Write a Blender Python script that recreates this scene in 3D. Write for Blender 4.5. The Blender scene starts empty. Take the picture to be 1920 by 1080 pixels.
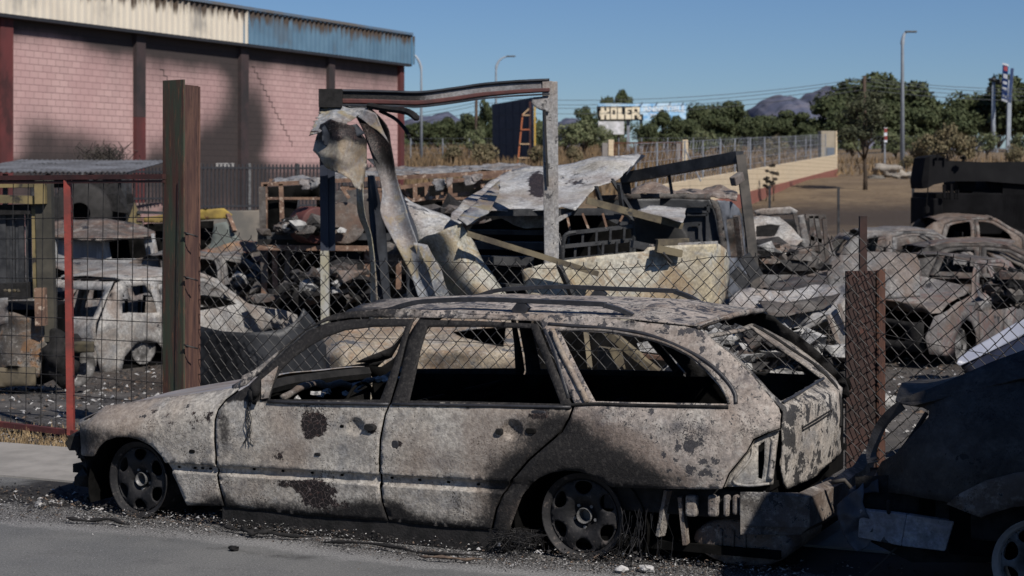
import bpy, bmesh, math, random
import numpy as np
from mathutils import Vector, Matrix, noise
from mathutils.geometry import delaunay_2d_cdt

# ------------------------------------------------------------ scene, camera, light
scene = bpy.context.scene
F = 3400.0          # focal length in pixels of a 1920 wide picture
H = 1.918           # eye height
cam_d = bpy.data.cameras.new("camera"); cam = bpy.data.objects.new("camera", cam_d)
scene.collection.objects.link(cam); scene.camera = cam
cam.location = (0, 0, H); cam.rotation_euler = (math.radians(90), 0, 0)
cam_d.sensor_width = 36; cam_d.lens = F / 1920 * 36
cam_d.shift_y = -210 / 1920
cam_d.clip_start = 0.1; cam_d.clip_end = 20000
cam_d.dof.use_dof = True; cam_d.dof.focus_distance = 9.3; cam_d.dof.aperture_fstop = 5.6

SUN_EL = math.radians(44); SX, SY = 0.52, -0.854
world = bpy.data.worlds.new("World"); scene.world = world; world.use_nodes = True
wn = world.node_tree; bgn = wn.nodes["Background"]
sky = wn.nodes.new("ShaderNodeTexSky"); sky.sky_type = 'NISHITA'; sky.sun_disc = False
sky.sun_elevation = SUN_EL; sky.sun_rotation = math.atan2(SX, SY)
sky.air_density = 1.0; sky.dust_density = 0.0; sky.ozone_density = 3.0; sky.altitude = 600
tint = wn.nodes.new("ShaderNodeMix"); tint.data_type = 'RGBA'; tint.blend_type = 'MULTIPLY'; tint.inputs[0].default_value = 1
tint.inputs[7].default_value = (.84, 1.06, 1.44, 1)
wn.links.new(sky.outputs[0], tint.inputs[6]); wn.links.new(tint.outputs[2], bgn.inputs[0]); bgn.inputs[1].default_value = 0.044
sun_d = bpy.data.lights.new("sun", 'SUN'); sun_d.energy = 5.0; sun_d.angle = math.radians(0.5)
sun_d.color = (1.0, 0.94, 0.87)
sun = bpy.data.objects.new("sun", sun_d); scene.collection.objects.link(sun)
sv = Vector((SX * math.cos(SUN_EL), SY * math.cos(SUN_EL), math.sin(SUN_EL))).normalized()
sun.rotation_euler = sv.to_track_quat('Z', 'Y').to_euler(); sun.location = (0, 0, 60)
scene.view_settings.view_transform = 'Standard'; scene.view_settings.look = 'None'
scene.view_settings.exposure = 0.04; scene.view_settings.gamma = 1
scene.render.engine = 'CYCLES'

random.seed(7)
col = scene.collection
PI = math.pi

# ------------------------------------------------------------ helpers
def V(px, py, Z):
    return Vector(((px - 960) / F * Z, Z, H - (py - 330) / F * Z))
def ground_z(Y):
    def sm(a, b, x):
        t = min(1, max(0, (x - a) / (b - a))); return t * t * (3 - 2 * t)
    return (0.0 if Y < 35 else 0.028 * (min(Y, 230) - 35)) - .45 * sm(14, 22, Y) * (1 - sm(32, 50, Y))
def GP(px, Z, dz=0.0):
    return Vector(((px - 960) / F * Z, Z, ground_z(Z) + dz))
def proj(p):
    return (960 + F * p[0] / p[1], 330 + F * (H - p[2]) / p[1])

def tag(o, label=None, cat=None, group=None, kind=None):
    if label: o['label'] = label
    if cat: o['category'] = cat
    if group: o['group'] = group
    if kind: o['kind'] = kind
    return o
def empty(name, loc, rz=0.0, label=None, cat=None, group=None):
    o = bpy.data.objects.new(name, None); col.objects.link(o)
    o.location = loc; o.rotation_euler = (0, 0, rz); o.empty_display_size = 0.3
    return tag(o, label, cat, group)
def copy_tree(o, parent=None):
    c = o.copy(); col.objects.link(c); c.parent = parent
    if 'label' in c and parent is None: del c['label']
    for ch in list(o.children):
        k = copy_tree(ch, c)
    return c

def n3(p, s=1.0):
    return noise.noise(Vector((p[0] * s, p[1] * s, p[2] * s)))
def smooth(a, b, x):
    t = min(1, max(0, (x - a) / (b - a))) if b != a else float(x > a)
    return t * t * (3 - 2 * t)

class MB:
    """collects shapes, then links them as ONE mesh object"""
    def __init__(s): s.v = []; s.f = []; s.mi = []; s.cur = 0
    def add(s, vs, fs):
        b = len(s.v); s.v += [tuple(v) for v in vs]; s.f += [[b + i for i in f] for f in fs]; s.mi += [s.cur] * len(fs)
        return s
    def box(s, c, size, rot=None):
        hx, hy, hz = size[0] / 2, size[1] / 2, size[2] / 2
        R = rot or Matrix.Identity(3)
        if isinstance(R, (int, float)): R = Matrix.Rotation(R, 3, 'Z')
        vs = [Vector(c) + R @ Vector((x, y, z)) for x in (-hx, hx) for y in (-hy, hy) for z in (-hz, hz)]
        return s.add(vs, [(0, 1, 3, 2), (4, 6, 7, 5), (0, 4, 5, 1), (2, 3, 7, 6), (0, 2, 6, 4), (1, 5, 7, 3)])
    def beam(s, a, b, w, h=None, up=(0, 0, 1)):
        h = h or w; a = Vector(a); b = Vector(b); d = (b - a)
        L = d.length
        if L < 1e-6: return s
        d.normalize(); u = Vector(up)
        if abs(d.dot(u)) > .98: u = Vector((1, 0, 0))
        x = d.cross(u).normalized(); y = x.cross(d).normalized()
        vs = [p + x * i * w / 2 + y * j * h / 2 for p in (a, b) for (i, j) in ((-1, -1), (1, -1), (1, 1), (-1, 1))]
        return s.add(vs, [(0, 1, 2, 3), (7, 6, 5, 4), (0, 4, 5, 1), (1, 5, 6, 2), (2, 6, 7, 3), (3, 7, 4, 0)])
    def tube(s, pts, r, n=6, caps=True, closed=False):
        pts = [Vector(p) for p in pts]; m = len(pts)
        rs = r if isinstance(r, (list, tuple)) else [r] * m
        vs = []; fs = []; prev = None
        for i, p in enumerate(pts):
            t = (pts[min(i + 1, m - 1)] - pts[max(i - 1, 0)])
            if t.length < 1e-9: t = Vector((0, 0, 1))
            t.normalize()
            if prev is None:
                a = Vector((0, 0, 1)) if abs(t.z) < .9 else Vector((1, 0, 0))
                prev = t.cross(a).normalized()
            x = (prev - t * prev.dot(t))
            if x.length < 1e-6: x = t.orthogonal()
            x.normalize(); prev = x; y = t.cross(x)
            for k in range(n):
                an = 2 * PI * k / n
                vs.append(p + (x * math.cos(an) + y * math.sin(an)) * rs[i])
        for i in range(m - 1):
            for k in range(n):
                k2 = (k + 1) % n
                fs.append((i * n + k, i * n + k2, (i + 1) * n + k2, (i + 1) * n + k))
        if caps and n > 2:
            fs.append(tuple(range(n - 1, -1, -1))); fs.append(tuple((m - 1) * n + k for k in range(n)))
        return s.add(vs, fs)
    def lathe(s, prof, n=32, M=None, closed=False):
        # prof: (r, h) about Z axis
        M = M or Matrix.Identity(4); vs = []; fs = []
        for (r, h) in prof:
            for k in range(n):
                a = 2 * PI * k / n; vs.append(M @ Vector((r * math.cos(a), r * math.sin(a), h)))
        m = len(prof)
        for i in range(m - 1 + (1 if closed else 0)):
            j = (i + 1) % m
            for k in range(n):
                k2 = (k + 1) % n
                fs.append((i * n + k, i * n + k2, j * n + k2, j * n + k))
        return s.add(vs, fs)
    def prism(s, poly, h, M=None):
        M = M or Matrix.Identity(4); n = len(poly)
        vs = [M @ Vector((x, y, 0)) for x, y in poly] + [M @ Vector((x, y, h)) for x, y in poly]
        fs = [tuple(range(n - 1, -1, -1)), tuple(range(n, 2 * n))] + [(i, (i + 1) % n, n + (i + 1) % n, n + i) for i in range(n)]
        return s.add(vs, fs)
    def quad(s, a, b, c, d): return s.add([a, b, c, d], [(0, 1, 2, 3)])
    def build(s, name, m, parent=None, smooth_=False, bevel=0, thick=0, attr=None):
        me = bpy.data.meshes.new(name); me.from_pydata(s.v, [], s.f)
        ms = m if isinstance(m, (list, tuple)) else [m]
        for k in ms: me.materials.append(k)
        if len(ms) > 1: me.polygons.foreach_set('material_index', s.mi)
        me.validate(); me.update()
        if smooth_: me.polygons.foreach_set('use_smooth', [True] * len(me.polygons))
        o = bpy.data.objects.new(name, me); col.objects.link(o)
        if parent: o.parent = parent
        if thick:
            md = o.modifiers.new('s', 'SOLIDIFY'); md.thickness = thick; md.offset = 0
        if bevel:
            md = o.modifiers.new('b', 'BEVEL'); md.width = bevel; md.segments = 2; md.limit_method = 'ANGLE'
        return o

def to_local(mb, obj):
    """shift world-space verts of a builder into an empty's frame"""
    M = Matrix.Translation(obj.location) @ Matrix.Rotation(obj.rotation_euler[2], 4, 'Z')
    Mi = M.inverted(); mb.v = [tuple(Mi @ Vector(v)) for v in mb.v]; return mb
def blob(mb, c, r, seed=0, sub=2, sq=(1, 1, 1), amp=.35):
    bm = bmesh.new(); bmesh.ops.create_icosphere(bm, subdivisions=sub, radius=1.0)
    vs = []
    for v in bm.verts:
        d = 1 + amp * noise.noise(v.co * 1.7 + Vector((seed * 7.1, seed * 3.3, 0))) * 2
        vs.append(Vector((v.co.x * sq[0], v.co.y * sq[1], v.co.z * sq[2])) * r * d + Vector(c))
    fs = [[w.index for w in f.verts] for f in bm.faces]; bm.free(); mb.add(vs, fs)

def resample(poly, step, closed=True):
    out = []; n = len(poly)
    for i in range(n if closed else n - 1):
        a = poly[i]; b = poly[(i + 1) % n]; d = math.dist(a, b); k = max(1, int(math.ceil(d / step)))
        for j in range(k): out.append((a[0] + (b[0] - a[0]) * j / k, a[1] + (b[1] - a[1]) * j / k))
    if not closed: out.append(tuple(poly[-1]))
    return out
def inset(poly, d):
    n = len(poly); A = sum(poly[i][0] * poly[(i + 1) % n][1] - poly[(i + 1) % n][0] * poly[i][1] for i in range(n))
    sg = 1 if A > 0 else -1; out = []
    for i in range(n):
        a = Vector(poly[i - 1]); b = Vector(poly[i]); c = Vector(poly[(i + 1) % n])
        d1 = (b - a); d2 = (c - b)
        if d1.length < 1e-9 or d2.length < 1e-9: out.append(tuple(b)); continue
        d1.normalize(); d2.normalize()
        nn = Vector((-d1.y - d2.y, d1.x + d2.x)) * sg
        if nn.length < 1e-6: out.append(tuple(b)); continue
        nn.normalize(); cs = max(.4, nn.dot(Vector((-d1.y, d1.x)) * sg))
        p = b + nn * (d / cs); out.append((p.x, p.y))
    return out
def catmull(pts, k=4, closed=False):
    out = []; n = len(pts)
    rng = range(n if closed else n - 1)
    for i in rng:
        p = [Vector(pts[(i + j) % n] if closed else pts[min(max(i + j, 0), n - 1)]) for j in (-1, 0, 1, 2)]
        for s in range(k):
            t = s / k
            q = 0.5 * ((2 * p[1]) + (p[2] - p[0]) * t + (2 * p[0] - 5 * p[1] + 4 * p[2] - p[3]) * t * t + (3 * p[1] - p[0] - 3 * p[2] + p[3]) * t ** 3)
            out.append(tuple(q))
    if not closed: out.append(tuple(pts[-1]))
    return out
def inside(P, poly):
    x = P[:, 0]; y = P[:, 1]; r = np.zeros(len(P), bool); n = len(poly); j = n - 1
    for i in range(n):
        xi, yi = poly[i]; xj, yj = poly[j]
        c = ((yi > y) != (yj > y)) & (x < (xj - xi) * (y - yi) / ((yj - yi) or 1e-12) + xi)
        r ^= c; j = i
    return r
def sheet(name, outline, mapf, m, parent=None, holes=(), step=.03, thick=.004, attr=None, lines=(), refine=(), estep=None, offset=-1, soft=True, jit=0.2):
    """flat outline (with holes) -> triangulated sheet mapped into space by mapf(x, y)"""
    es = estep or step
    verts = []; edges = []
    def loop(pl, closed=True):
        q = resample(pl, es, closed); b = len(verts); verts.extend(q)
        for i in range(len(q) if closed else len(q) - 1): edges.append((b + i, b + (i + 1) % len(q)))
    loop(outline)
    for h in holes: loop(h)
    for l in lines: loop(l, False)
    A = np.array(outline); x0, y0 = A.min(0); x1, y1 = A.max(0)
    rs = random.Random(int(abs(x0 * 1000)) + len(outline))
    g = []
    ny = max(1, int((y1 - y0) / (step * .866)))
    for j in range(ny + 1):
        y = y0 + (y1 - y0) * j / ny; off = (j % 2) * step / 2
        for i in range(int((x1 - x0) / step) + 2):
            g.append((x0 + i * step + off + rs.uniform(-jit, jit) * step, y + rs.uniform(-jit, jit) * step))
    for (cx, cy, r, st) in refine:
        k = int(r / st)
        for i in range(-k, k + 1):
            for j in range(-k, k + 1):
                if i * i + j * j <= k * k: g.append((cx + i * st, cy + j * st))
    g = np.array(g); ok = inside(g, outline)
    for h in holes: ok &= ~inside(g, h)
    # keep grid points away from constraint verts
    B = np.array(verts); g = g[ok]
    if len(g):
        keep = np.ones(len(g), bool)
        for s0 in range(0, len(g), 500):
            d = ((g[s0:s0 + 500, None, :] - B[None]) ** 2).sum(2).min(1); keep[s0:s0 + 500] = d > (es * .45) ** 2
        g = g[keep]
    allv = [Vector(p) for p in verts] + [Vector((p[0], p[1])) for p in g]
    vo, eo, fo, _, _, _ = delaunay_2d_cdt(allv, edges, [], 0, 1e-6, False)
    if len(fo) == 0: return None
    P = np.array([[v.x, v.y] for v in vo]); cen = np.array([(P[f[0]] + P[f[1]] + P[f[2]]) / 3 for f in fo])
    ok = inside(cen, outline)
    for h in holes: ok &= ~inside(cen, h)
    fs = [list(f) for f, k in zip(fo, ok) if k]
    used = sorted({i for f in fs for i in f}); rm = {o: i for i, o in enumerate(used)}
    vs = [mapf(vo[i].x, vo[i].y) for i in used]; fs = [[rm[i] for i in f] for f in fs]
    me = bpy.data.meshes.new(name); me.from_pydata([tuple(v) for v in vs], [], fs); me.materials.append(m)
    if attr:
        a = me.color_attributes.new('burn', 'FLOAT_COLOR', 'POINT')
        dat = []
        for i in used:
            c = attr(vo[i].x, vo[i].y); dat += [c[0], c[1], c[2], 1.0]
        a.data.foreach_set('color', dat)
    me.update()
    if soft: me.polygons.foreach_set('use_smooth', [True] * len(me.polygons))
    o = bpy.data.objects.new(name, me); col.objects.link(o)
    if parent: o.parent = parent
    if thick:
        md = o.modifiers.new('s', 'SOLIDIFY'); md.thickness = thick; md.offset = offset; md.use_even_offset = False
    return o
def flip(o):
    o.data.flip_normals(); return o

def crease(p, seed):
    """straight sharp folds, as in buckled sheet metal"""
    t = 0
    for i in range(3):
        a = seed * 2.399 + i * 2.1; f = (.9, 1.7, 3.1)[i]
        q = (p.x * math.cos(a) + p.z * math.sin(a)) * f + .55 * noise.noise(p * .7 + Vector((i * 3.1, seed, 0)))
        q -= math.floor(q); t += (abs(q - .5) - .25) * (1.5, .9, .5)[i]
    return t
def ribbon(name, A, B, m, parent=None, n=40, k=14, amp=.03, sc=2.0, seed=0, thick=.004, bulge=0, rag=0, attr=None):
    """warped sheet between two 3D edge lines"""
    def at(L, t):
        L = [Vector(p) for p in L]; ls = [0]
        for i in range(1, len(L)): ls.append(ls[-1] + (L[i] - L[i - 1]).length)
        d = t * ls[-1]
        for i in range(1, len(L)):
            if d <= ls[i] + 1e-9:
                q = (d - ls[i - 1]) / max(1e-9, ls[i] - ls[i - 1]); return L[i - 1].lerp(L[i], q)
        return L[-1]
    A2 = catmull([tuple(p) for p in A], 6); B2 = catmull([tuple(p) for p in B], 6)
    vs = []; fs = []; so = Vector((seed * 5.3, seed * 1.7, seed * 9.1))
    cols = []
    for i in range(n + 1):
        t = i / n; a = at(A2, t); b = at(B2, t)
        for j in range(k + 1):
            s = j / k
            if attr: cols += [*attr(t, s), 1]
            if rag:
                s2 = s
                s2 = s + (noise.noise(Vector((t * 23, j > k / 2, seed * 3))) * rag) * (abs(s - .5) * 2) ** 3
                s = s2
            p = a.lerp(b, s)
            d = noise.noise_vector(p * sc + so) * amp * .45 + noise.noise_vector(p * sc * 4.1 + so) * amp * .16
            d.y += crease(p * (sc / 1.5), seed) * amp * 1.9
            d.y += bulge * math.sin(PI * min(1, max(0, s)))
            vs.append(p + d)
    for i in range(n):
        for j in range(k):
            fs.append((i * (k + 1) + j, i * (k + 1) + j + 1, (i + 1) * (k + 1) + j + 1, (i + 1) * (k + 1) + j))
    mb = MB().add(vs, fs)
    if parent: to_local(mb, parent)
    o = mb.build(name, m, parent, smooth_=True, thick=thick)
    if attr: o.data.color_attributes.new('burn', 'FLOAT_COLOR', 'POINT').data.foreach_set('color', cols)
    return o

# ------------------------------------------------------------ materials
class NB:
    def __init__(s, name):
        s.m = bpy.data.materials.new(name); s.m.use_nodes = True; s.t = s.m.node_tree; s.N = s.t.nodes
        s.b = s.N["Principled BSDF"]; s._oc = None
    def link(s, sock, v):
        if v is None: return
        if isinstance(v, bpy.types.NodeSocket): s.t.links.new(v, sock)
        elif isinstance(v, (tuple, list)) and len(v) == 3 and sock.type == 'RGBA': sock.default_value = (*v, 1)
        else: sock.default_value = v
    def obj(s, rnd=True):
        if s._oc is None:
            tc = s.N.new('ShaderNodeTexCoord'); o = tc.outputs['Object']
            if rnd:
                oi = s.N.new('ShaderNodeObjectInfo'); mm = s.math('MULTIPLY', oi.outputs['Random'], 31.0)
                v = s.N.new('ShaderNodeVectorMath'); v.operation = 'ADD'; s.t.links.new(o, v.inputs[0]); s.t.links.new(mm, v.inputs[1]); o = v.outputs[0]
            s._oc = o
        return s._oc
    def scale(s, vec, sc):
        v = s.N.new('ShaderNodeVectorMath'); v.operation = 'MULTIPLY'; s.link(v.inputs[0], vec); v.inputs[1].default_value = sc; return v.outputs[0]
    def noise(s, scale, detail=4, rough=.55, vec=None, dist=0, col=False):
        n = s.N.new('ShaderNodeTexNoise'); n.inputs['Scale'].default_value = scale; n.inputs['Detail'].default_value = detail
        n.inputs['Roughness'].default_value = rough; n.inputs['Distortion'].default_value = dist
        s.link(n.inputs['Vector'], vec if vec is not None else s.obj()); return n.outputs['Color' if col else 'Fac']
    def vor(s, scale, vec=None, feat='F1', out='Distance', rand=1.0):
        n = s.N.new('ShaderNodeTexVoronoi'); n.feature = feat; n.inputs['Scale'].default_value = scale; n.inputs['Randomness'].default_value = rand
        s.link(n.inputs['Vector'], vec if vec is not None else s.obj()); return n.outputs[out]
    def wave(s, scale, vec, dist=2, detail=2, axis='X', prof='SIN'):
        n = s.N.new('ShaderNodeTexWave'); n.bands_direction = axis; n.wave_profile = prof
        n.inputs['Scale'].default_value = scale; n.inputs['Distortion'].default_value = dist; n.inputs['Detail'].default_value = detail
        s.link(n.inputs['Vector'], vec); return n.outputs['Fac']
    def math(s, op, a, b=None, c=None, clamp=False):
        n = s.N.new('ShaderNodeMath'); n.operation = op; n.use_clamp = clamp
        s.link(n.inputs[0], a); s.link(n.inputs[1], b); s.link(n.inputs[2], c); return n.outputs[0]
    def step(s, x, a, b, lo=0.0, hi=1.0):
        n = s.N.new('ShaderNodeMapRange'); n.interpolation_type = 'SMOOTHSTEP'
        s.link(n.inputs[0], x); n.inputs[1].default_value = a; n.inputs[2].default_value = b; n.inputs[3].default_value = lo; n.inputs[4].default_value = hi
        return n.outputs[0]
    def mix(s, f, a, b, mode='MIX'):
        n = s.N.new('ShaderNodeMix'); n.data_type = 'RGBA'; n.blend_type = mode
        s.link(n.inputs[0], f); s.link(n.inputs[6], a); s.link(n.inputs[7], b); return n.outputs[2]
    def attr(s, name):
        a = s.N.new('ShaderNodeAttribute'); a.attribute_name = name
        x = s.N.new('ShaderNodeSeparateColor'); s.t.links.new(a.outputs['Color'], x.inputs[0]); return x.outputs
    def sep(s, vec):
        x = s.N.new('ShaderNodeSeparateXYZ'); s.link(x.inputs[0], vec); return x.outputs
    def comb(s, x, y, z):
        c = s.N.new('ShaderNodeCombineXYZ'); s.link(c.inputs[0], x); s.link(c.inputs[1], y); s.link(c.inputs[2], z); return c.outputs[0]
    def bump(s, h, strength=.4, dist=.01, nrm=None):
        n = s.N.new('ShaderNodeBump'); n.inputs['Strength'].default_value = strength; n.inputs['Distance'].default_value = dist
        s.link(n.inputs['Height'], h)
        if nrm is not None: s.link(n.inputs['Normal'], nrm)
        return n.outputs[0]
    def done(s, color, rough=.8, metal=0.0, nrm=None, spec=.3):
        s.link(s.b.inputs['Base Color'], color); s.link(s.b.inputs['Roughness'], rough); s.link(s.b.inputs['Metallic'], metal)
        s.b.inputs['Specular IOR Level'].default_value = spec
        if nrm is not None: s.t.links.new(nrm, s.b.inputs['Normal'])
        return s.m

def burnt(name, A, B, C=(.02, .02, .022), flake=.5, speck=.6, fs=7.0, D=(.20, .21, .24), Dw=.35, rust=(.16, .055, .025), rw=0.0, soot=(.012, .011, .011), grain=1.0, rnd=False, rough=.75, base_soot=0.0, spec=.3, scab=1.0):
    """burnt paint: ash tones A/B/D, dark flakes C, speckle, rust, soot from the 'burn' attribute"""
    s = NB(name); s.obj(rnd)
    at = s.attr('burn')
    n1 = s.noise(2.1, 5, .6); c = s.mix(s.step(n1, .35, .62), A, B)
    nb = s.noise(3.1, 9, .66, dist=.35); c = s.mix(s.math('MULTIPLY', s.step(nb, .47, .66), .75 * scab), c, (.50, .47, .425)); nk = s.noise(2.3, 9, .7, dist=.5, vec=s.scale(s.obj(), (1.2, 1, 1))); c = s.mix(s.math('MULTIPLY', s.step(nk, .50, .70), .70), c, (.095, .09, .088))
    n2 = s.noise(4.7, 6, .65, vec=s.scale(s.obj(), (1, 1, 1.3)))
    c = s.mix(s.math('MULTIPLY', s.step(n2, .52, .68), Dw), c, D)
    nf = s.noise(38, 3, .7); c = s.mix(s.step(nf, .3, .75), s.mix(.55, c, (.05, .045, .04)), c)
    nq = s.noise(13, 8, .75); c = s.mix(s.math('MULTIPLY', s.step(nq, .50, .60), .35 * min(1, scab * 2)), c, (.13, .125, .125)); c = s.mix(s.math('MULTIPLY', s.step(s.noise(15, 8, .75, vec=s.scale(s.obj(), (1, 1.1, 1.2))), .53, .62), .35 * scab), c, (.50, .48, .44))
    if rw: 
        nr = s.noise(3.3, 6, .7, dist=.6); c = s.mix(s.math('MULTIPLY', s.step(nr, .50, .60), rw), c, rust)
    # speckle
    low = s.noise(3.4, 5, .7); sp = s.noise(125, 2, .8)
    thr = s.math('ADD', sp, s.math('MULTIPLY', low, .75))
    k = 1.13 - .16 * speck
    spf = s.step(thr, k - .03, k + .03); c = s.mix(s.math('MULTIPLY', spf, .85), c, C)
    ht = s.noise(1.2, 3, .5, dist=.8); c = s.mix(s.math('MULTIPLY', s.step(ht, .47, .62), .46 * min(1, scab * 1.5)), c, (.16, .11, .08))
    # flakes, with a pale lifted edge
    n4 = s.noise(fs, 9, .68, dist=.25)
    n4 = s.math('ADD', n4, s.math('MULTIPLY', at[1], .28))
    ft = .70 - .14 * flake
    rim = s.step(n4, ft - .022, ft - .008); c = s.mix(s.math('MULTIPLY', rim, .35 * scab), c, (.46, .44, .41))
    fl = s.step(n4, ft - .006, ft + .004); c = s.mix(s.math('MULTIPLY', fl, .92), c, C)
    # char patches (sharp) and soot (soft)
    ns = s.noise(6.5, 8, .7); nn = s.math('MULTIPLY', s.math('SUBTRACT', ns, .5), .9)
    fine = s.noise(60, 4, .7); so = s.math('ADD', s.math('ADD', at[0], base_soot), s.math('ADD', nn, s.math('MULTIPLY', s.math('SUBTRACT', fine, .5), .9))); sf = s.step(so, .28, .95)
    c = s.mix(sf, c, s.mix(s.step(fine, .45, .8), soot, (.05, .046, .042)))
    cn = s.math('MULTIPLY', s.math('SUBTRACT', s.noise(13, 9, .78), .5), 2.0); ch = s.math('ADD', at[2], cn); cf = s.math('MULTIPLY', s.step(ch, .44, .50), s.step(at[2], .08, .16))
    vc = s.vor(34, feat='DISTANCE_TO_EDGE'); c = s.mix(cf, c, s.mix(s.step(s.math('ADD', vc, s.math('MULTIPLY', s.noise(45, 4, .7), .10)), .085, .04), s.mix(s.step(s.noise(45, 4, .7), .56, .66), (.012, .009, .009), (.06, .035, .03)), (.15, .12, .11)))
    hgt = s.math('SUBTRACT', s.math('MULTIPLY', s.noise(70, 4, .7), .6 * grain), s.math('MULTIPLY', fl, .5))
    b = s.bump(s.math('SUBTRACT', hgt, s.math('MULTIPLY', spf, .35)), .85, .010)
    r = s.math('SUBTRACT', rough, s.math('MULTIPLY', fl, .2))
    return s.done(c, r, 0, b, spec)

def plain(name, c1, c2, sc=8, rough=.8, metal=0, bs=.3, bd=.01, detail=5, thr=(.35, .65), spec=.3, c3=None, t3=(.6, .66), sc3=20, rnd=True, stretch=None):
    s = NB(name); s.obj(rnd); v = s.obj()
    if stretch: v = s.scale(v, stretch)
    n = s.noise(sc, detail, .6, vec=v); c = s.mix(s.step(n, *thr), c1, c2)
    if c3: c = s.mix(s.step(s.noise(sc3, 6, .65, vec=v), *t3), c, c3)
    return s.done(c, rough, metal, s.bump(s.noise(sc * 6, 4, .6, vec=v), bs, bd) if bs else None, spec)

M = {}
M['car'] = burnt('burnt_paint_pale', (.50, .47, .42), (.43, .385, .33), flake=.10, speck=.62, fs=8.0, D=(.22, .225, .235), Dw=.65)
M['car_roof'] = burnt('burnt_paint_pinkish', (.42, .37, .33), (.36, .31, .275), C=(.030, .030, .036), flake=.62, speck=.7, fs=17, D=(.10, .10, .115), Dw=.9)
M['car_hood'] = plain('burnt_bonnet', (.17, .14, .12), (.29, .27, .255), sc=3, stretch=(1, 3.2, 1), rough=.5, bs=.15, c3=(.20, .21, .24), t3=(.5, .62), sc3=3.2, rnd=False, spec=.4)
M['car_rear'] = burnt('burnt_paint_scraped', (.50, .465, .42), (.42, .37, .32), flake=.55, speck=.7, fs=10, D=(.25, .26, .28), Dw=.5)
M['black'] = plain('charred_black', (.006, .006, .006), (.018, .017, .017), sc=14, rough=.9, bs=.5)
M['void'] = plain('soot_shade_black', (.003, .003, .003), (.008, .0078, .0075), sc=6, rough=1.0, bs=.2, spec=.05)  # near black: sooty interiors, and backing sheets that stand in for shade
M['satin_black'] = plain('burnt_trim', (.016, .016, .018), (.03, .03, .034), sc=18, rough=.5, bs=.25, spec=.5)
M['rim'] = plain('burnt_rim', (.008, .008, .009), (.022, .021, .022), sc=9, rough=.7, bs=.5, bd=.006, spec=.3, c3=(.07, .06, .055), t3=(.58, .68), sc3=30)
M['rust'] = plain('rust_steel', (.11, .045, .022), (.05, .025, .018), sc=10, rough=.85, c3=(.17, .075, .035), t3=(.55, .62), sc3=25)
M['ash'] = plain('ash_white', (.42, .41, .40), (.18, .18, .18), sc=30, rough=.95, thr=(.4, .6))
M['wire'] = plain('burnt_wire', (.010, .010, .011), (.022, .021, .021), sc=50, rough=.6, bs=0)
M['galv'] = plain('dull_steel', (.18, .18, .18), (.09, .09, .09), sc=12, rough=.5, metal=.3)
# ------------------------------------------------------------ a vehicle frame on the street line
EX = Vector((-.9094, .4159, 0)); MX = Vector((-.4159, -.9094, 0))   # along the car, towards the camera side
CAR0 = Vector((.683, 9.777, 0)); CAR_RZ = math.atan2(EX.y, EX.x)
def w2(u, v, z): return CAR0 + EX * u + MX * v + Vector((0, 0, z))
def uz(px, py, v):
    k = (px - 960) / F; X0 = CAR0.x + MX.x * v; Y0 = CAR0.y + MX.y * v
    u = (k * Y0 - X0) / (EX.x - k * EX.y); return u, H - (py - 330) / F * (Y0 + EX.y * u)
def Vs(u, z):
    """half width of the wagon's flank"""
    v = .86
    if z < .35: v -= .055 * ((.35 - z) / .35) ** 2
    v += .012 * math.exp(-((z - .52) / .13) ** 2)
    if z > .72:
        t = (z - .72) / .46
        v -= .235 * t ** 1.1
    if u > 2.0 and z > .5:
        zs = .745 - .155 * (u - 2.1) / .9 - .05 * smooth(2.9, 3.3, u)
        t = max(0, (z - zs + .17) / .17); k = smooth(1.95, 2.2, u); v -= k * .13 * min(1.3, t) ** 3
    if u > 2.85: v -= .36 * ((u - 2.85) / .45) ** 2.2
    if u < -.55:
        v -= .12 * ((-.55 - u) / .5) ** 2
    return v
def sp(px, py):
    """pixel -> (u, z) on the flank"""
    best = None; v = .97
    while v > .3:
        u, z = uz(px, py, v); g = Vs(u, z) - v
        if g >= 0: return (u, z)
        if best is None or abs(g) < best[0]: best = (abs(g), u, z)
        v -= .004
    return best[1], best[2]
def spl(pts, curve=0):
    q = [sp(*p) for p in pts]
    return q
def dent(u, z):
    p = Vector((u * 1.3, z * 1.9, 3.1)); return noise.noise(p * 1.6) * .010 + noise.noise(p * 5.5) * .0035 + noise.noise(p * 13) * .0014

wagon = empty('station_wagon', CAR0, CAR_RZ, 'burnt out station wagon with pale flaking paint and bare rims, parked before the fence', 'car')

# strip channel along the doors
def strip_z(u):
    zt = .375 - .020 * (u - .4); zb = .318 - .014 * (u - .4); return zt, zb
cups = []
for (px, py, r) in ((668, 801, .052), (962, 806, .056)):
    cups.append((*sp(px, py), r))
def flank(u, z, extra=0):
    v = Vs(u, z) + dent(u, z)
    zt, zb = strip_z(u)
    if -.2 < u < 2.6 and z < .5:
        if z < zt and z > zb: v -= .017
        elif zt <= z < zt + .02: v += .006
        elif z <= zb and z > zb - .012: v += .003
    for (cu, cz, r) in cups:
        d = math.hypot(u - cu, (z - cz) * 1.05)
        if d < r: v -= .030 * (1 - (d / r) ** 2) ** .7
    return Vector((u, v + extra, z))

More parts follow.
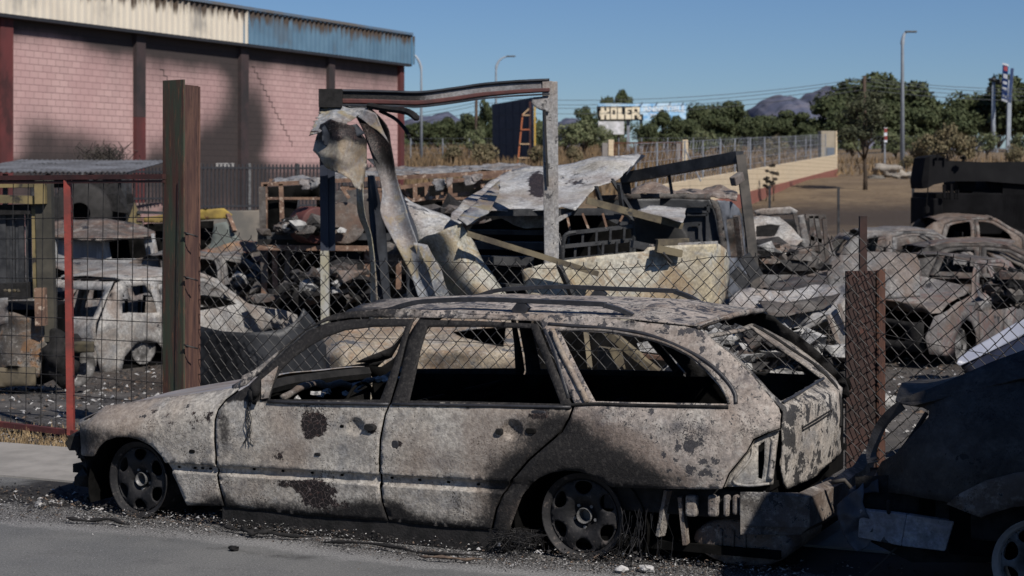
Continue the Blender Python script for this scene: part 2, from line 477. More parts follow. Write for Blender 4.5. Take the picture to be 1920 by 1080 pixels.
SOOT = [  # px, py, rx, ry, strength, channel (0 soot, 1 flakes, 2 char)
    (1075, 855, 125, 62, 1.15, 0), (1050, 800, 45, 60, .75, 0), (1140, 895, 110, 40, .9, 0), (960, 905, 60, 50, .75, 0), (935, 960, 40, 80, .6, 0),
    (600, 985, 190, 42, .95, 0), (830, 1003, 150, 38, .95, 0), (700, 970, 80, 48, .75, 0), (490, 955, 90, 26, .5, 0), (395, 945, 50, 30, .4, 0), (370, 955, 60, 14, .5, 0),
    (420, 790, 17, 60, .65, 0), (425, 850, 14, 60, .35, 0), (418, 950, 25, 40, .5, 0), (1215, 905, 130, 20, .6, 0),
    (160, 845, 40, 45, .55, 0), (200, 818, 60, 22, .45, 0), (275, 822, 70, 18, .45, 0), (330, 900, 16, 60, .5, 0), (150, 800, 25, 40, .3, 0),
    (588, 797, 27, 28, 1.3, 2), (540, 908, 50, 10, .62, 2), (590, 925, 40, 30, .85, 2), (640, 945, 60, 24, .34, 2), (525, 857, 30, 16, .52, 2), (745, 833, 9, 9, 1.3, 2), (1010, 777, 20, 10, 1.3, 2),
    (300, 772, 40, 8, .36, 2), (385, 780, 34, 14, .40, 2), (345, 795, 70, 26, .28, 2),
    (1300, 850, 50, 50, .28, 1), (1335, 872, 18, 26, .55, 1), (1290, 835, 22, 14, .4, 1), (1250, 880, 60, 24, .2, 1), (1380, 800, 70, 60, .15, 1), (1200, 800, 70, 30, .15, 1), (340, 790, 90, 40, .30, 1),
    (975, 800, 60, 30, .35, 0), (705, 802, 22, 18, .45, 2), (695, 775, 10, 8, .3, 0), (740, 960, 20, 30, .3, 0)]
ZB = lambda px: 753 + (px - 505) * .0165
def burn_px(px, py, kind):
    c = [0, 0, 0]
    for (x, y, rx, ry, s, ch) in SOOT:
        d = ((px - x) / rx) ** 2 + ((py - y) / ry) ** 2
        if d < 4: c[ch] += s * math.exp(-d * 1.1)
    if kind == 'door' and py < ZB(px) + 1: c[0] += 1.2          # window frames burnt black
    if kind == 'frame':                                            # pillars: black at the front, bare further back
        c[0] += 1.0 * (1 - smooth(640, 1000, px)) - .1
        if px < 520: c[0] -= .35
        c[1] += .25
    if kind == 'quarter':
        c[1] += -.12 + .04 * smooth(1120, 1250, px)
        if px > 1280 and py < 760: c[1] += .14; c[0] += .05
    return c
def attr_for(kind):
    def f(u, z):
        p = w2(u, Vs(u, z), z); return burn_px(*proj(p), kind)
    return f

zl = lambda k, a, b: [(a, strip_z(a)[k]), (b, strip_z(b)[k])]
def strip_lines(poly):
    us = [p[0] for p in poly]; a, b = min(us), max(us); out = []
    # clip to the panel at strip height
    def cross(k):
        xs = []
        n = len(poly)
        for i in range(n):
            p, q = poly[i], poly[(i + 1) % n]; f = lambda r: r[1] - strip_z(r[0])[k]
            if (f(p) > 0) != (f(q) > 0):
                t = f(p) / (f(p) - f(q)); xs.append(p[0] + t * (q[0] - p[0]))
        return (min(xs), max(xs)) if len(xs) >= 2 else None
    for k in (0, 1):
        c = cross(k)
        if not c: continue
        a, b = c
        if b - a < .1: continue
        for d in (-.0012, .0012) if k == 0 else (-.0012, .0012, -.011):
            out.append([(a + .012, strip_z(a + .012)[k] + d), (b - .012, strip_z(b - .012)[k] + d)])
    return out

fender_px = [(136, 785), (141, 773), (160, 768), (184, 762), (232, 755), (290, 746), (349, 739), (395, 733), (436, 727), (448, 727), (424, 748), (410, 766), (404, 788), (402.5, 815), (404, 866), (409, 908), (421, 949), (385, 949), (351, 948),
             (333, 909), (318, 878), (302, 854), (283, 835), (263, 825), (244, 820), (221, 820), (199, 827), (186, 839), (176, 856), (150, 853), (134, 850), (133, 808), (132, 795)]
def panel(name, px, m, kind, holes=(), par=wagon, step=.03, gap=.0025, mirror=False, refine=(), thick=.006, extra=0):
    poly = inset([sp(*p) for p in px], gap); hl = [[sp(*p) for p in h] for h in holes]
    ln = strip_lines(poly)
    if mirror:
        mf = lambda u, z: (lambda p: Vector((p.x, -p.y * (1 - .21 * smooth(-.1, -.7, p.x)), p.z)))(flank(u, z, extra))
        o = sheet(name, poly, mf, m, par, hl, step * 1.6, thick, None, (), (), offset=1)
        return flip(o)
    return sheet(name, poly, lambda u, z: flank(u, z, extra), m, par, hl, step, thick, attr_for(kind), ln, refine, estep=.02, offset=1)

fd_px = [(427, 748), (412, 768), (406, 790), (405, 815), (407, 866), (412, 909), (424, 951), (560, 965), (728, 978), (716, 941), (711.5, 902), (710.5, 866), (712.5, 824), (722, 777), (733, 755), (744, 715), (763, 640), (778, 597), (700, 596.5), (660, 598), (612, 605), (577, 620), (543, 649), (510, 679), (491.6, 697), (466, 722)]
fd_hole = [(505, 749), (512, 722), (524, 696), (551, 669), (584, 646), (612, 631), (646, 619), (700, 612.5), (762, 611), (737, 688), (714, 749)]
rd_px = [(735, 755), (724, 777), (715, 824), (713.2, 866), (714, 902), (718.5, 941), (730, 978), (830, 988), (921, 995), (930, 954), (943, 926), (961, 897), (990, 863), (1016, 840), (1052, 808.5), (1067, 783), (1075, 760), (1044, 690), (1010, 606), (900, 601), (786, 598), (766, 640), (747, 714)]
rd_hole = [(768, 751), (776, 715), (789, 655), (803, 612), (900, 612.5), (997, 615), (1020, 670), (1052, 757), (900, 753)]
fr_px = [(436, 729), (436, 722), (478, 693), (520, 659), (560, 627), (590, 607), (612, 594), (632, 587), (674, 582), (725, 579), (784, 580), (900, 583), (1000, 588), (1080, 592), (1150, 598), (1230, 606), (1290, 612), (1325, 622), (1340, 640), (1367, 661), (1410, 703), (1440, 740), (1461, 765), (1464, 783), (1463, 803),
         (1440, 811), (1413, 823), (1400, 847), (1367, 887), (1355, 917), (1290, 917), (1233, 916), (1190, 915), (1147, 913), (1140, 908), (1113, 893), (1087, 884), (1060, 882), (1033, 887), (1010, 897), (997, 907), (983, 923), (970, 953), (958, 987), (952, 1018), (924, 996),
         (933, 954), (946, 926), (964, 898), (993, 864), (1019, 841), (1055, 810), (1070, 784), (1079, 760), (1047, 690), (1013, 602), (900, 598), (784, 595), (700, 594), (660, 595.5), (612, 602), (576, 617), (541, 646), (508, 676), (489, 695), (462, 722), (444, 729)]
q_hole = [(1052, 622), (1083, 621), (1125, 623), (1167, 628), (1205, 634), (1233, 642), (1262, 653), (1287, 666), (1306, 679), (1322, 694), (1347, 723), (1359, 742), (1364, 757), (1300, 756), (1180, 754), (1117, 752), (1084, 690)]

g = [(c[0], c[1], .075, .009) for c in cups]
panel('front_fender', fender_px, M['car'], 'fender')
front_door = panel('front_door', fd_px, M['car'], 'door', [fd_hole], refine=g[:1])
rear_door = panel('rear_door', rd_px, M['car'], 'door', [rd_hole], refine=g[1:])
def attr_frame(u, z):
    px, py = proj(w2(u, Vs(u, z), z))
    c = burn_px(px, py, 'frame' if (py < ZB(px) - 4 and px < 1330) or px < 500 else 'quarter')
    # light strut behind the rear door
    return c
pf = inset([sp(*p) for p in fr_px], .001)
rear_quarter = sheet('rear_quarter_panel', pf, flank, M['car_roof'], wagon, [[sp(*p) for p in q_hole]], .03, .006, attr_frame, (), (), estep=.02, offset=1)
for nm, px, hs in (('front_fender', fender_px, []), ('front_door', fd_px, [fd_hole]), ('rear_door', rd_px, [rd_hole]), ('rear_quarter_panel', fr_px, [q_hole])):
    panel(nm, px, M['black'], '', hs, mirror=True)
# quarter window surround: raised lip and black gutter
def tube_on(name, pxs, r, m, par, extra=.004, k=4, n=6, flat=None):
    pts = [flank(*sp(*p), extra) for p in catmull(pxs, k)]; return MB().tube(pts, r, n).build(name, m, par, True)
M['pillar_pale'] = burnt('scorched_pillar', (.40, .33, .25), (.30, .25, .20), flake=.7, speck=.5, fs=16)
tube_on('window_gutter', [(1030, 607), (1080, 611), (1133, 615), (1207, 625), (1267, 647), (1317, 673), (1353, 703), (1376, 735), (1379, 757)], .010, M['satin_black'], rear_quarter, 0)
tube_on('window_surround', [(1058, 760), (1115, 757), (1180, 759), (1300, 762), (1366, 763)], .009, M['black'], rear_quarter, .004)
tube_on('window_surround', [(1050, 619), (1083, 618), (1125, 619), (1167, 624), (1233, 638), (1287, 661), (1324, 690), (1350, 720), (1362, 742), (1367, 757)], .008, burnt('scorched_lip', (.20, .18, .16), (.12, .11, .10), flake=.9, fs=20), rear_quarter, .002)
tube_on('pillar_strut', [(1036, 618), (1062, 676), (1084, 718), (1102, 754)], [.016] * 13, M['pillar_pale'], rear_quarter, .002)
tube_on('sill_trim', [(503, 753), (600, 755), (731, 757.5)], .009, M['satin_black'], front_door, .006)
tube_on('sill_trim', [(737, 757.5), (900, 760), (1072, 763)], .009, M['satin_black'], rear_door, .006)
tube_on('door_bar', [(1022, 618), (1040, 660), (1066, 748)], .013, M['satin_black'], rear_door, -.01)
# molten mirror base and hanging wires
p0 = flank(*sp(485, 730), .03); mb = MB()
blob(mb, p0, .05, 4, 2, (.6, .7, 1.0), .4); blob(mb, p0 + Vector((.01, .01, -.03)), .038, 9, 2, (.7, .6, 1.1), .4)
mir = mb.build('mirror_remains', M['black'], front_door, True)
MB().add([flank(*sp(*p), .012) for p in ((492, 712), (524, 686), (512, 722), (504, 746), (492, 748))], [(0, 1, 2, 3, 4)]).build('mirror_base', burnt('mirror_base_paint', (.30, .20, .14), (.08, .06, .05), flake=.6, fs=18), front_door, thick=.006)
mb = MB(); rr = random.Random(3)
for k in range(6):
    pts = []
    for i in range(11):
        t = i / 10; sprd = .004 + .012 * (t > .8) * (t - .8) * 8
        x = 468 + 3 * math.sin(t * 9 + k * 2) + rr.uniform(-1, 1) + (k - 2.5) * (1 + 9 * max(0, t - .78) * 1.6)
        pts.append(flank(*sp(x, 748 + t * 84), .012 + .004 * math.sin(t * 12 + k)))
    mb.tube(pts, .0022, 4)
mb.build('mirror_wires', M['wire'], front_door)
# handle remains
def on_disc(name, px, py, rx, rz, m, par, ex=.008, rot=0, th=.01):
    u0, z0 = sp(px, py); vs = []
    n = 14
    ring = []
    for lay, sc in ((0, 1), (1, .8)):
        for k in range(n):
            a = 2 * PI * k / n; du = rx * sc * math.copysign(abs(math.cos(a)) ** .6, math.cos(a)); dz = rz * sc * math.copysign(abs(math.sin(a)) ** .6, math.sin(a))
            du, dz = du * math.cos(rot) - dz * math.sin(rot), du * math.sin(rot) + dz * math.cos(rot)
            ring.append(Vector((u0 + du, Vs(u0, z0) + ex + lay * th, z0 + dz)))
    fs = [(k, (k + 1) % n, n + (k + 1) % n, n + k) for k in range(n)] + [tuple(range(n, 2 * n))]
    return MB().add(ring, fs).build(name, m, par, False, bevel=.002)
on_disc('door_handle_remains', 696, 801, .036, .019, M['black'], front_door, .004, .05, .022)
on_disc('door_handle_remains', 642, 799, .014, .009, M['void'], front_door, -.002, 0, .008)
on_disc('door_handle_remains', 937, 809, .022, .016, M['black'], rear_door, .002, 0, .014)
on_disc('door_handle_remains', 996, 808, .030, .015, M['void'], rear_door, .001, 0, .010)
on_disc('filler_patch', 1010, 777, .048, .021, M['satin_black'], rear_door, -.002, 0, .004)
on_disc('lock_hole', 741, 833, .022, .022, M['satin_black'], rear_door, -.002, 0, .004)
on_disc('side_lamp_hole', 361, 846, .022, .011, M['void'], wagon, -.001, 0, .006)
on_disc('door_dimple', 595, 852, .02, .009, M['black'], front_door, -.004, 0, .006)
for par, xs in ((front_door, ((475, 880), (529, 883.5), (584, 887), (640, 891))), (rear_door, ((733, 896.5), (785, 900.5), (839, 904.5), (895, 909))), (wagon, ((334, 876), (364, 878), (378, 878), (393, 879)))):
    for (x, y) in xs: on_disc('clip_hole', x, y, .010, .006, M['void'], par, -.012, 0, .004)

# inner linings, floor, seats: black shell inside
def lining(sgn):
    o = [(u, max(.14, z)) for u, z in [sp(*p) for p in [(430, 735), (430, 900), (440, 940), (728, 966), (922, 975), (950, 925), (975, 885), (1060, 868), (1160, 905), (1350, 905), (1400, 840), (1455, 790), (1455, 765), (1372, 768), (1083, 768), (900, 764), (740, 762), (505, 758)]]]
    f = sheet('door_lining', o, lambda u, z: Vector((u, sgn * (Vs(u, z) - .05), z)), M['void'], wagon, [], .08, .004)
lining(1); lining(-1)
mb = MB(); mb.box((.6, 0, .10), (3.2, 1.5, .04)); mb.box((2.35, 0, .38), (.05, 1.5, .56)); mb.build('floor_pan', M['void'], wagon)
mb = MB()
for sy in (.82, -.82): mb.beam((2.12, sy - .02 * (sy > 0), .075), (.42, sy - .02 * (sy > 0), .055), .05, .13)
mb.build('sill', M['black'], wagon, bevel=.01)
def wheelhouse(u0):
    for sgn in (1, -1):
        mb = MB()
        Mx = Matrix.Translation((u0, sgn * .50, .20)) @ Matrix.Rotation(-PI / 2, 4, 'X')
        n = 20; vs = []; fs = []
        for j, dy in enumerate((0, .30)):
            for k in range(n + 1):
                a = PI * k / n * 1.2 - .1 * PI; vs.append(Vector((u0 + .36 * math.cos(a), sgn * (.48 + dy), .16 + .33 * math.sin(a))))
        for k in range(n): fs.append((k, k + 1, n + 2 + k, n + 1 + k))
        fs.append(tuple(range(n + 1)))
        mb.add(vs, fs); mb.build('wheel_housing', M['void'], wagon, thick=.004)
wheelhouse(0.02); wheelhouse(2.69)
def seat(u, v, w, h=.5, frame=True):
    mb = MB()
    mb.box((u + .22, v, .30), (.48, w, .10)); 
    for k in range(9):
        y = v - w / 2 + w * k / 8; mb.tube([(u, y, .33), (u - .10, y, .33 + h * .5), (u - .14, y, .33 + h)], .006, 4)
    for k in range(7):
        z = .36 + h * k / 7; x = u - .14 * k / 7; mb.tube([(x, v - w / 2, z), (x, v + w / 2, z)], .007, 4)
    mb.tube([(u, v - w / 2, .3), (u - .14, v - w / 2, .33 + h), (u - .14, v + w / 2, .33 + h), (u, v + w / 2, .3)], .016, 6)
    return mb.build('seat_frame', M['void'], wagon)
seat(1.25, .38, .48, .36); seat(1.25, -.38, .48, .36); seat(.45, 0, 1.25, .30)
M['spoil0'] = burnt('scorched_crossbeam', (.16, .12, .09), (.06, .05, .045), flake=.8, fs=22, scab=.5)
# dashboard: scorched cross beam
mb = MB(); pts = []
for i in range(25):
    t = i / 24; pts.append(Vector((1.78 + .06 * math.sin(t * 3), .74 - 1.46 * t, .715 + .03 * math.sin(t * 7) + .02 * n3((t * 9, 1, 2)))))
mb.tube(pts, [.020 + .010 * n3((i * .7, 3, 1)) for i in range(25)], 7)
mb.build('dashboard_beam', M['spoil0'], wagon, True)
mb = MB()
for i in range(16):
    blob(mb, (1.75 + rr.uniform(-.06, .06), .66 - i * .085, .70 + rr.uniform(-.03, .03)), rr.uniform(.012, .03), i, 1, (1, 1, .6), .8)
mb.build('dashboard_ash', M['ash'], wagon)['kind'] = 'stuff'
mb = MB(); pts = [Vector((1.50, .40 + .17 * math.cos(a), .62 + .17 * math.sin(a) * .9)) for a in [k * 2 * PI / 20 for k in range(21)]]
mb.tube([p + Vector((-.10 * (p.z - .62), 0, 0)) for p in pts], .010, 5); mb.tube([(1.5, .24, .62), (1.5, .56, .62)], .009, 4); mb.tube([(1.5, .4, .62), (1.75, .4, .60)], .015, 5)
mb.build('steering_wheel', M['void'], wagon)

# roof
def zroof(u, v):
    ze = 1.20 - .035 * smooth(.7, 1.6, u) - .03 * smooth(-.1, -.6, u) - .09 * max(0, u - 1.3) ** 1.4 - .0 * u
    vv = v / .60
    z = ze + .052 * (1 - vv * vv) * (1 - .5 * smooth(-.2, -.6, u))
    # long swage lines
    return z + .004 * math.cos(v * 26) * smooth(.5, .3, abs(v)) + n3((u * 3, v * 3, 5)) * .006 + n3((u * 11, v * 11, 5)) * .002
def roof_attr(u, v):
    s = .75 * smooth(1.0, 1.6, u) + .5 * smooth(.3, .6, abs(v)) * smooth(-.2, .8, u)
    return (s, .22, 0)
ro = [(1.50, .585), (1.56, .4), (1.59, 0), (1.56, -.4), (1.50, -.585), (.8, -.615), (.2, -.62), (-.3, -.60), (-.50, -.57), (-.545, -.3), (-.56, 0), (-.56, .3), (-.545, .57), (-.3, .60), (.2, .62), (.8, .615)]
sheet('roof', ro, lambda u, v: Vector((u, v, zroof(u, v))), M['car_roof'], wagon, [], .05, .006, roof_attr, [[(-.42, -.5), (-.46, 0), (-.42, .5)]])
def tb_roof(v, ra, nm='roof_rail'):
    us = [1.28, 1.20, 1.12, 1.0, .7, .35, 0, -.02, -.10, -.17]
    hs = [.005, .02, .04, .052, .060, .060, .055, .05, .03, .0]
    vs_ = [-.02, -.01, 0, 0, 0, 0, 0, 0, -.01, -.02]
    pts = [Vector((u, (abs(v) + dv) * (1 if v > 0 else -1), zroof(u, v) + h)) for u, h, dv in zip(us, hs, vs_)]
    pts = [Vector(p) for p in catmull([tuple(p) for p in pts], 3)]
    mb = MB()
    for i in range(len(pts) - 1): mb.beam(pts[i], pts[i + 1] + (pts[i + 1] - pts[i]) * .02, .034, .024)
    for u in (.42,):
        mb.beam(Vector((u + .05, v, zroof(u, v) - .01)), Vector((u, v, zroof(u, v) + .05)), .03, .07)
    return mb.build(nm, M['satin_black'], wagon, bevel=.004)
tb_roof(.555, 0); tb_roof(-.53, 0)
# windscreen header and cowl
MB().tube([(1.53, v, zroof(1.53, v) - .03) for v in np.linspace(-.56, .56, 9)], .022, 6).build('windscreen_header', M['black'], wagon)
MB().tube([(2.15 - .12 * (v / .7) ** 2 + .05, v, .70 - .01 * abs(v)) for v in np.linspace(-.72, .72, 11)], .04, 6).build('cowl', M['black'], wagon)
# bonnet
def zbon(u, v):
    ze = .748 - .155 * max(0, (u - 2.1) / .9) ** 1.25 - .10 * smooth(2.95, 3.5, u) - .02
    a = abs(v) / .735
    return ze + .035 * (1 - a ** 2.2) - .012 * smooth(.05, 0, abs(abs(v) - .45)) * 0 + .004 * math.cos(v * 9) + n3((u * 2.5, v * 2.5, 9)) * .006
bo = [(2.13, .725), (2.08, .70), (2.16, .4), (2.22, 0), (2.16, -.4), (2.08, -.70), (2.5, -.73), (2.95, -.725), (3.15, -.68), (3.30, -.55), (3.41, -.25), (3.44, 0), (3.41, .25), (3.30, .55), (3.15, .68), (2.95, .73), (2.5, .735)]
sheet('bonnet', bo, lambda u, v: Vector((u, v, zbon(u, v))), M['car_hood'], wagon, [], .06, .006)
# front bumper beam, empty nose
mb = MB(); mb.tube([(3.28, .62, .36), (3.38, .4, .36), (3.42, 0, .36), (3.38, -.4, .36), (3.28, -.62, .36)], .05, 6); mb.box((3.1, .3, .4), (.3, .06, .2)); mb.box((3.1, -.3, .4), (.3, .06, .2)); mb.box((3.3, 0, .2), (.08, 1.1, .05)); mb.box((3.05, 0, .38), (.04, 1.15, .40))
for i in range(7): blob(mb, (3.22 + rr.uniform(-.06, .08), .60 + rr.uniform(-.1, .10), .30 + rr.uniform(-.16, .12)), rr.uniform(.03, .07), i + 20, 1, (1, 1, 1), .7)
mb.build('bumper_beam', M['black'], wagon)
mb = MB(); mb.box((2.75, 0, .42), (.5, .5, .3)); mb.box((2.8, .2, .55), (.3, .2, .12)); mb.build('engine_block', M['void'], wagon, bevel=.02)

# tail: lamp recess, tailgate, bumper bar
def tg(v, z):
    z1 = .79
    u = -1.055 + .10 * (v / .72) ** 2 + (.03 * ((.6 - z) / .3) ** 2 if z < .6 else .02 * ((z - .6) / .2) ** 2)
    if z > z1: t = (z - z1) / .33; u = -1.02 + .10 * (v / .72) ** 2 + .455 * t ** 1.0 + .02 * math.sin(PI * min(1, t)) * -1
    return Vector((u + n3((v * 4, z * 4, 2)) * .012 + n3((v * 12, z * 12, 2)) * .004, v, z))
def tgp(px, py, side):
    best = None; v = .78
    while v > -.80:
        u, z = uz(px, py, v); d = u - tg(v, z).x
        if best is None or abs(d) < best[0]: best = (abs(d), v, z)
        v -= .004
    return best[1], best[2]
tg_px = [(1322, 628), (1367, 662), (1410, 703), (1440, 738), (1463, 762), (1468, 807), (1468, 850), (1467, 884), (1471, 907), (1478, 918), (1515, 902), (1550, 874), (1578, 849), (1575, 822), (1578, 755), (1575, 722), (1560, 700), (1520, 663), (1467, 633), (1411, 606)]
tg_hole = [(1330, 632), (1372, 660), (1414, 700), (1444, 734), (1464, 752), (1500, 732), (1541, 708), (1520, 692), (1483, 666), (1447, 641), (1410, 614)]
tgo = [tgp(x, y, 0) for x, y in tg_px]; tgh = [tgp(x, y, 0) for x, y in tg_hole]
def tattr(v, z): return ((.5 if z > .80 else 0) + .2 * smooth(.45, .38, z), .25 + (.25 if z > .6 and z < .8 and v > .4 else 0), 0)
tail = sheet('tailgate', tgo, tg, M['car_rear'], wagon, [tgh], .035, .012, tattr, estep=.025, offset=1)
mb = MB(); pts = [tg(v, z) + Vector((-.008, 0, 0)) for v, z in [tgp(x, y, 0) for x, y in ((1502, 797), (1503, 806), (1530, 790), (1556, 773), (1556, 768), (1530, 784), (1502, 801))]]
mb.tube(pts, .004, 4); mb.build('plate_recess_edge', M['black'], tail)
mb = MB(); pts = [tg(v, z) + Vector((-.004, 0, .008)) for v, z in [tgp(x, y, 0) for x, y in ((1466, 758), (1500, 738), (1543, 712))]]
mb.tube(pts, .008, 5)
for i in range(14):
    t = rr.random(); p = pts[0].lerp(pts[-1], t); blob(mb, p, rr.uniform(.008, .016), i, 1, (1, 1, .8), .6)
mb.build('window_seal', M['satin_black'], tail)
mb = MB(); pts = [tg(v, z) + Vector((-.004, 0, 0)) for v, z in [tgp(x, y, 0) for x, y in ((1411, 610), (1450, 633), (1483, 656), (1520, 680), (1548, 705), (1566, 725), (1574, 750), (1574, 800))]]
mb.tube(pts, .012, 5); mb.build('tailgate_edge', M['black'], tail)
M['spoil'] = burnt('scorched_lip_brown', (.17, .12, .09), (.10, .08, .07), flake=.8, fs=22)
mb = MB(); pts = [(-.52 - .03 * (1 - (v / .6) ** 2), v, zroof(-.5, v) - .012) for v in np.linspace(-.56, .57, 12)]
mb.tube(pts, [.016] * 12, 6); mb.build('roof_spoiler', M['spoil'], wagon, True)
# lamp cavity
def lampmap(u, z): return Vector((u, Vs(u, z) - .035, z))
lo = [sp(*p) for p in [(1462, 806), (1440, 813), (1415, 825), (1402, 848), (1370, 887), (1358, 914), (1400, 914), (1446, 910), (1451, 860), (1457, 810)]]
lh = [sp(*p) for p in [(1418, 838), (1430, 828), (1429, 870), (1425, 900), (1418, 898)]]
sheet('lamp_recess', lo, lampmap, M['car'], wagon, [lh], .025, .004, lambda u, z: (.15, .25, 0))
MB().add([flank(*sp(*p), -.036 if k % 2 else 0) for k, p in enumerate(((1462, 806), (1462, 806), (1440, 813), (1440, 813), (1415, 825), (1415, 825), (1402, 848), (1402, 848), (1370, 887), (1370, 887), (1358, 914), (1358, 914)))], [(2 * i, 2 * i + 1, 2 * i + 3, 2 * i + 2) for i in range(5)]).build('lamp_recess_edge', M['car'], wagon)
tube_on('lamp_post', [(1449, 826), (1446, 860), (1441, 900)], .016, M['car_rear'], wagon, -.03)
tube_on('lamp_frame', [(1408, 835), (1404, 862), (1372, 903), (1400, 912), (1440, 908)], .007, M['car'], wagon, -.03)
# black slot between lamp and tailgate and rear floor
mb = MB(); mb.box((-.93, 0, .55), (.02, 1.42, .5)); mb.box((-.55, 0, .42), (.8, 1.5, .03)); mb.build('boot_floor', M['void'], wagon)
# bare bumper support with ribs
def bmp(u, z): return Vs(u, .42) - .05
mb = MB(); mb.box((-.50, .72, .33), (.80, .10, .14)); mb.build('rear_side_member', M['black'], wagon, bevel=.01)
M['bare'] = burnt('bare_scorched_steel', (.20, .15, .115), (.12, .105, .10), flake=.6, fs=16)
mb = MB()
for (x, w, y1) in ((1297, 22, 968), (1338, 20, 968), (1363, 11, 968), (1380, 11, 965), (1392, 10, 968)):
    a = uz(x, 928, .80); b = uz(x, y1, .80); mb.box((a[0], .795, (a[1] + b[1]) / 2), (w / 390, .05, a[1] - b[1]))
mb.build('bumper_rib', M['bare'], wagon, bevel=.012)
def bb(u, z): return Vector((u, 0, z))
mb = MB(); N_ = 12; vs = []; fs = []
for i in range(N_ + 1):
    t = i / N_; v = .80 - 1.5 * t; u = -1.06 - .06 * math.sin(PI * t) + (.17 if i == 0 else 0)
    if i == 0: u = -.83; v = .83
    for (du, z) in ((.0, .40), (-.05, .38), (-.05, .24), (0, .20)): vs.append(Vector((u + du * (0 if i == 0 else 1), v + (0 if i else .0), z + n3((v * 4, z, 1)) * .02)))
for i in range(N_):
    for j in range(3): fs.append((i * 4 + j, i * 4 + j + 1, i * 4 + j + 5, i * 4 + j + 4))
mb.add(vs, fs); mb.build('bumper_bar', burnt('bumper_steel', (.055, .05, .045), (.025, .025, .026), flake=.7, fs=14, base_soot=.1), wagon, thick=.006)
mb = MB()
mb.lathe([(.001, -.30), (.14, -.30), (.155, -.28), (.155, .28), (.14, .30), (.001, .30)], 20, Matrix.Translation((-.80, .42, .14)) @ Matrix.Rotation(PI / 2, 4, 'X') @ Matrix.Diagonal((1.6, .75, 1, 1)))
for k in range(3): mb.box((-.70 - .06 * k, .727, .15), (.014, .012, .10))
mb.build('spare_wheel_well', M['spoil'], wagon, True)
mb = MB(); a = uz(1277, 950, .78); mb.beam((a[0], .78, a[1] + .05), (a[0] - .02, .76, .12), .05, .02); mb.beam((-.45, .78, .38), (-.40, .76, .15), .05, .02); mb.build('exhaust_bracket', M['bare'], wagon)

# wheels
def rim_parts(par, u, v, z, R, sgn, steer=0, nh=7, wires=True, m=None):
    w = empty('wheel', (u, v, z), steer); w.parent = par
    Mx = Matrix.Rotation(-sgn * PI / 2, 4, 'X')     # local z of lathe -> outward
    mm = m or M['rim']
    mb = MB(); mb.lathe([(R * .86, -.17), (R, -.165), (R, -.155), (R * .88, -.13), (R * .84, -.06), (R * .86, -.02), (R * .90, -.01), (R * .985, 0), (R, .006), (R * 1.0, -.004), (R * .97, -.012), (R * .90, -.02), (R * .82, -.03), (R * .80, -.06), (R * .82, -.13), (R * .80, -.17)], 48, Mx)
    mb.build('rim', mm, w, True)
    Rd = R * .83; out = [(Rd * math.cos(2 * PI * k / 72), Rd * math.sin(2 * PI * k / 72)) for k in range(72)]
    holes = []
    for h in range(nh):
        a0 = 2 * PI * (h + .5) / nh; c = (R * .655 * math.cos(a0), R * .655 * math.sin(a0)); pl = []
        for k in range(16):
            t = 2 * PI * k / 16; a, b = R * .150 * math.cos(t), R * (.205 + .05 * math.cos(t)) * math.sin(t)
            pl.append((c[0] + a * math.cos(a0) - b * math.sin(a0), c[1] + a * math.sin(a0) + b * math.cos(a0)))
        holes.append(pl)
    hub = [(R * .15 * math.cos(2 * PI * k / 20), R * .15 * math.sin(2 * PI * k / 20)) for k in range(20)]
    for h in range(5):
        a0 = 2 * PI * h / 5 + .3; c = (R * .27 * math.cos(a0), R * .27 * math.sin(a0)); holes.append([(c[0] + R * .045 * math.cos(2 * PI * k / 8), c[1] + R * .045 * math.sin(2 * PI * k / 8)) for k in range(8)])
    def dm(x, y):
        r = math.hypot(x, y) / R
        h = -.045 + .030 * smooth(.20, .50, r) - .012 * smooth(.6, .83, r) - .015 * smooth(.36, .2, r)
        return Mx @ Vector((x, y, h))
    d = sheet('wheel_disc', out, dm, mm, w, holes + [hub], R * .09, .008, estep=R * .05, offset=0)
    mb = MB(); mb.lathe([(R * .15, -.05), (R * .19, -.03), (R * .175, -.018), (R * .145, -.03), (R * .14, -.08), (.001, -.08)], 20, Mx)
    for h in range(5):
        a0 = 2 * PI * h / 5 + .3; mb.lathe([(.001, -.035), (R * .04, -.035), (R * .04, -.06)], 6, Mx @ Matrix.Translation((R * .27 * math.cos(a0), R * .27 * math.sin(a0), 0)))
    mb.build('hub', M['galv'] if m is None else mm, w)
    mb = MB(); mb.lathe([(.001, -.11), (R * .78, -.11), (R * .78, -.12), (.001, -.12)], 24, Mx); mb.build('brake_drum', M['void'], w)
    return w
RW = .213
rim_parts(wagon, 2.69, .80, RW + .002, RW, 1, steer=-.12, nh=6)
rim_parts(wagon, 0.0, .80, RW + .005, RW * 1.02, 1, nh=6)
rim_parts(wagon, 2.69, -.80, RW + .002, RW, -1); rim_parts(wagon, 0.0, -.80, RW + .002, RW, -1)
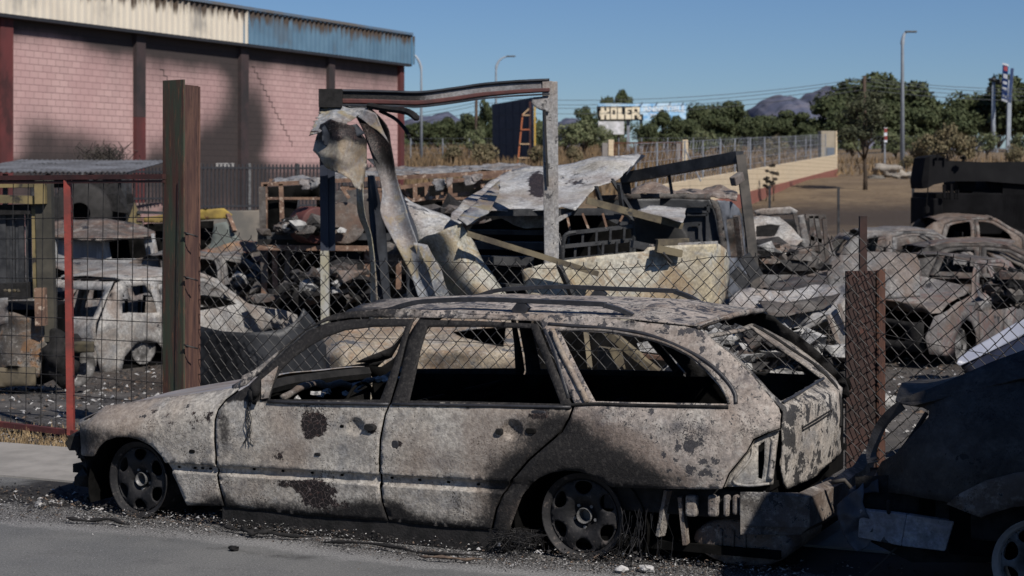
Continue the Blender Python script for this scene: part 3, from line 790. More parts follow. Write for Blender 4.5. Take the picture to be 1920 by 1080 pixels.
# steel cords left from the rear tyre
mb = MB()
for k in range(70):
    a = rr.uniform(-.9, .5); r = RW * rr.uniform(.98, 1.35); y = .78 + rr.uniform(-.14, .05)
    pts = []
    for i in range(8):
        aa = a - i * .12 * rr.uniform(.6, 1.2); pts.append((r * math.sin(-aa - .2) * -1 - .02 + rr.uniform(-.01, .01), y + rr.uniform(-.015, .015), max(.004, RW - r * math.cos(aa) * .9 - .0 + rr.uniform(-.01, .01))))
    mb.tube(pts, .0016, 3, caps=False)
for k in range(22):
    x = -.25 - rr.uniform(0, .22); y = .82 + rr.uniform(-.1, .12); pts = []
    for i in range(7):
        t = i / 6; pts.append((x + .10 * math.sin(t * 2 + k) * t + rr.uniform(-.006, .006), y + t * .1 * rr.uniform(-1, 1), .28 * (1 - t) ** 1.5 + .008))
    mb.tube(pts, .0016, 3, caps=False)
for k in range(70):
    x = .30 + rr.uniform(-.10, .14); y = .84 + rr.uniform(-.08, .10); pts = []
    for i in range(7):
        t = i / 6; aa = rr.uniform(0, 6.28); pts.append((x + .09 * math.cos(aa) * t, y + .05 * math.sin(aa), .03 + .10 * abs(math.sin(aa * 2 + t))))
    mb.tube(pts, .0014, 3, caps=False)
mb.build('tyre_cord', M['wire'], wagon)
# ------------------------------------------------------------ ground
def gmat():
    s = NB('asphalt'); s.obj(False)
    n = s.noise(1.1, 4, .6); c = s.mix(s.step(n, .3, .7), (.095, .098, .10), (.14, .14, .136))
    c = s.mix(s.math('MULTIPLY', s.step(s.noise(2.3, 7, .7), .5, .7), .55), c, (.075, .075, .076)); c = s.mix(s.step(s.noise(95, 3, .85), .54, .66), c, (.26, .26, .25))
    c = s.mix(s.step(s.noise(80, 3, .85), .56, .66), c, (.035, .035, .035))
    at = s.attr('burn'); nn = s.math('MULTIPLY', s.math('SUBTRACT', s.noise(5, 8, .7), .5), 1.1)
    c = s.mix(s.step(s.math('ADD', at[0], nn), .25, .8), c, (.018, .017, .017))
    c = s.mix(s.math('MULTIPLY', s.step(s.math('ADD', at[1], nn), .4, .7), s.step(s.noise(90, 5, .8), .45, .6)), c, (.30, .295, .29))
    return s.done(c, .9, 0, s.bump(s.noise(140, 3, .8), .6, .006))
M['asphalt'] = gmat()
def strip_sheet(name, x0, x1, ydef, z, m, step, attr=None, kind='structure', zn=None):
    pass
# road: dense near the wreck
SN = Vector((-.4159, -.9094, 0))
def street(a, b, z=0): # a along the street to the left, b away from the camera side (0 = flank line of the wreck)
    return w2(a, .86 - b, z)
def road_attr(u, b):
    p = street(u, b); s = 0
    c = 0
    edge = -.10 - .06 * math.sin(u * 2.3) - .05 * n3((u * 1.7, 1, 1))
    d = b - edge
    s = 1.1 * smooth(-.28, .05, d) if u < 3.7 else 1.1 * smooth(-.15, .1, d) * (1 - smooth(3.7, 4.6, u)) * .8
    if u < -.9: s = max(s, 1.0 * smooth(-.9, -1.3, u))  # road right of the wagon painted black for the shadow lying there
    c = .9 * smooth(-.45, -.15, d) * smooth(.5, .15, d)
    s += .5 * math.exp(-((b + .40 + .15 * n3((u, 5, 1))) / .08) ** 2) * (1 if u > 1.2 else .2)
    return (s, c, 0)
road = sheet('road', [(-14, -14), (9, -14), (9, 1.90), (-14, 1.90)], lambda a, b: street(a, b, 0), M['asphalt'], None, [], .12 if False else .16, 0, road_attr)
tag(road, kind='structure')
M['pave'] = plain('concrete_pavement', (.20, .19, .175), (.27, .255, .235), sc=3, rough=.9, c3=(.10, .095, .09), t3=(.60, .8), sc3=60, rnd=False, bs=.5)
mb = MB(); 
def slab(a0, a1, b0, b1, z0, z1):
    P = [street(a0, b0), street(a1, b0), street(a1, b1), street(a0, b1)]
    vs = [p + Vector((0, 0, z0)) for p in P] + [p + Vector((0, 0, z1)) for p in P]
    return vs, [(0, 3, 2, 1), (4, 5, 6, 7), (0, 1, 5, 4), (1, 2, 6, 5), (2, 3, 7, 6), (3, 0, 4, 7)]
for nm, a0, a1, b0, b1, z0, z1, m in (('pavement', -14, 9, .85, 1.98, -.1, .012, M['pave']),):
    v_, f_ = slab(a0, a1, b0, b1, z0, z1); tag(MB().add(v_, f_).build(nm, m, None), kind='structure')
def lerp_line(p, q, t): return Vector(p).lerp(Vector(q), t)
# terrain: yard, then the dry field rising to the trees
def terr():
    s = NB('yard_ground'); s.obj(False); at = s.attr('burn')
    n = s.noise(.9, 6, .65); c = s.mix(s.step(n, .35, .65), (.10, .092, .084), (.04, .038, .037))
    f = s.mix(s.step(s.noise(.35, 6, .7), .35, .65), (.125, .088, .052), (.20, .145, .085))
    f = s.mix(s.step(s.noise(1.4, 8, .75), .5, .62), f, (.085, .058, .034)); f = s.mix(s.step(s.noise(6, 5, .7), .5, .7), f, (.08, .052, .03))
    c = s.mix(at[1], c, f)
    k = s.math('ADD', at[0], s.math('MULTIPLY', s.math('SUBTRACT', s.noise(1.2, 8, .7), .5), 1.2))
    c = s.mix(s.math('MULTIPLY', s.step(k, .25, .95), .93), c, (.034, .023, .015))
    c = s.mix(s.math('MULTIPLY', s.step(s.noise(22, 5, .75), .58, .66), .6), c, (.30, .29, .28))
    return s.done(c, .95, 0, s.bump(s.noise(18, 5, .7), .6, .03))
M['ground'] = terr()
ys = [-40, -10, 4, 8, 10] + [10 + .6 * i for i in range(1, 45)] + [37 + 2 * i for i in range(0, 70)] + [180, 200, 215, 230, 245, 260, 400, 800, 2000, 6000]
xs = [-4000, -800, -200, -80, -40] + [-20 + .8 * i for i in range(0, 60)] + [30, 36, 42, 50, 60, 80, 120, 220, 900, 4000]
vs = []; fs = []; dat = []
for y in ys:
    for x in xs:
        z = ground_z(y) - .03 + (n3((x * .35, y * .35, 0)) * (.03 if y > 14 else .0) + (n3((x * .05, y * .05, 3)) * .35 if y > 45 else 0))
        if y < 15 and (Vector((x, y, 0)) - CAR0).dot(MX) > -1.12: z = -.16
        vs.append((x, y, z))
        px = 960 + F * x / max(y, .1); gl = smooth(40, 52, y)
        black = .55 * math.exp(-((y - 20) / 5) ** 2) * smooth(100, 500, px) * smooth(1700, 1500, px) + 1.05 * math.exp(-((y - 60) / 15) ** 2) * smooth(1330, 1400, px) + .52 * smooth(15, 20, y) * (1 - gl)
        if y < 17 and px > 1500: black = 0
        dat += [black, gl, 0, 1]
nx = len(xs)
for j in range(len(ys) - 1):
    for i in range(nx - 1): fs.append((j * nx + i, j * nx + i + 1, (j + 1) * nx + i + 1, (j + 1) * nx + i))
me = bpy.data.meshes.new('ground'); me.from_pydata(vs, [], fs); me.materials.append(M['ground'])
me.color_attributes.new('burn', 'FLOAT_COLOR', 'POINT').data.foreach_set('color', dat)
me.polygons.foreach_set('use_smooth', [True] * len(me.polygons))
o = bpy.data.objects.new('ground', me); col.objects.link(o); tag(o, kind='structure')
# verge of dry grass and rubbish under the gate
M['straw'] = plain('dry_straw', (.30, .22, .12), (.16, .11, .06), sc=20, rough=.9, bs=0)
M['charmix'] = plain('ash_and_char', (.010, .010, .010), (.05, .048, .047), sc=60, rough=.9, c3=(.42, .41, .40), t3=(.64, .68), sc3=90, bs=0, thr=(.45, .6))
rr = random.Random(11)
def scatter(name, n, fpos, fsize, m, label, mats=None, flat=.5):
    mb = MB()
    for i in range(n):
        p = fpos(i); s = fsize(i)
        a = rr.uniform(0, 6.28); d = Vector((math.cos(a), math.sin(a), rr.uniform(-.2, .5))) * s * rr.uniform(.6, 1.8)
        e = Vector((-math.sin(a), math.cos(a), rr.uniform(-.3, .3))) * s * rr.uniform(.2, .6); f = Vector((rr.uniform(-.3, .3), rr.uniform(-.3, .3), 1)) * s * flat * rr.uniform(.3, 1)
        if mats: mb.cur = rr.choices(range(len(mats)), m)[0]
        mb.add([p - d * .5 - e * .5, p + d * .5 - e * .3, p + d * .3 + e * .5, p - d * .4 + e * .5, p + f], [(0, 1, 4), (1, 2, 4), (2, 3, 4), (3, 0, 4)])
    o = mb.build(name, mats or m, None); tag(o, label, None, None, 'stuff'); return o
def debpos(i):
    u = rr.uniform(-1.1, 3.4) if i % 8 else rr.uniform(3.3, 4.4); b = -.06 - abs(rr.gauss(0, .10)) + rr.uniform(0, .12) - .06 * math.sin(u * 2.3)
    if i % 3 == 0: b = rr.uniform(-.02, .35)
    if u > 3.0: b += rr.uniform(-.1, .35)
    return street(u, b, rr.uniform(.0, .02) + .045 * rr.random() * math.exp(-((b - .05) / .12) ** 2))
M['char_chip'] = plain('char_chip', (.012, .011, .011), (.04, .038, .037), sc=40, rough=.8, bs=0)
M['ash_chip'] = plain('ash_chip', (.22, .22, .22), (.42, .41, .40), sc=40, rough=.9, bs=0)
M['brown_chip'] = plain('rust_chip', (.07, .05, .04), (.15, .11, .08), sc=40, rough=.9, bs=0)
scatter('ash_debris', 12000, debpos, lambda i: rr.uniform(.004, .014) if i % 12 else rr.uniform(.015, .035), (7, 1.5, 1), 'strip of ash, char flakes and burnt fragments along the foot of the wagon', [M['char_chip'], M['ash_chip'], M['brown_chip']])
def debpos2(i):
    u = rr.uniform(-2.6, -.2); b = rr.uniform(-1.1, .6); return street(u, b, .003)
scatter('ash_debris', 1800, debpos2, lambda i: rr.uniform(.004, .02), (8, 1, 1), 'ash and burnt fragments on the dark road between the wagon and the front of the dark car', [M['char_chip'], M['ash_chip'], M['brown_chip']])
scatter('road_grit', 700, lambda i: street(rr.uniform(-2, 4.3), rr.uniform(-1.6, -.1), .001), lambda i: rr.uniform(.002, .007), (4, 2, 1), 'scattered grit and small flakes on the open road', [M['char_chip'], M['ash_chip'], M['brown_chip']])
# cords and charred strips of tyre on the ground
for k, (u0, u1, b, r, lab) in enumerate(((1.35, .45, -.17, .010, 'charred rubber strip lying along the middle of the debris below the doors'), (2.05, 1.45, -.10, .012, 'twisted charred strip below the front door of the wagon'), (1.9, 1.68, -.13, .017, 'short thick charred stick standing out of the ash'), (.75, .40, -.27, .009, 'thin brown strip of trim near the rear wheel'), (2.95, 2.55, -.20, .012, 'flat burnt strip on the road behind the front wheel'))):
    pts = [street(u0 + (u1 - u0) * t, b + .03 * math.sin(t * 6 + k), .012 + r + .015 * abs(math.sin(t * 5 + k * 2))) for t in [i / 10 for i in range(11)]]
    mb = MB(); mb.tube([p + Vector((0, 0, -r * .5)) + Vector((rr.uniform(-1, 1), rr.uniform(-1, 1), 0)) * .012 for p in pts], [r * .75 * (1 + .5 * math.sin(i * 1.9)) * (.35 if i in (0, 10) else 1) for i in range(11)], 6); tag(mb.build('charred_strip', M['black'] if k != 3 else M['brown_chip'], None, True), lab, 'debris', 'charred strips on the road')
for k, (px, py, r, lab, m) in enumerate(((75, 951, .030, 'round white stone in the shadow in front of the wagon', 'ash'), (438, 1033, .022, 'small black lump alone on the open road', 'black'), (1213, 1073, .03, 'white crumpled scrap near the bottom edge by the rear wheel', 'ash'), (1165, 1074, .026, 'pale bluish crumpled scrap left of the white one below the rear wheel', 'ash'))):
    Z = H * F / (py - 330); mb = MB(); blob(mb, GP(px, Z, r * .6), r, k + 3, 2, (1.2, 1, .75), .35); tag(mb.build('stone' if k == 0 else 'scrap', M[m], None, k == 0), lab, 'stone' if k == 0 else 'scrap')
# verge
mb = MB()
def blades(mb, n, fp, h0, h1, w=.004):
    for i in range(n):
        p = fp(); h = rr.uniform(h0, h1); a = rr.uniform(0, 6.28); t = Vector((math.cos(a), math.sin(a), 0)); s = Vector((-t.y, t.x, 0)) * w
        mb.add([p - s, p + s, p + t * h * rr.uniform(.2, .9) + Vector((0, 0, h * rr.uniform(.2, 1)))], [(0, 1, 2)])
blades(mb, 9000, lambda: street(rr.uniform(2.2, 6.5), rr.uniform(1.96, 2.9), -.03), .02, .10)
tag(mb.build('dry_grass', M['straw'], None), 'strip of trampled dry grass between the pavement and the red gate', None, None, 'stuff')
scatter('verge_litter', 1500, lambda i: street(rr.uniform(2.2, 6.8), rr.uniform(1.96, 3.0), -.02), lambda i: rr.uniform(.01, .035), (7, 2, 2), 'burnt litter and clods under the red gate', [M['char_chip'], M['ash_chip'], M['brown_chip']])
scatter('yard_litter', 9000, lambda i: (lambda Z, px: GP(px, Z, -.02))(rr.uniform(13.5, 30), rr.uniform(-20, 1940)), lambda i: rr.uniform(.015, .07), (5, 2, 2), 'burnt litter and ash spread over the yard behind the fence', [M['char_chip'], M['ash_chip'], M['brown_chip']])

# ------------------------------------------------------------ fence line
LB = Vector((-2.20, 13.0, 0)); RP = Vector((2.10, 11.2, 0))
M['beam_green'] = plain('old_green_paint_rust', (.045, .056, .036), (.075, .034, .026), sc=3.0, rough=.75, stretch=(5, 5, .6), c3=(.14, .07, .04), t3=(.58, .66), sc3=9, rnd=False)
M['beam_brown'] = plain('rusty_brown_steel', (.13, .07, .05), (.065, .035, .03), sc=4, rough=.8, stretch=(6, 6, .7), c3=(.02, .015, .014), t3=(.58, .68), sc3=7, rnd=False)
def hbeam(name, base, w, d, h, rz, m, label, tw=.012):
    e = empty(name, base, rz, label, 'post')
    return e
post = empty('steel_post', LB, math.radians(0), 'tall rusty steel H-beam post with green paint traces at the gate', 'post', None)
hp = 2.60
def vp(px, Z): return Vector(((px - 960) / F * Z, Z, 0))
# flange outer face left, edge, recess with web, far flange
a = vp(305, 12.95); b = vp(344, 12.80); c = vp(372, 13.02)
def slabz(mb, p, q, t, z0, z1):
    d = (q - p).normalized(); n = Vector((d.y, -d.x, 0)) * -1 * t
    P = [p, q, q + n, p + n]; vs = [x + Vector((0, 0, z0)) for x in P] + [x + Vector((0, 0, z1)) for x in P]
    mb.add(vs, [(0, 3, 2, 1), (4, 5, 6, 7), (0, 1, 5, 4), (1, 2, 6, 5), (2, 3, 7, 6), (3, 0, 4, 7)])
mb = MB(); slabz(mb, a, b, .014, -.05, hp); to_local(mb, post); mb.build('flange', M['beam_green'], post)
mb = MB(); mid = (a + b) / 2 + Vector((.0, .012, 0)); off = (c - b); slabz(mb, b + Vector((.002, .016, 0)), c, .010, -.05, hp - .035); to_local(mb, post); mb.build('web', M['beam_brown'], post)
mb = MB(); slabz(mb, a + off * 1.0 + Vector((0, .05, 0)), c + Vector((.002, .002, 0)), .014, -.05, hp - .04); to_local(mb, post); mb.build('flange', M['beam_brown'], post)
for z in (1.51, 1.2, .72, .4):
    mb = MB()
    p = b + Vector((.03, -.03, z)); mb.tube([p + Vector((-.02, 0, .01)), p + Vector((.0, -.015, .005)), p + Vector((.05, 0, -.01)), p + Vector((.07, .03, -.02))], .006, 5); mb.box(p, (.02, .015, .02)); to_local(mb, post); mb.build('wire_tie', M['wire'], post)
# right post
M['post_red'] = plain('rusty_red_post', (.048, .026, .022), (.028, .019, .017), sc=5, rough=.8, c3=(.07, .032, .024), t3=(.55, .7), sc3=9, rnd=False)
post2 = empty('steel_post', RP, 0, 'short wide rusty steel post beside the wagon tail, narrow bar standing on top', 'post')
mb = MB(); p = vp(1587, 11.15); q = vp(1646, 11.20); r_ = vp(1660, 11.32); slabz(mb, p, q, .02, -.05, 1.333); to_local(mb, post2); mb.build('face_plate', M['post_red'], post2)
mb = MB(); slabz(mb, q + Vector((.003, -.02, 0)), r_, .014, -.05, 1.338); to_local(mb, post2); mb.build('flange', plain('sunlit_rust', (.11, .052, .033), (.07, .036, .026), sc=7, rough=.8, rnd=False), post2)  # flange painted brighter than the face, as its sunlit side
mb = MB(); t_ = vp(1618, 11.26); mb.box(t_ + Vector((0, 0, 1.46)), (.044, .044, .42)); to_local(mb, post2); mb.build('top_bar', M['post_red'], post2)
# chain link: woven zigzag wires
M['mesh_wire'] = plain('dark_fence_wire', (.012, .012, .013), (.028, .026, .025), sc=40, rough=.55, bs=0)
FD = (RP - LB).normalized()
def fence_len(px):
    k = (px - 960) / F; return (k * LB.y - LB.x) / (FD.x - k * FD.y)
TOP = [(373, 425), (414, 430), (481, 446), (600, 470), (690, 486), (751, 486), (898, 486), (1029, 494), (1152, 498), (1259, 492), (1359, 475), (1404, 478), (1450, 473), (1508, 458), (1567, 446), (1600, 426), (1627, 446), (1715, 466), (1804, 483), (1920, 503), (2100, 520)]
TL = []
for (px, py) in TOP:
    s = fence_len(px); p = LB + FD * s; TL.append((s, H - (py - 330) / F * p.y))
def ftop(s):
    for (a, za), (b, zb) in zip(TL, TL[1:]):
        if s <= b: return za + (zb - za) * (s - a) / (b - a) if b > a else za
    return TL[-1][1]
def chainlink(name, s0, s1, label, cell=.048, origin=LB, d=FD, topf=ftop, z0=.0, wig=.03):
    fe = empty(name, origin + d * s0, math.atan2(d.y, d.x), label, 'fence'); mb = MB(); n = int((s1 - s0) / cell)
    nr = Vector((d.y, -d.x, 0))
    for i in range(n):
        sA = s0 + (i + .5) * cell; zt = topf(sA); rows = int((zt - z0) / .052); pts = []
        zz0 = zt - rows * .052
        for j in range(rows + 1):
            s = sA + (cell * .53 if (j % 2) ^ (rows % 2) ^ (i % 2) else -cell * .53)
            z = zz0 + j * .052
            q = origin + d * s + nr * .07 + Vector((0, 0, z)); w = n3((s * 1.1, z * 1.1, 4)) * wig
            q = q + nr * (w + (.003 if i % 2 else -.003)) + d * n3((s * 2, z * 2, 8)) * .02 + Vector((0, 0, n3((s * 1.7, z * 1.3, 9)) * .02)); pts.append(q)
        # sharp zigzag as flat-sided wires
        for p, q in zip(pts, pts[1:]): mb.tube([p, q], .0029, 4, caps=False)
        # twisted tip
        if (rows % 2) ^ (rows % 2) ^ (i % 2): mb.tube([pts[-1] - d * cell * .1 * 0, pts[-1] + Vector((0, 0, .018))], .003, 4, caps=False)
    to_local(mb, fe); mb.build('wire_mesh', M['mesh_wire'], fe)
    mb = MB()
    for dz in (.02, .55):
        pts = [origin + d * s + Vector((0, 0, topf(s) - dz - .01 * math.sin(s * 3))) + nr * (.07 + n3((s * 1.1, 1, 4)) * wig) for s in np.linspace(s0, s1, 40)]
        mb.tube(pts, .0022, 4, caps=False)
    to_local(mb, fe); mb.build('tension_wire', M['mesh_wire'], fe); return fe
chainlink('chain_link_fence', .04, fence_len(1586), 'sagging burnt chain link fence behind the wagon between the two steel posts')
chainlink('chain_link_fence', fence_len(1586), fence_len(2080), 'chain link fence running right from the short rusty post behind the dark car')
# red gate with welded mesh
M['gate_red'] = plain('faded_red_paint', (.25, .045, .035), (.13, .035, .03), sc=5, rough=.6, c3=(.05, .02, .018), t3=(.62, .7), sc3=12)
M['gate_dark'] = plain('sooty_red_paint', (.06, .022, .02), (.03, .015, .014), sc=5, rough=.7)
gate = empty('mesh_gate', vp(130, 13.6), 0, 'red framed gate panel filled with black welded wire mesh at the left', 'gate')
def gp(px, py): return V(px, py, 13.75 - (px / 305) * .85)
mb = MB(); mb.beam(gp(127, 338), gp(133, 815), .055, .05); to_local(mb, gate); mb.build('upright', M['gate_red'], gate)
mb = MB(); mb.beam(gp(-60, 334), gp(308, 331), .04, .035); mb.beam(gp(-60, 343), gp(308, 340), .02, .02); to_local(mb, gate); mb.build('top_rail', M['gate_dark'], gate)
mb = MB(); mb.beam(gp(-60, 788), gp(142, 812), .045, .04); to_local(mb, gate); mb.build('bottom_rail', plain('dark_red_paint', (.12, .03, .026), (.06, .02, .02), sc=6), gate)
mb = MB()
for i in range(-2, 12):
    x = 20 + 28.2 * i; y1 = 792 + x * .09 if x < 142 else min(830, 792 + x * .09)
    mb.tube([gp(x + 5, 336), gp(x + 3, 500), gp(x, y1)], .0032, 4, caps=False)
for y in (411, 448, 485, 521, 557, 593, 628, 662, 697, 732):
    sl = (y - 486) * .00022; mb.tube([gp(-60, y - 60 * sl * 1), gp(120, y + 120 * sl * 1.2), gp(306, y + 306 * sl * 1.3 + 3)], .0032, 4, caps=False)
for k in range(16):
    y = 350 + 28 * k; mb.tube([gp(121, y), gp(137, y + 22)], .0025, 4, caps=False)
to_local(mb, gate); mb.build('wire_mesh', M['mesh_wire'], gate)
M['rim2'] = plain('ashy_rim', (.16, .155, .15), (.05, .048, .045), sc=9, rough=.7, c3=(.35, .34, .33), t3=(.58, .66), sc3=14)
# ------------------------------------------------------------ the dark car in front right, nose towards the wagon
M['van'] = burnt('sooty_dark_paint', (.020, .0195, .0195), (.012, .012, .012), C=(.008, .008, .008), flake=.55, speck=.6, fs=9, D=(.11, .105, .10), Dw=.6, base_soot=.28, scab=.10)
M['van_flare'] = burnt('greyish_scorched_arch', (.13, .125, .12), (.05, .049, .048), flake=.6, speck=.6, fs=12)
M['van_bumper'] = burnt('pale_blue_bumper_paint', (.42, .44, .50), (.34, .36, .41), flake=.50, speck=.2, fs=9, D=(.12, .12, .14), Dw=.3)
van = empty('dark_car', w2(-2.4, 0, 0), CAR_RZ, 'charred dark car at the right edge, nose towards the wagon, headlamp burnt out', 'car')
def Vv(u, z):
    v = .86
    if z > .55: v -= .30 * ((z - .55) / .45) ** 1.8
    if u > -1.95: v -= .34 * ((u + 1.95) / .55) ** 2
    return max(v, .2)
def vsp(px, py):
    best = None; v = .95
    while v > .05:
        u, z = uz(px, py, v); g = Vv(u, z) - v
        if g >= 0: return u, z
        if best is None or abs(g) < best[0]: best = (abs(g), u, z)
        v -= .004
    return best[1], best[2]
U0 = -2.4
def vm(ex=0): return lambda u, z: Vector((u - U0, Vv(u, z) + ex + n3((u * 1.5, z * 1.5, 7)) * .035 + crease(Vector((u * 1.3, 0, z * 1.3)), 3) * .004 + n3((u * 8, z * 8, 7)) * .008, z))
def vpanel(name, px, m, par=van, holes=(), ex=0, th=.006, step=.04): return sheet(name, [vsp(*p) for p in px], vm(ex), m, par, [[vsp(*q) for q in h] for h in holes], step, th, None, (), (), offset=1)
body_px = [(1678, 753), (1715, 738), (1760, 722), (1800, 704), (1860, 678), (1930, 652), (2060, 640), (2080, 760), (2060, 900), (1960, 930), (1905, 932), (1860, 945), (1838, 962), (1800, 955), (1769, 941), (1700, 928), (1647, 920), (1640, 890), (1652, 866), (1680, 850), (1711, 814), (1741, 783), (1742, 770), (1728, 763), (1711, 761)]
vpanel('front_wing', body_px, M['van'])
vpanel('arch_flare', [(1775, 945), (1800, 925), (1850, 900), (1910, 884), (2000, 880), (2060, 895), (2060, 940), (1960, 945), (1900, 950), (1860, 962), (1840, 970)], M['van_flare'], ex=.018)
# lamp surround strip
mb = MB(); pts = []
for (px, py) in catmull([(1690, 760), (1668, 778), (1650, 800), (1637, 832), (1633, 850), (1636, 868)], 4):
    u, z = vsp(px, py); pts.append(vm(-.01)(u, z))
for i in range(len(pts) - 1): mb.beam(pts[i], pts[i + 1], .05, .012, up=(0, 1, 0))
mb.build('lamp_surround', M['satin_black'], van)
mb = MB(); u, z = vsp(1690, 850); mb.tube([vm(-.02)(*vsp(x, y)) for x, y in ((1736, 775), (1700, 830), (1668, 870))], .012, 6); mb.build('lamp_bracket', M['black'], van)
# far side, bonnet top and firewall
def vz(u, v): return .86 + .0 + (.30 * max(0, -1.55 - u)) ** 1.0 * .95 + .06 * (1 - (v / .75) ** 2)
bo2 = [(-1.62, .66), (-1.50, .50), (-1.42, 0), (-1.50, -.5), (-1.62, -.66), (-2.2, -.72), (-2.75, -.72), (-2.75, .60), (-2.2, .60)]
sheet('bonnet', bo2, lambda u, v: Vector((u - U0, v, vz(u, v) - .05)), M['van'], van, [], .08, .006)
mb = MB(); mb.box((.70, 0, .55), (.02, 1.15, .5)); mb.box((.50, .0, .45), (.5, 1.35, .50)); mb.box((.0, .70, .35), (1.2, .06, .35)); mb.box((-.2, -.80, .55), (1.6, .02, .7)); mb.box((-.3, 0, .3), (1.7, 1.4, .05)); mb.build('engine_bay', M['void'], van)
# bumper bar and crumpled cover
def bp(px, py, ex=0):
    u, z = uz(px, py, .74); return Vector((u - U0, .74 + ex, z))
mb = MB(); A = [(1612, 955), (1700, 965), (1789, 978)]; B = [(1608, 1008), (1690, 1024), (1772, 1034)]
for k in range(2): mb.add([bp(*A[k]), bp(*A[k + 1]), bp(*B[k + 1]), bp(*B[k]), bp(*A[k], -.05), bp(*A[k + 1], -.05), bp(*B[k + 1], -.05), bp(*B[k], -.05)], [(0, 1, 2, 3), (4, 7, 6, 5), (0, 4, 5, 1), (2, 6, 7, 3), (0, 3, 7, 4), (1, 5, 6, 2)])
mb.build('bumper_bar', M['van_bumper'], van, bevel=.006)
def uw(px, py, v, ex=0):
    u, z = uz(px, py, v); return w2(u, v, z)
ribbon('crumpled_bumper', [uw(1569, 948, .70), uw(1575, 985, .70), uw(1590, 1018, .70), uw(1605, 1035, .70)], [uw(1618, 905, .68), uw(1622, 950, .72), uw(1640, 1000, .70), uw(1622, 1030, .70)], plain('melted_plastic', (.10, .105, .125), (.04, .04, .045), sc=6, rough=.5), van, 30, 14, .03, 6.0, 5)
ribbon('crumpled_bumper', [uw(1580, 950, .66), uw(1620, 930, .66), uw(1650, 925, .66)], [uw(1600, 912, .60), uw(1630, 900, .6), uw(1646, 885, .6)], plain('melted_plastic_dark', (.06, .06, .07), (.02, .02, .022), sc=6, rough=.5), van, 20, 10, .03, 6.0, 9)
mb = MB(); P4 = [bp(*q, -.12) for q in ((1596, 905), (1700, 900), (1870, 940), (1870, 1060), (1700, 1060), (1600, 1010))]; mb.add(P4 + [q - Vector((0, .3, 0)) for q in P4], [(0, 1, 2, 3, 4, 5), (11, 10, 9, 8, 7, 6)] + [(i, (i + 1) % 6, 6 + (i + 1) % 6, 6 + i) for i in range(6)]); mb.box((.25, .70, .34), (.5, .08, .18)); mb.box((.62, .2, .3), (.1, 1.0, .25)); u, z = vsp(1677, 943); mb.box((u - U0, .78, z), (.02, .02, .07)); mb.build('lower_frame', M['black'], van, bevel=.01)
RV = .20; wv = rim_parts(van, -.02 + (uz(1945, 1095, .8)[0] - U0), .86, RV - .02, RV + .01, 1, nh=8)
rl_ = plain('rim_lip', (.50, .45, .40), (.30, .28, .27), sc=6, rough=.4)
for ch in [c for c in wv.children if c.name.startswith(('rim', 'hub', 'wheel_disc'))]:
    ch.data.materials[0] = rl_ if not ch.name.startswith('wheel_disc') else M['rim2'] # plain('rim_lip', (.50, .45, .40), (.30, .28, .27), sc=6, rough=.4)
M['cable'] = plain('cable_burnt', (.05, .045, .04), (.03, .025, .02), sc=6, rough=.7)
tag(MB().tube([uw(1560, 905, .5), uw(1583, 900, .5), uw(1596, 915, .45), uw(1600, 935, .45)], .012, 6).build('hose', M['cable'], None, True), 'short curved hose hanging between the wagon tail and the dark car', 'hose')
tag(MB().tube([Vector(q) for q in catmull([tuple(w2(-1.55, .6, .18)), tuple(w2(-1.38, .75, .02)), tuple(w2(-1.15, 1.0, .01)), tuple(w2(-.95, 1.15, .01))], 6)], .006, 5).build('cable', M['cable'], None, True), 'thin cable trailing over the dark road from the crumpled bumper of the dark car', 'cable')

# unseen tall van, added out of view to cast shadow over the lower right corner
pv = empty('shadow_van', (4.85, 5.82, 0), math.radians(-3), 'unseen plain grey van added out of view on the right to cast shadow', 'van')
M['grey_paint'] = plain('grey_van_paint', (.30, .30, .31), (.33, .33, .34), sc=3, rough=.4)
prof = [(-2.1, .35), (-2.1, 1.0), (-2.0, 1.2), (-1.45, 1.42), (-1.0, 2.3), (-.8, 2.6), (2.5, 2.6), (2.55, 2.5), (2.55, .35)]
sidep = [(x, z) for x, z in prof]
# rear end faces left (the wreck): mirror the profile
prof = [(-x, z) for x, z in prof][::-1]
mb = MB(); mb.prism([(x, z) for x, z in prof], 1.7, Matrix.Translation((0, .85, 0)) @ Matrix.Rotation(PI / 2, 4, 'X')); mb.build('body', M['grey_paint'], pv, bevel=.04)
mb = MB(); mb.box((.75, 0, 3.12), (4.4, 1.68, 1.10)); mb.build('shade_box', M['grey_paint'], pv, bevel=.03)  # raised box added so the shadow also covers the dark car
for x in (-1.6, 1.45):
    for y in (-.80, .80):
        mb = MB(); mb.lathe([(.001, .1), (.2, .1), (.31, .09), (.32, 0), (.31, -.09), (.001, -.1)], 24, Matrix.Translation((x, y, .32)) @ Matrix.Rotation(PI / 2, 4, 'X')); mb.build('wheel', M['satin_black'], pv, True)

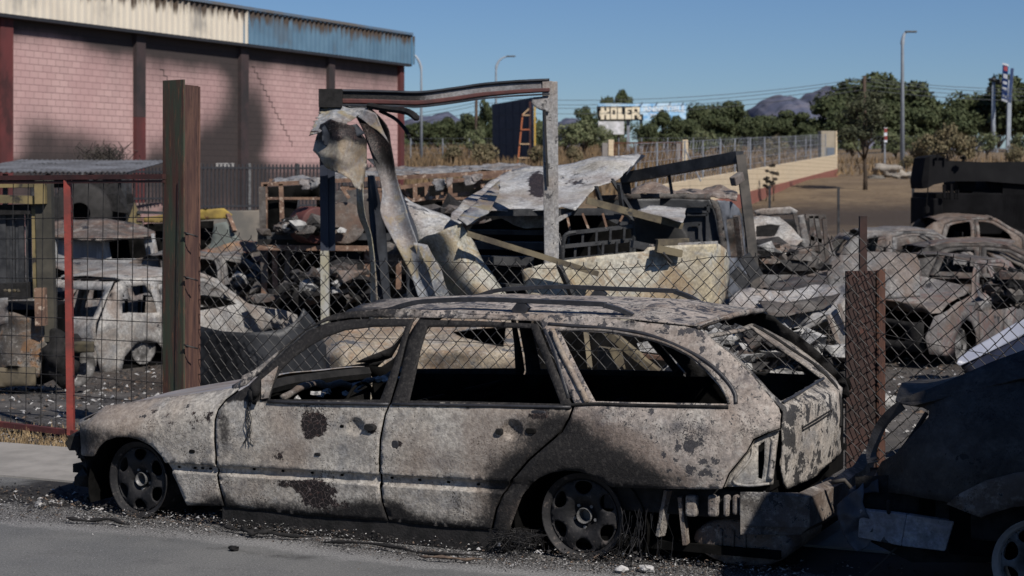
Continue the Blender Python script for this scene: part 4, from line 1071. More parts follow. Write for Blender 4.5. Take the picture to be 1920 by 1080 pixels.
# ------------------------------------------------------------ burnt cars behind the fence
CARS = {
 'hatch': dict(L=3.9, W=.80, belt=.86, roof=1.38, tum=.20,
   out=[(.06, .28), (.0, .55), (.05, .86), (.22, 1.12), (.42, 1.32), (.75, 1.38), (1.5, 1.42), (2.0, 1.38), (2.25, 1.27), (2.62, 1.0), (2.78, .92), (3.3, .86), (3.72, .74), (3.88, .55), (3.86, .28), (3.52, .22), (3.46, .42), (3.30, .56), (3.12, .60), (2.94, .56), (2.78, .42), (2.72, .20), (1.16, .20), (1.10, .42), (.94, .56), (.76, .60), (.58, .56), (.42, .42), (.36, .24)],
   doors=[([(1.22, .24), (1.14, .60), (1.08, .90), (1.12, 1.30), (1.5, 1.36), (2.0, 1.33), (2.24, 1.20), (2.55, .98), (2.66, .88), (2.66, .26)], [(1.18, .92), (1.20, 1.26), (1.5, 1.31), (1.97, 1.28), (2.20, 1.16), (2.44, .96)])],
   wins=[[(.42, .94), (.50, 1.16), (.66, 1.27), (1.00, 1.30), (.98, .93)]], wh=(.76, 3.12), wr=(.30), ru=(.62, 2.0), bon=(2.70, 3.80), tail=.42),
 'saloon': dict(L=4.5, W=.84, belt=.88, roof=1.36, tum=.22,
   out=[(.05, .30), (.0, .60), (.06, .88), (.55, .96), (.95, .99), (1.35, 1.28), (1.65, 1.36), (2.2, 1.39), (2.65, 1.34), (3.05, 1.10), (3.25, .96), (3.9, .88), (4.35, .74), (4.48, .5), (4.45, .28), (4.02, .22), (3.96, .44), (3.80, .58), (3.62, .62), (3.44, .58), (3.28, .44), (3.22, .20), (1.32, .20), (1.26, .44), (1.10, .58), (.92, .62), (.74, .58), (.58, .44), (.52, .24)],
   doors=[([(1.40, .26), (1.34, .60), (1.42, .93), (1.58, 1.26), (1.75, 1.31), (2.18, 1.33), (2.18, .24)], [(1.55, .96), (1.68, 1.22), (1.85, 1.27), (2.10, 1.28), (2.10, .95)]),
          ([(2.20, .24), (2.20, 1.33), (2.6, 1.29), (2.98, 1.06), (3.14, .92), (3.14, .26)], [(2.28, .95), (2.28, 1.28), (2.56, 1.24), (2.86, 1.04), (2.92, .94)])],
   wins=[], wh=(.92, 3.62), wr=.31, ru=(1.45, 2.62), bon=(3.15, 4.42), tail=.9)}
def wreck(name, label, loc, ang, kind, mb_, mroof=None, mhood=None, sunk=.16, crush=.03, seed=0, group=None, z0=0, tyres=False, hood=True, lid=None, roofsag=0):
    K = CARS[kind]; e = empty(name, (loc[0], loc[1], z0), ang, label, 'car', group)
    W = K['W']; so = seed * 3.7
    def wv(u, z):
        v = W
        if z > K['belt']: v -= K['tum'] * (z - K['belt']) / (K['roof'] - K['belt'])
        L = K['L']; v -= .16 * max(0, (u - L + .7) / .7) ** 2 + .10 * max(0, (.5 - u) / .5) ** 2
        return v
    def D(p):
        q = Vector((p[0] * 1.1 + so, p[1] * 1.1, p[2] * 1.1)); n = noise.noise_vector(q) * crush + noise.noise_vector(q * 4) * crush * .35
        sag = roofsag * max(0, p[2] - K['belt']) * 2 * (1 + noise.noise(q * 1.5))
        return Vector(p) + n - Vector((0, 0, sunk + sag))
    for sg in (1, -1):
        o = sheet('side_panel', K['out'], lambda u, z: D((u, sg * wv(u, z), z)), mb_, e, [d[0] for d in K['doors']] + K['wins'], .12, .012, None, (), (), offset=1)
        if sg < 0: flip(o)
        for d in K['doors']:
            q = sheet('door', inset(d[0], .008), lambda u, z: D((u, sg * (wv(u, z) + .006), z)), mb_, e, [d[1]], .12, .012, None, (), (), offset=1)
            if sg < 0: flip(q)
    r0, r1 = K['ru']
    def rz(u): 
        pts = K['out']; 
        for a, b in zip(pts, pts[1:]):
            if a[0] <= u <= b[0] and a[1] > K['belt'] - .15 and b[1] > .5: return a[1] + (b[1] - a[1]) * (u - a[0]) / max(1e-6, b[0] - a[0])
        return K['belt']
    ww = W - K['tum'] - .0
    sheet('roof', [(r0, ww), (r0 - .06, 0), (r0, -ww), (r1, -ww), (r1 + .08, 0), (r1, ww)], lambda u, v: D((u, v, rz(min(max(u, r0), r1)) + .05 * (1 - (v / ww) ** 2))), mroof or mb_, e, [], .12, .012)
    b0, b1 = K['bon']; bw = W - .10
    if hood: sheet('bonnet', [(b0, bw), (b0 - .08, 0), (b0, -bw), (b1 - .2, -bw), (b1, -bw + .25), (b1 + .04, 0), (b1, bw - .25), (b1 - .2, bw)], lambda u, v: D((u, v, rz(min(u, K['L'] - .1)) + .05 * (1 - (v / W) ** 2))), mhood or mb_, e, [], .12, .012)
    # rear
    if kind == 'hatch':
        sheet('tailgate', [(-bw, .35), (-bw, .86), (-.58, 1.33), (.58, 1.33), (bw, .86), (bw, .35)], lambda v, z: D((.02 + (0 if z < .86 else (z - .86) * .85), v, z)), mb_, e, [[(-.60, .92), (-.50, 1.24), (.50, 1.24), (.60, .92)]], .12, .012)
    else:
        sheet('boot_lid', [(.08, -bw), (.08, bw), (.92, bw), (.92, -bw)], lambda u, v: D((u, v, rz(u) + .02)), mb_, e, [], .14, .012)
        sheet('rear_panel', [(-bw, .35), (-bw, .88), (bw, .88), (bw, .35)], lambda v, z: D((.02, v, z)), mb_, e, [], .14, .012)
    sheet('front_panel', [(-bw + .1, .30), (-bw + .1, .68), (bw - .1, .68), (bw - .1, .30)], lambda v, z: D((K['L'] - .06, v, z)), M['black'], e, [[(-.4, .42), (-.4, .60), (.4, .60), (.4, .42)]], .14, .012)
    mbx = MB(); mbx.box((K['L'] / 2, 0, .28 - sunk), (K['L'] * .8, W * 1.8, .06)); mbx.box((b0, 0, .6 - sunk), (.05, W * 1.7, .55))
    mbx.build('floor_pan', M['void'], e)
    for sx in (1.55, 2.25):
        mbx = MB(); mbx.box((sx, 0, .50 - sunk), (.45, W * 1.4, .18)); mbx.tube([(sx - .25, y, z - sunk) for y, z in ((.55, .5), (.5, 1.05), (.12, 1.05), (.1, .5), (-.1, .5), (-.12, 1.05), (-.5, 1.05), (-.55, .5))], .025, 5); mbx.build('seat_frame', M['black'], e)
    for u in K['wh']:
        for sg in (1, -1):
            wz = .30 - sunk + .0; R = .215
            mbx = MB(); Mx = Matrix.Translation((u, sg * (W - .05), max(R, wz))) @ Matrix.Rotation(-sg * PI / 2, 4, 'X')
            mbx.lathe([(R, -.16), (R * .86, -.13), (R * .84, -.04), (R, 0), (R * .96, -.01), (R * .84, -.03), (R * .78, -.06), (R * .5, -.03), (R * .35, -.035), (R * .2, -.02), (.001, -.02)], 20, Mx)
            mbx.build('wheel', M['rim2'], e, True)
    return e
M['w_white'] = burnt('ashy_white_paint', (.44, .435, .42), (.27, .265, .255), flake=.46, speck=.3, fs=3.2, D=(.22, .23, .25), Dw=.6, rust=(.17, .10, .05), rw=.2, rnd=True, base_soot=.30)
M['w_grey'] = burnt('ashy_grey_paint', (.21, .21, .21), (.10, .10, .105), flake=.5, speck=.4, fs=4.0, D=(.14, .15, .17), Dw=.7, rust=(.11, .065, .045), rw=.3, rnd=True, base_soot=.36, scab=.6)
M['w_dark'] = burnt('dark_burnt_paint', (.07, .064, .06), (.035, .033, .032), flake=.6, speck=.4, fs=5, D=(.20, .19, .18), Dw=.7, rust=(.09, .05, .035), rw=.4, rnd=True, base_soot=.35, scab=.25)
M['w_red'] = burnt('flaking_red_paint', (.20, .195, .195), (.10, .085, .082), flake=.55, speck=.4, fs=3.2, D=(.15, .15, .17), Dw=.8, rust=(.15, .06, .045), rw=.45, rnd=True, base_soot=.34, scab=.6)
M['w_rust'] = burnt('rust_burnt_roof', (.11, .085, .073), (.06, .049, .044), flake=.45, speck=.4, fs=3.5, D=(.25, .22, .20), Dw=.8, rust=(.12, .06, .04), rw=.45, rnd=True, base_soot=.34, scab=.6)
M['w_beige'] = burnt('mottled_beige_paint', (.40, .34, .25), (.26, .19, .13), C=(.06, .065, .075), flake=.72, speck=.5, fs=5, D=(.24, .25, .27), Dw=.6, rust=(.25, .14, .07), rw=.4)
def ang(a, b): return math.atan2(b[1] - a[1], b[0] - a[0])
# hatchback, left
ra = vp(285, 18.9); fa = vp(530, 21.3); th = ang(ra, fa)
d_ = (fa - ra).normalized(); n_ = Vector((-d_.y, d_.x, 0))
d_ = Vector((.5, .866, 0)); n_ = Vector((-.866, .5, 0))
wreck('hatchback', 'ash white burnt hatchback behind the red gate and the tall steel post', vp(275, 22.8) - d_ * .76 + n_ * .8, math.radians(56), 'hatch', M['w_white'], seed=1, sunk=.30, z0=-.45, crush=.04)
wreck('hatchback', 'grey burnt car with flattened roof left of the ash white hatchback', vp(60, 25), 1.0, 'hatch', M['w_grey'], seed=2, crush=.07, sunk=.22, z0=-.45, roofsag=.15)
wreck('saloon_car', 'grey burnt car between the rusty roofed van and the ash white hatchback', vp(120, 27), .55, 'saloon', M['w_grey'], seed=3, sunk=.12, crush=.06, z0=-.45, roofsag=.1)
# mottled car lying right behind the fence, seen through the wagon's windows
def psheet(name, out, zf, m, parent=None, amp=.04, sc=1.5, seed=0, step=10, th=.006, holes=(), attr=None):
    zf_ = zf if callable(zf) else (lambda x, y: zf)
    so = Vector((seed * 4.1, seed * 2.3, seed * 7.7))
    M_ = None
    if parent: M_ = (Matrix.Translation(parent.location) @ Matrix.Rotation(parent.rotation_euler[2], 4, 'Z')).inverted()
    def mf(x, y):
        p = V(x, y, zf_(x, y)); q = noise.noise_vector(p * sc + so); q2 = noise.noise_vector(p * sc * 3.3 + so)
        p = p + Vector((q.x * .2, q.y * .5, q.z * .2)) * amp + Vector((q2.x * .1, q2.y * .12, q2.z * .1)) * amp + Vector((0, crease(p * (sc / 1.5), seed) * amp * 1.3, 0))
        return M_ @ p if M_ else p
    return sheet(name, out, mf, m, parent, holes, step, th, attr, (), (), offset=0)
mc = empty('crushed_car', vp(780, 13.8), 0, 'mottled beige and grey crushed car seen through the front windows of the wagon', 'car')
def zc(x, y): return 13.9 + max(0, (660 - y)) * .012 + (max(0, 640 - x) * .01)
psheet('side_panel', [(585, 650), (610, 628), (650, 612), (700, 598), (780, 592), (880, 590), (968, 600), (985, 640), (990, 720), (985, 790), (590, 790), (580, 700)], zc, M['w_beige'], mc, .12, 1.6, 3, 8, .01, [[(850, 622), (952, 606), (944, 650), (905, 642)]])
psheet('inner_panel', [(590, 640), (780, 602), (980, 610), (980, 780), (600, 780)], lambda x, y: 14.7, M['void'], mc, .02, 1, 4, 20)
# flat dark curved panel leaning on the fence
tag(psheet('curved_panel', [(360, 606), (375, 610), (417, 620.6), (455, 624), (494, 623), (528, 617), (551, 604), (562, 592), (568, 578), (580, 590), (597, 612), (612, 650), (610, 740), (470, 760), (350, 760)], lambda x, y: 13.4 + .3 * math.sin((x - 350) / 260 * 3.0) * -1 + .2, plain('charred_panel', (.010, .011, .013), (.03, .032, .036), sc=4, rough=.5, c3=(.14, .14, .145), t3=(.64, .75), sc3=3), None, .05, 1.0, 8, 12, .012), 'charred black panel with a curved upper edge leaning behind the fence beside the tall post', 'panel')
# crushed pale car, right of the wagon's tail
cc = empty('crushed_car', vp(1480, 15.0), 0, 'crushed ash white car with a folded roof behind the fence at the wagon tail', 'car')
def zw(x, y): return 15.0 + (600 - y) * .010
psheet('folded_roof', [(1364, 556), (1378, 546), (1400, 537), (1430, 536), (1470, 540), (1520, 538), (1560, 542), (1588, 536), (1592, 560), (1560, 586), (1520, 606), (1468, 626), (1440, 612), (1418, 598), (1390, 585), (1372, 572)], zw, burnt('ash_foil', (.42, .42, .42), (.30, .30, .31), flake=.50, speck=.2, fs=3.5, D=(.17, .18, .21), Dw=.8, rust=(.2, .13, .08), rw=.3, rnd=True), cc, .30, 2.2, 5, 6)
psheet('dark_fold', [(1420, 562), (1470, 566), (1540, 556), (1578, 552), (1545, 580), (1480, 592), (1440, 590)], lambda x, y: zw(x, y) - .22, M['w_dark'], cc, .12, 2, 6, 8)
psheet('side_panel', [(1440, 640), (1500, 612), (1552, 588), (1590, 560), (1600, 640), (1600, 745), (1450, 750), (1430, 680)], lambda x, y: 14.8, M['w_white'], cc, .10, 1.6, 7, 8, .01, [[(1474, 640), (1520, 612), (1548, 600), (1562, 640), (1576, 680), (1500, 678)]])
mb = MB(); mb.beam(V(1552, 592, 14.7), V(1583, 672, 14.7), .05, .03); mb.beam(V(1573, 570, 14.7), V(1590, 620, 14.7), .03, .03); to_local(mb, cc); mb.build('window_pillar', M['w_white'], cc)
mb = MB(); mb.add([V(1300, 620, 16.0), V(1600, 560, 16.0), V(1600, 780, 16.0), V(1300, 780, 16.0)], [(0, 1, 2, 3)]); to_local(mb, cc); mb.build('interior', M['void'], cc, thick=.05)
mb = MB()
for i in range(7): mb.tube([V(1500 + i * 9, 614 + (i % 2) * 2, 15.6), V(1500 + i * 9, 650, 15.6)], .006, 4)
for i in range(4): mb.tube([V(1496, 618 + i * 10, 15.6), V(1562, 618 + i * 10, 15.6)], .006, 4)
to_local(mb, cc); mb.build('seat_springs', M['w_dark'], cc)
# heap of ash seen through the wagon tailgate
def heap(name, cx, cy, Z, wpx, hpx, n, mats, wts, label, s0=.03, s1=.10, seed=1):
    rs = random.Random(seed); mb = MB()
    c = V(cx, cy, Z)
    for i in range(n):
        a = rs.gauss(0, .42); b = rs.uniform(-1, 1); w = wpx / F * Z / 2; h = hpx / F * Z
        x = max(-1, min(1, a)); p = c + Vector((x * w, b * w * .5, rs.uniform(0, 1) * h * (1 - x * x)))
        mb.cur = rs.choices(range(len(mats)), wts)[0]; blob(mb, p, rs.uniform(s0, s1), i, 1, (rs.uniform(.6, 1.6), rs.uniform(.6, 1.2), rs.uniform(.4, .9)), .7)
    o = mb.build(name, mats, None); return tag(o, label, None, None, 'stuff')
M['ash_heap'] = plain('ash_heap', (.40, .395, .38), (.12, .12, .12), sc=9, rough=.95, thr=(.4, .62), rnd=False, bd=.03, bs=.8)
heap('ash_heap', 1420, 700, 13.6, 330, 90, 150, [M['ash_heap'], M['w_dark'], M['char_chip']], (6, 1, 2), 'heap of white ash and melted scraps behind the tail of the wagon', .05, .13, 3)
heap('ash_heap', 1560, 760, 13.4, 160, 110, 80, [M['ash_heap'], M['w_dark'], M['char_chip']], (4, 2, 4), 'grey heap of ash beside the short rusty post', .04, .10, 5)
heap('ash_heap', 1455, 500, 20, 170, 34, 70, [M['ash_heap'], M['w_dark'], M['char_chip'], M['w_rust']], (1, 2, 4, 2), 'low tangle of burnt scraps in front of the burnt cab', .05, .15, 8)

# right-hand cars
def place(pxr, Zr, pxf, Zf):
    a = vp(pxr, Zr); b = vp(pxf, Zf); return a, ang(a, b)
l, t = place(1822, 20.8, 1640, 19.0)
wreck('saloon_car', 'burnt saloon with flaking silver and reddish wing right of the short rusty post', vp(1868, 26.5), math.radians(236), 'saloon', M['w_red'], M['w_dark'], M['w_red'], seed=6, sunk=.10, crush=.05, z0=-.45)
wreck('saloon_car', 'long brown burnt saloon with sagging roof behind the silver and reddish saloon', vp(1570, 28.5), math.radians(-14), 'saloon', M['w_dark'], M['w_rust'], M['w_grey'], seed=8, sunk=.02, crush=.05, z0=-.45)
lid = tag(psheet('boot_lid', [(1555, 482), (1620, 474), (1715, 476), (1724, 500), (1726, 556), (1650, 560), (1560, 556), (1550, 520)], lambda x, y: 20.0 + (520 - y) * .004, M['w_grey'], None, .08, 1.0, 3, 8, .02), 'upright grey scorched lid standing behind the short rusty post', 'car lid')
wreck('hatchback', 'small pale burnt car far back, left of the two in front of the dark crane', vp(1545, 34), math.radians(4), 'hatch', M['w_grey'], seed=11, sunk=.1, crush=.06, z0=-.4)
wreck('saloon_car', 'small brown burnt car far back, right in front of the dark crane', vp(1615, 38), math.radians(0), 'saloon', M['w_rust'], seed=12, sunk=.1, crush=.05, z0=-.2)
wreck('saloon_car', 'dark burnt car behind the upright grey lid', vp(1560, 29), math.radians(6), 'saloon', M['w_dark'], seed=13, sunk=.1, crush=.06, z0=-.45)
wreck('saloon_car', 'dark burnt saloon between the pickup cab and the upright grey lid', vp(1475, 23.5), math.radians(70), 'saloon', M['w_dark'], M['w_dark'], M['w_grey'], seed=16, sunk=.28, crush=.08, z0=-.45, roofsag=.2)
wreck('hatchback', 'burnt grey shell behind the pickup cab, right of the black steel frame', vp(1490, 31), math.radians(82), 'hatch', M['w_grey'], M['w_rust'], seed=17, sunk=.05, crush=.07, z0=-.45)
# pale blue car showing above the dark car
bc = empty('pale_blue_car', vp(1900, 12.4), 0, 'pale blue car corner behind the fence above the bonnet of the dark car', 'car')
M['pblue'] = plain('pale_blue_paint', (.20, .215, .27), (.26, .275, .32), sc=3, rough=.4, spec=.5, rnd=False)
mb = MB()
A = [V(1793, 682, 11.9), V(1806, 664, 12.0), V(1860, 632, 12.2), V(1925, 596, 12.5), V(2050, 545, 13.0)]
B = [V(1800, 686, 11.9), V(1838, 668, 12.0), V(1880, 648, 12.2), V(1932, 624, 12.5), V(2050, 585, 13.0)]
ribbon('wing', A, B, M['pblue'], bc, 24, 6, .004, 1, 1, .01)
A2 = [p + Vector((.02, .05, 0)) for p in B]; B2 = [V(1806, 700, 12.0), V(1850, 700, 12.0), V(1900, 690, 12.2), V(1940, 680, 12.5), V(2050, 650, 13.0)]
ribbon('window', A2, B2, plain('dark_glass', (.01, .012, .02), (.02, .022, .035), sc=2, rough=.15), bc, 20, 4, .002, 1, 1, .01)
mb.box(V(1985, 760, 13.2), (.9, 1.6, .55)); to_local(mb, bc); mb.build('lower_body', M['w_dark'], bc, bevel=.05)
# burnt cab, right of centre
cab = empty('burnt_cab', vp(1470, 22), 0, 'white ashed pickup cab with an empty windscreen between the black frame and the post', 'pickup truck')
psheet('roof', [(1412, 395), (1430, 390), (1480, 388), (1495, 396), (1490, 402), (1420, 404)], lambda x, y: 22.4, M['w_white'], cab, .06, 2, 2, 6, .02)
psheet('bonnet', [(1400, 412), (1425, 406), (1460, 406), (1485, 430), (1505, 448), (1490, 462), (1440, 460), (1412, 456), (1398, 440)], lambda x, y: 21.6 + (440 - y) * .01, M['w_white'], cab, .15, 2, 3, 6, .02, [[(1416, 427), (1440, 422), (1463, 423), (1450, 443), (1418, 446)]])
psheet('door', [(1497, 404), (1508, 402), (1528, 498), (1530, 520), (1514, 520)], lambda x, y: 21.8, M['w_grey'], cab, .04, 1, 4, 6, .02)
mb = MB(); mb.box(V(1455, 480, 22.3), (.75, .8, .42)); mb.box(V(1455, 430, 22.9), (.8, .3, .25)); to_local(mb, cab); mb.build('cab_body', M['black'], cab, bevel=.05)
for a, b in (((1530, 405), (1545, 500)), ((1545, 408), (1552, 500)), ((1510, 405), (1548, 406)), ((1520, 405), (1526, 500)), ((1490, 400), (1500, 440)), ((1412, 400), (1400, 415)), ((1500, 440), (1540, 452))):
    mb = MB(); mb.beam(V(*a, 22.3), V(*b, 22.3), .06, .05); to_local(mb, cab); mb.build('pillar', M['w_dark'], cab)
heap('scrap_heap', 1890, 572, 20.5, 110, 60, 60, [M['w_dark'], M['black'], M['w_rust'], M['w_grey']], (5, 5, 1, 1), 'dark engine scraps at the right edge above the pale blue car corner', .04, .12, 21)
# ------------------------------------------------------------ twisted portal and hanging sheets
M['sheet_pale'] = burnt('scorched_sheet_pale', (.50, .50, .44), (.42, .40, .28), C=(.04, .045, .05), flake=.30, speck=.2, fs=2.6, D=(.24, .27, .32), Dw=.7, rust=(.28, .20, .09), rw=.55, rough=.55)
M['sheet_grey'] = burnt('scorched_sheet_grey', (.26, .28, .31), (.14, .16, .19), C=(.03, .032, .038), flake=.45, speck=.2, fs=2.4, D=(.36, .36, .34), Dw=.6, rust=(.24, .19, .09), rw=.7, rough=.5)
M['sheet_white'] = burnt('ashy_white_sheet', (.62, .63, .63), (.46, .47, .48), C=(.05, .055, .065), flake=.38, speck=.35, fs=2.8, D=(.17, .19, .22), Dw=.75, rust=(.26, .23, .15), rw=.25, rough=.6)
M['sheet_dark'] = plain('scorched_sheet_dark', (.012, .013, .016), (.04, .045, .055), sc=2, rough=.5, c3=(.14, .15, .17), t3=(.64, .74), sc3=3)
M['post_white'] = burnt('flaking_white_post', (.42, .42, .42), (.33, .33, .33), C=(.05, .05, .055), flake=.72, speck=.5, fs=9, rough=.7)
M['post_blue'] = plain('scorched_blue_post', (.02, .025, .04), (.035, .04, .055), sc=3, rough=.5)
M['post_base'] = plain('unburnt_post_base', (.36, .37, .38), (.30, .28, .20), sc=3, rough=.6, c3=(.12, .12, .12), t3=(.58, .66), sc3=12)
M['maroon'] = plain('maroon_band', (.10, .035, .030), (.055, .025, .024), sc=4, rough=.6)
M['lightgrey'] = burnt('scorched_grey_fascia', (.30, .30, .31), (.18, .185, .20), flake=.1, speck=.2, fs=4, scab=.3, base_soot=.05, rough=.6)
PZ = 16.0
gantry = empty('portal_frame', vp(1035, PZ), 0, 'twisted sheet metal portal with a flaking white post and a sagging fascia', 'portal frame')
mb = MB(); mb.beam(V(1026, 152, PZ), V(1031, 560, PZ), .05, .09); mb.beam(V(1038, 153, PZ + .03), V(1041, 560, PZ + .03), .055, .07); to_local(mb, gantry); mb.build('post', M['post_white'], gantry, bevel=.006)
mb = MB(); mb.beam(V(1021, 205, PZ - .05), V(1027, 350, PZ - .05), .012, .02); to_local(mb, gantry); mb.build('hanging_wire', M['wire'], gantry)
mb = MB(); mb.beam(V(606, 190, PZ), V(609, 470, PZ), .045, .07); mb.beam(V(617, 200, PZ + .02), V(618, 470, PZ + .02), .03, .10); to_local(mb, gantry); mb.build('post', M['post_blue'], gantry)
mb = MB(); mb.beam(V(609, 470, PZ), V(611, 740, PZ), .09, .07); to_local(mb, gantry); mb.build('post_base', M['post_base'], gantry)
def lintel(name, yo, zo, hh, m, dep, P=None):
    P = P or [(606, 170), (660, 170), (735, 172), (790, 173), (850, 166), (906, 158), (970, 153), (1030, 150)]
    T = [V(x, y + yo, PZ + zo) for x, y in P]; B = [V(x, y + yo + hh * (1 - .25 * (x - 606) / 424), PZ + zo + dep) for x, y in P]
    return ribbon(name, T, B, m, gantry, 50, 4, .004, 2, 3, .02, attr=lambda t, s: (1.3 * smooth(.62, .25, t), 0, 0))
lintel('fascia', 1, 0, 29, M['lightgrey'], .0)
lintel('top_flashing', -1, -.03, 3, M['sheet_dark'], .02); lintel('maroon_band', 15, -.03, 9, M['maroon'], 0); lintel('bottom_lip', 25, -.05, 4, M['sheet_dark'], 0)
lintel('fascia_back', 3, .25, 26, M['sheet_dark'], 0)
mb = MB(); mb.box(V(622, 185, PZ), (.20, .3, .16)); to_local(mb, gantry); mb.build('fascia_corner', M['black'], gantry)
psheet('corner_bracket', [(1000, 182), (1030, 180), (1030, 212), (1012, 206), (1002, 200), (996, 192)], PZ - .04, M['post_white'], gantry, .02, 3, 1, 6, .004)
def ph(L, Z=None): return [V(*p) for p in L]
# torn flap and leaf on the left
ribbon('torn_flap', ph([(612, 196, 15.9), (598, 215, 15.8), (580, 254, 15.6)]), ph([(716, 198, 16.1), (690, 206, 15.9), (640, 240, 15.7)]), M['sheet_grey'], gantry, 26, 26, .05, 2.5, 2, .006, .0, .12, lambda t, s: (.1 + .5 * s * smooth(.2, 1, t), .1, .5 * smooth(.6, 1, t)))
psheet('hanging_leaf', [(600, 232), (618, 222), (640, 228), (660, 236), (690, 262), (688, 300), (684, 330), (676, 356), (664, 352), (655, 338), (640, 328), (622, 322), (612, 314), (598, 292), (588, 282), (592, 262)], lambda x, y: 15.75 + .25 * math.sin((x - 590) / 100 * 3.1) * -1, M['sheet_pale'], gantry, .10, 2.2, 4, 5, .006, (), lambda x, y: (.9 * smooth(285, 255, y) + .3 * smooth(30, 0, abs(x - 680)), 0, 1.1 * smooth(272 + 10 * math.sin(x * .2), 250, y)))
psheet('hanging_leaf', [(604, 240), (618, 226), (650, 236), (668, 232), (684, 250), (660, 262), (640, 262), (620, 280), (606, 272)], lambda x, y: 15.60, M['sheet_dark'], gantry, .06, 3, 5, 5, .006)
ribbon('narrow_strip', ph([(668, 345, 15.9), (672, 400, 15.9), (688, 450, 15.9), (694, 520, 15.9), (692, 600, 15.9)]), ph([(686, 280, 15.75), (682, 380, 15.8), (697, 450, 15.8), (703, 520, 15.8), (712, 600, 15.8)]), M['sheet_pale'], gantry, 50, 5, .03, 1.5, 6)
ribbon('narrow_strip', ph([(690, 330, 16.1), (694, 420, 16.1), (705, 500, 16.1), (708, 600, 16.1)]), ph([(702, 330, 16.2), (722, 420, 16.2), (728, 500, 16.2), (735, 600, 16.2)]), M['sheet_dark'], gantry, 30, 5, .03, 1.5, 7)
# broad hanging ribbon
ribbon('broad_strip', ph([(662, 213, 16.1), (676, 238, 16.0), (692, 275, 15.9), (716, 350, 15.8), (714, 400, 15.7), (739, 456, 15.6), (772, 521, 15.6), (800, 600, 15.5)]), ph([(696, 205, 15.9), (728, 236, 15.8), (735, 275, 15.8), (743, 330, 15.8), (758, 383, 15.7), (780, 452, 15.6), (804, 510, 15.5), (832, 600, 15.5)]), M['sheet_grey'], gantry, 70, 14, .028, 1.6, 8, .005, .05, 0, lambda t, s: (1.2 * smooth(.50, .15, t) + .25 * smooth(.7, 1, s) * smooth(.5, 0, t), .1, .9 * smooth(.30, .14, t)))
ribbon('top_fold', ph([(664, 214, 15.85), (680, 205, 15.8), (702, 212, 15.75)]), ph([(690, 235, 15.75), (712, 250, 15.7), (728, 268, 15.7)]), M['sheet_grey'], gantry, 14, 8, .04, 3, 9)
ribbon('dark_strip', ph([(690, 300, 16.2), (740, 360, 16.2), (762, 450, 16.0), (762, 560, 16.0), (770, 600, 16)]), ph([(725, 300, 16.3), (760, 380, 16.3), (790, 450, 16.2), (800, 540, 16.1), (830, 600, 16)]), M['sheet_dark'], gantry, 30, 8, .06, 1.5, 10)
mb = MB(); mb.tube(catmull([tuple(V(690, 198, 15.9)), tuple(V(730, 205, 15.8)), tuple(V(765, 210, 15.6)), tuple(V(784, 224, 15.5))], 5), [.03, .034, .03, .028, .03, .03, .028, .03, .03, .034, .03, .03, .03, .03, .028, .012], 6); to_local(mb, gantry); mb.build('charred_batten', M['black'], gantry)
mb = MB(); mb.tube(catmull([tuple(V(712, 208, 15.9)), tuple(V(740, 222, 15.8)), tuple(V(758, 240, 15.7)), tuple(V(768, 256, 15.6))], 5), .016, 6); to_local(mb, gantry); mb.build('charred_batten', M['black'], gantry)
# collapsed sheets right of it
cs = empty('collapsed_sheet', vp(860, 16.3), 0, 'bent grey and ochre sheet leaning from the broad hanging strip down to the wagon roof', 'metal sheet')
ribbon('upper_lobe', ph([(748, 360, 16.6), (790, 385, 16.5), (830, 400, 16.4), (862, 420, 16.3)]), ph([(770, 445, 16.3), (785, 456, 16.2), (806, 452, 16.1), (845, 432, 16.0)]), M['sheet_white'], cs, 30, 14, .10, 1.4, 3, .006, -.15, 0, lambda t, s: (.9 * smooth(.5, .0, t) * smooth(.1, .9, s) + .3, .15, .8 * smooth(.25, .0, t)))
psheet('lower_lobe', [(776, 457), (800, 442), (835, 428), (861, 419), (885, 455), (905, 495), (930, 530), (952, 560), (975, 610), (830, 615), (812, 570), (800, 520), (785, 480)], lambda x, y: 15.9 + .35 * math.sin((x - 780 - (y - 440) * .6) / 110 * 3.0) * -1, M['sheet_pale'], cs, .14, 1.4, 6, 7, .008, (), lambda x, y: (.7 * math.exp(-((x - 800) / 24) ** 2 - ((y - 470) / 26) ** 2) + .55 * math.exp(-((x - 850 - (y - 430) * .5) / 12) ** 2) * smooth(560, 480, y), .1, 0))
psheet('side_fold', [(775, 455), (790, 500), (806, 545), (820, 600), (850, 615), (846, 560), (828, 510), (800, 462)], lambda x, y: 15.55 + (x - 780) * .002, M['sheet_grey'], cs, .08, 1.6, 7, 8, .006)
# big crumpled white sheet
ws = empty('crumpled_white_sheet', vp(1030, 17.5), 0, 'large crumpled ash white sheet lifted to a point behind the flaking white post', 'metal sheet')
def zb(x, y): return 17.4 + (345 - y) * .022 + .5 * math.sin((x - 850) / 90) * smooth(1250, 900, x)
psheet('sheet', [(850, 412), (853, 398), (871, 374), (915, 342), (945, 328), (977, 316), (1024, 310), (1075, 303), (1121, 296), (1165, 292), (1199, 289), (1205, 292), (1193, 306), (1171, 329), (1145, 340), (1121, 351), (1099, 370), (1077, 391), (1052, 387), (1030, 394), (980, 398), (924, 397), (885, 420), (864, 421)], zb, M['sheet_white'], ws, .22, .9, 11, 5, .008, (), lambda x, y: (.50 * smooth(970, 880, x) - .15 + .5 * math.exp(-((x - 1080) / 45) ** 2 - ((y - 340) / 12) ** 2), .45 * math.exp(-((x - 1085) / 50) ** 2 - ((y - 335) / 16) ** 2) - .1, 1.5 * math.exp(-((x - 1009) / 17) ** 2 - ((y - 350) / 22) ** 2) + .5 * math.exp(-((x - 1090) / 34) ** 2 - ((y - 342) / 9) ** 2)))
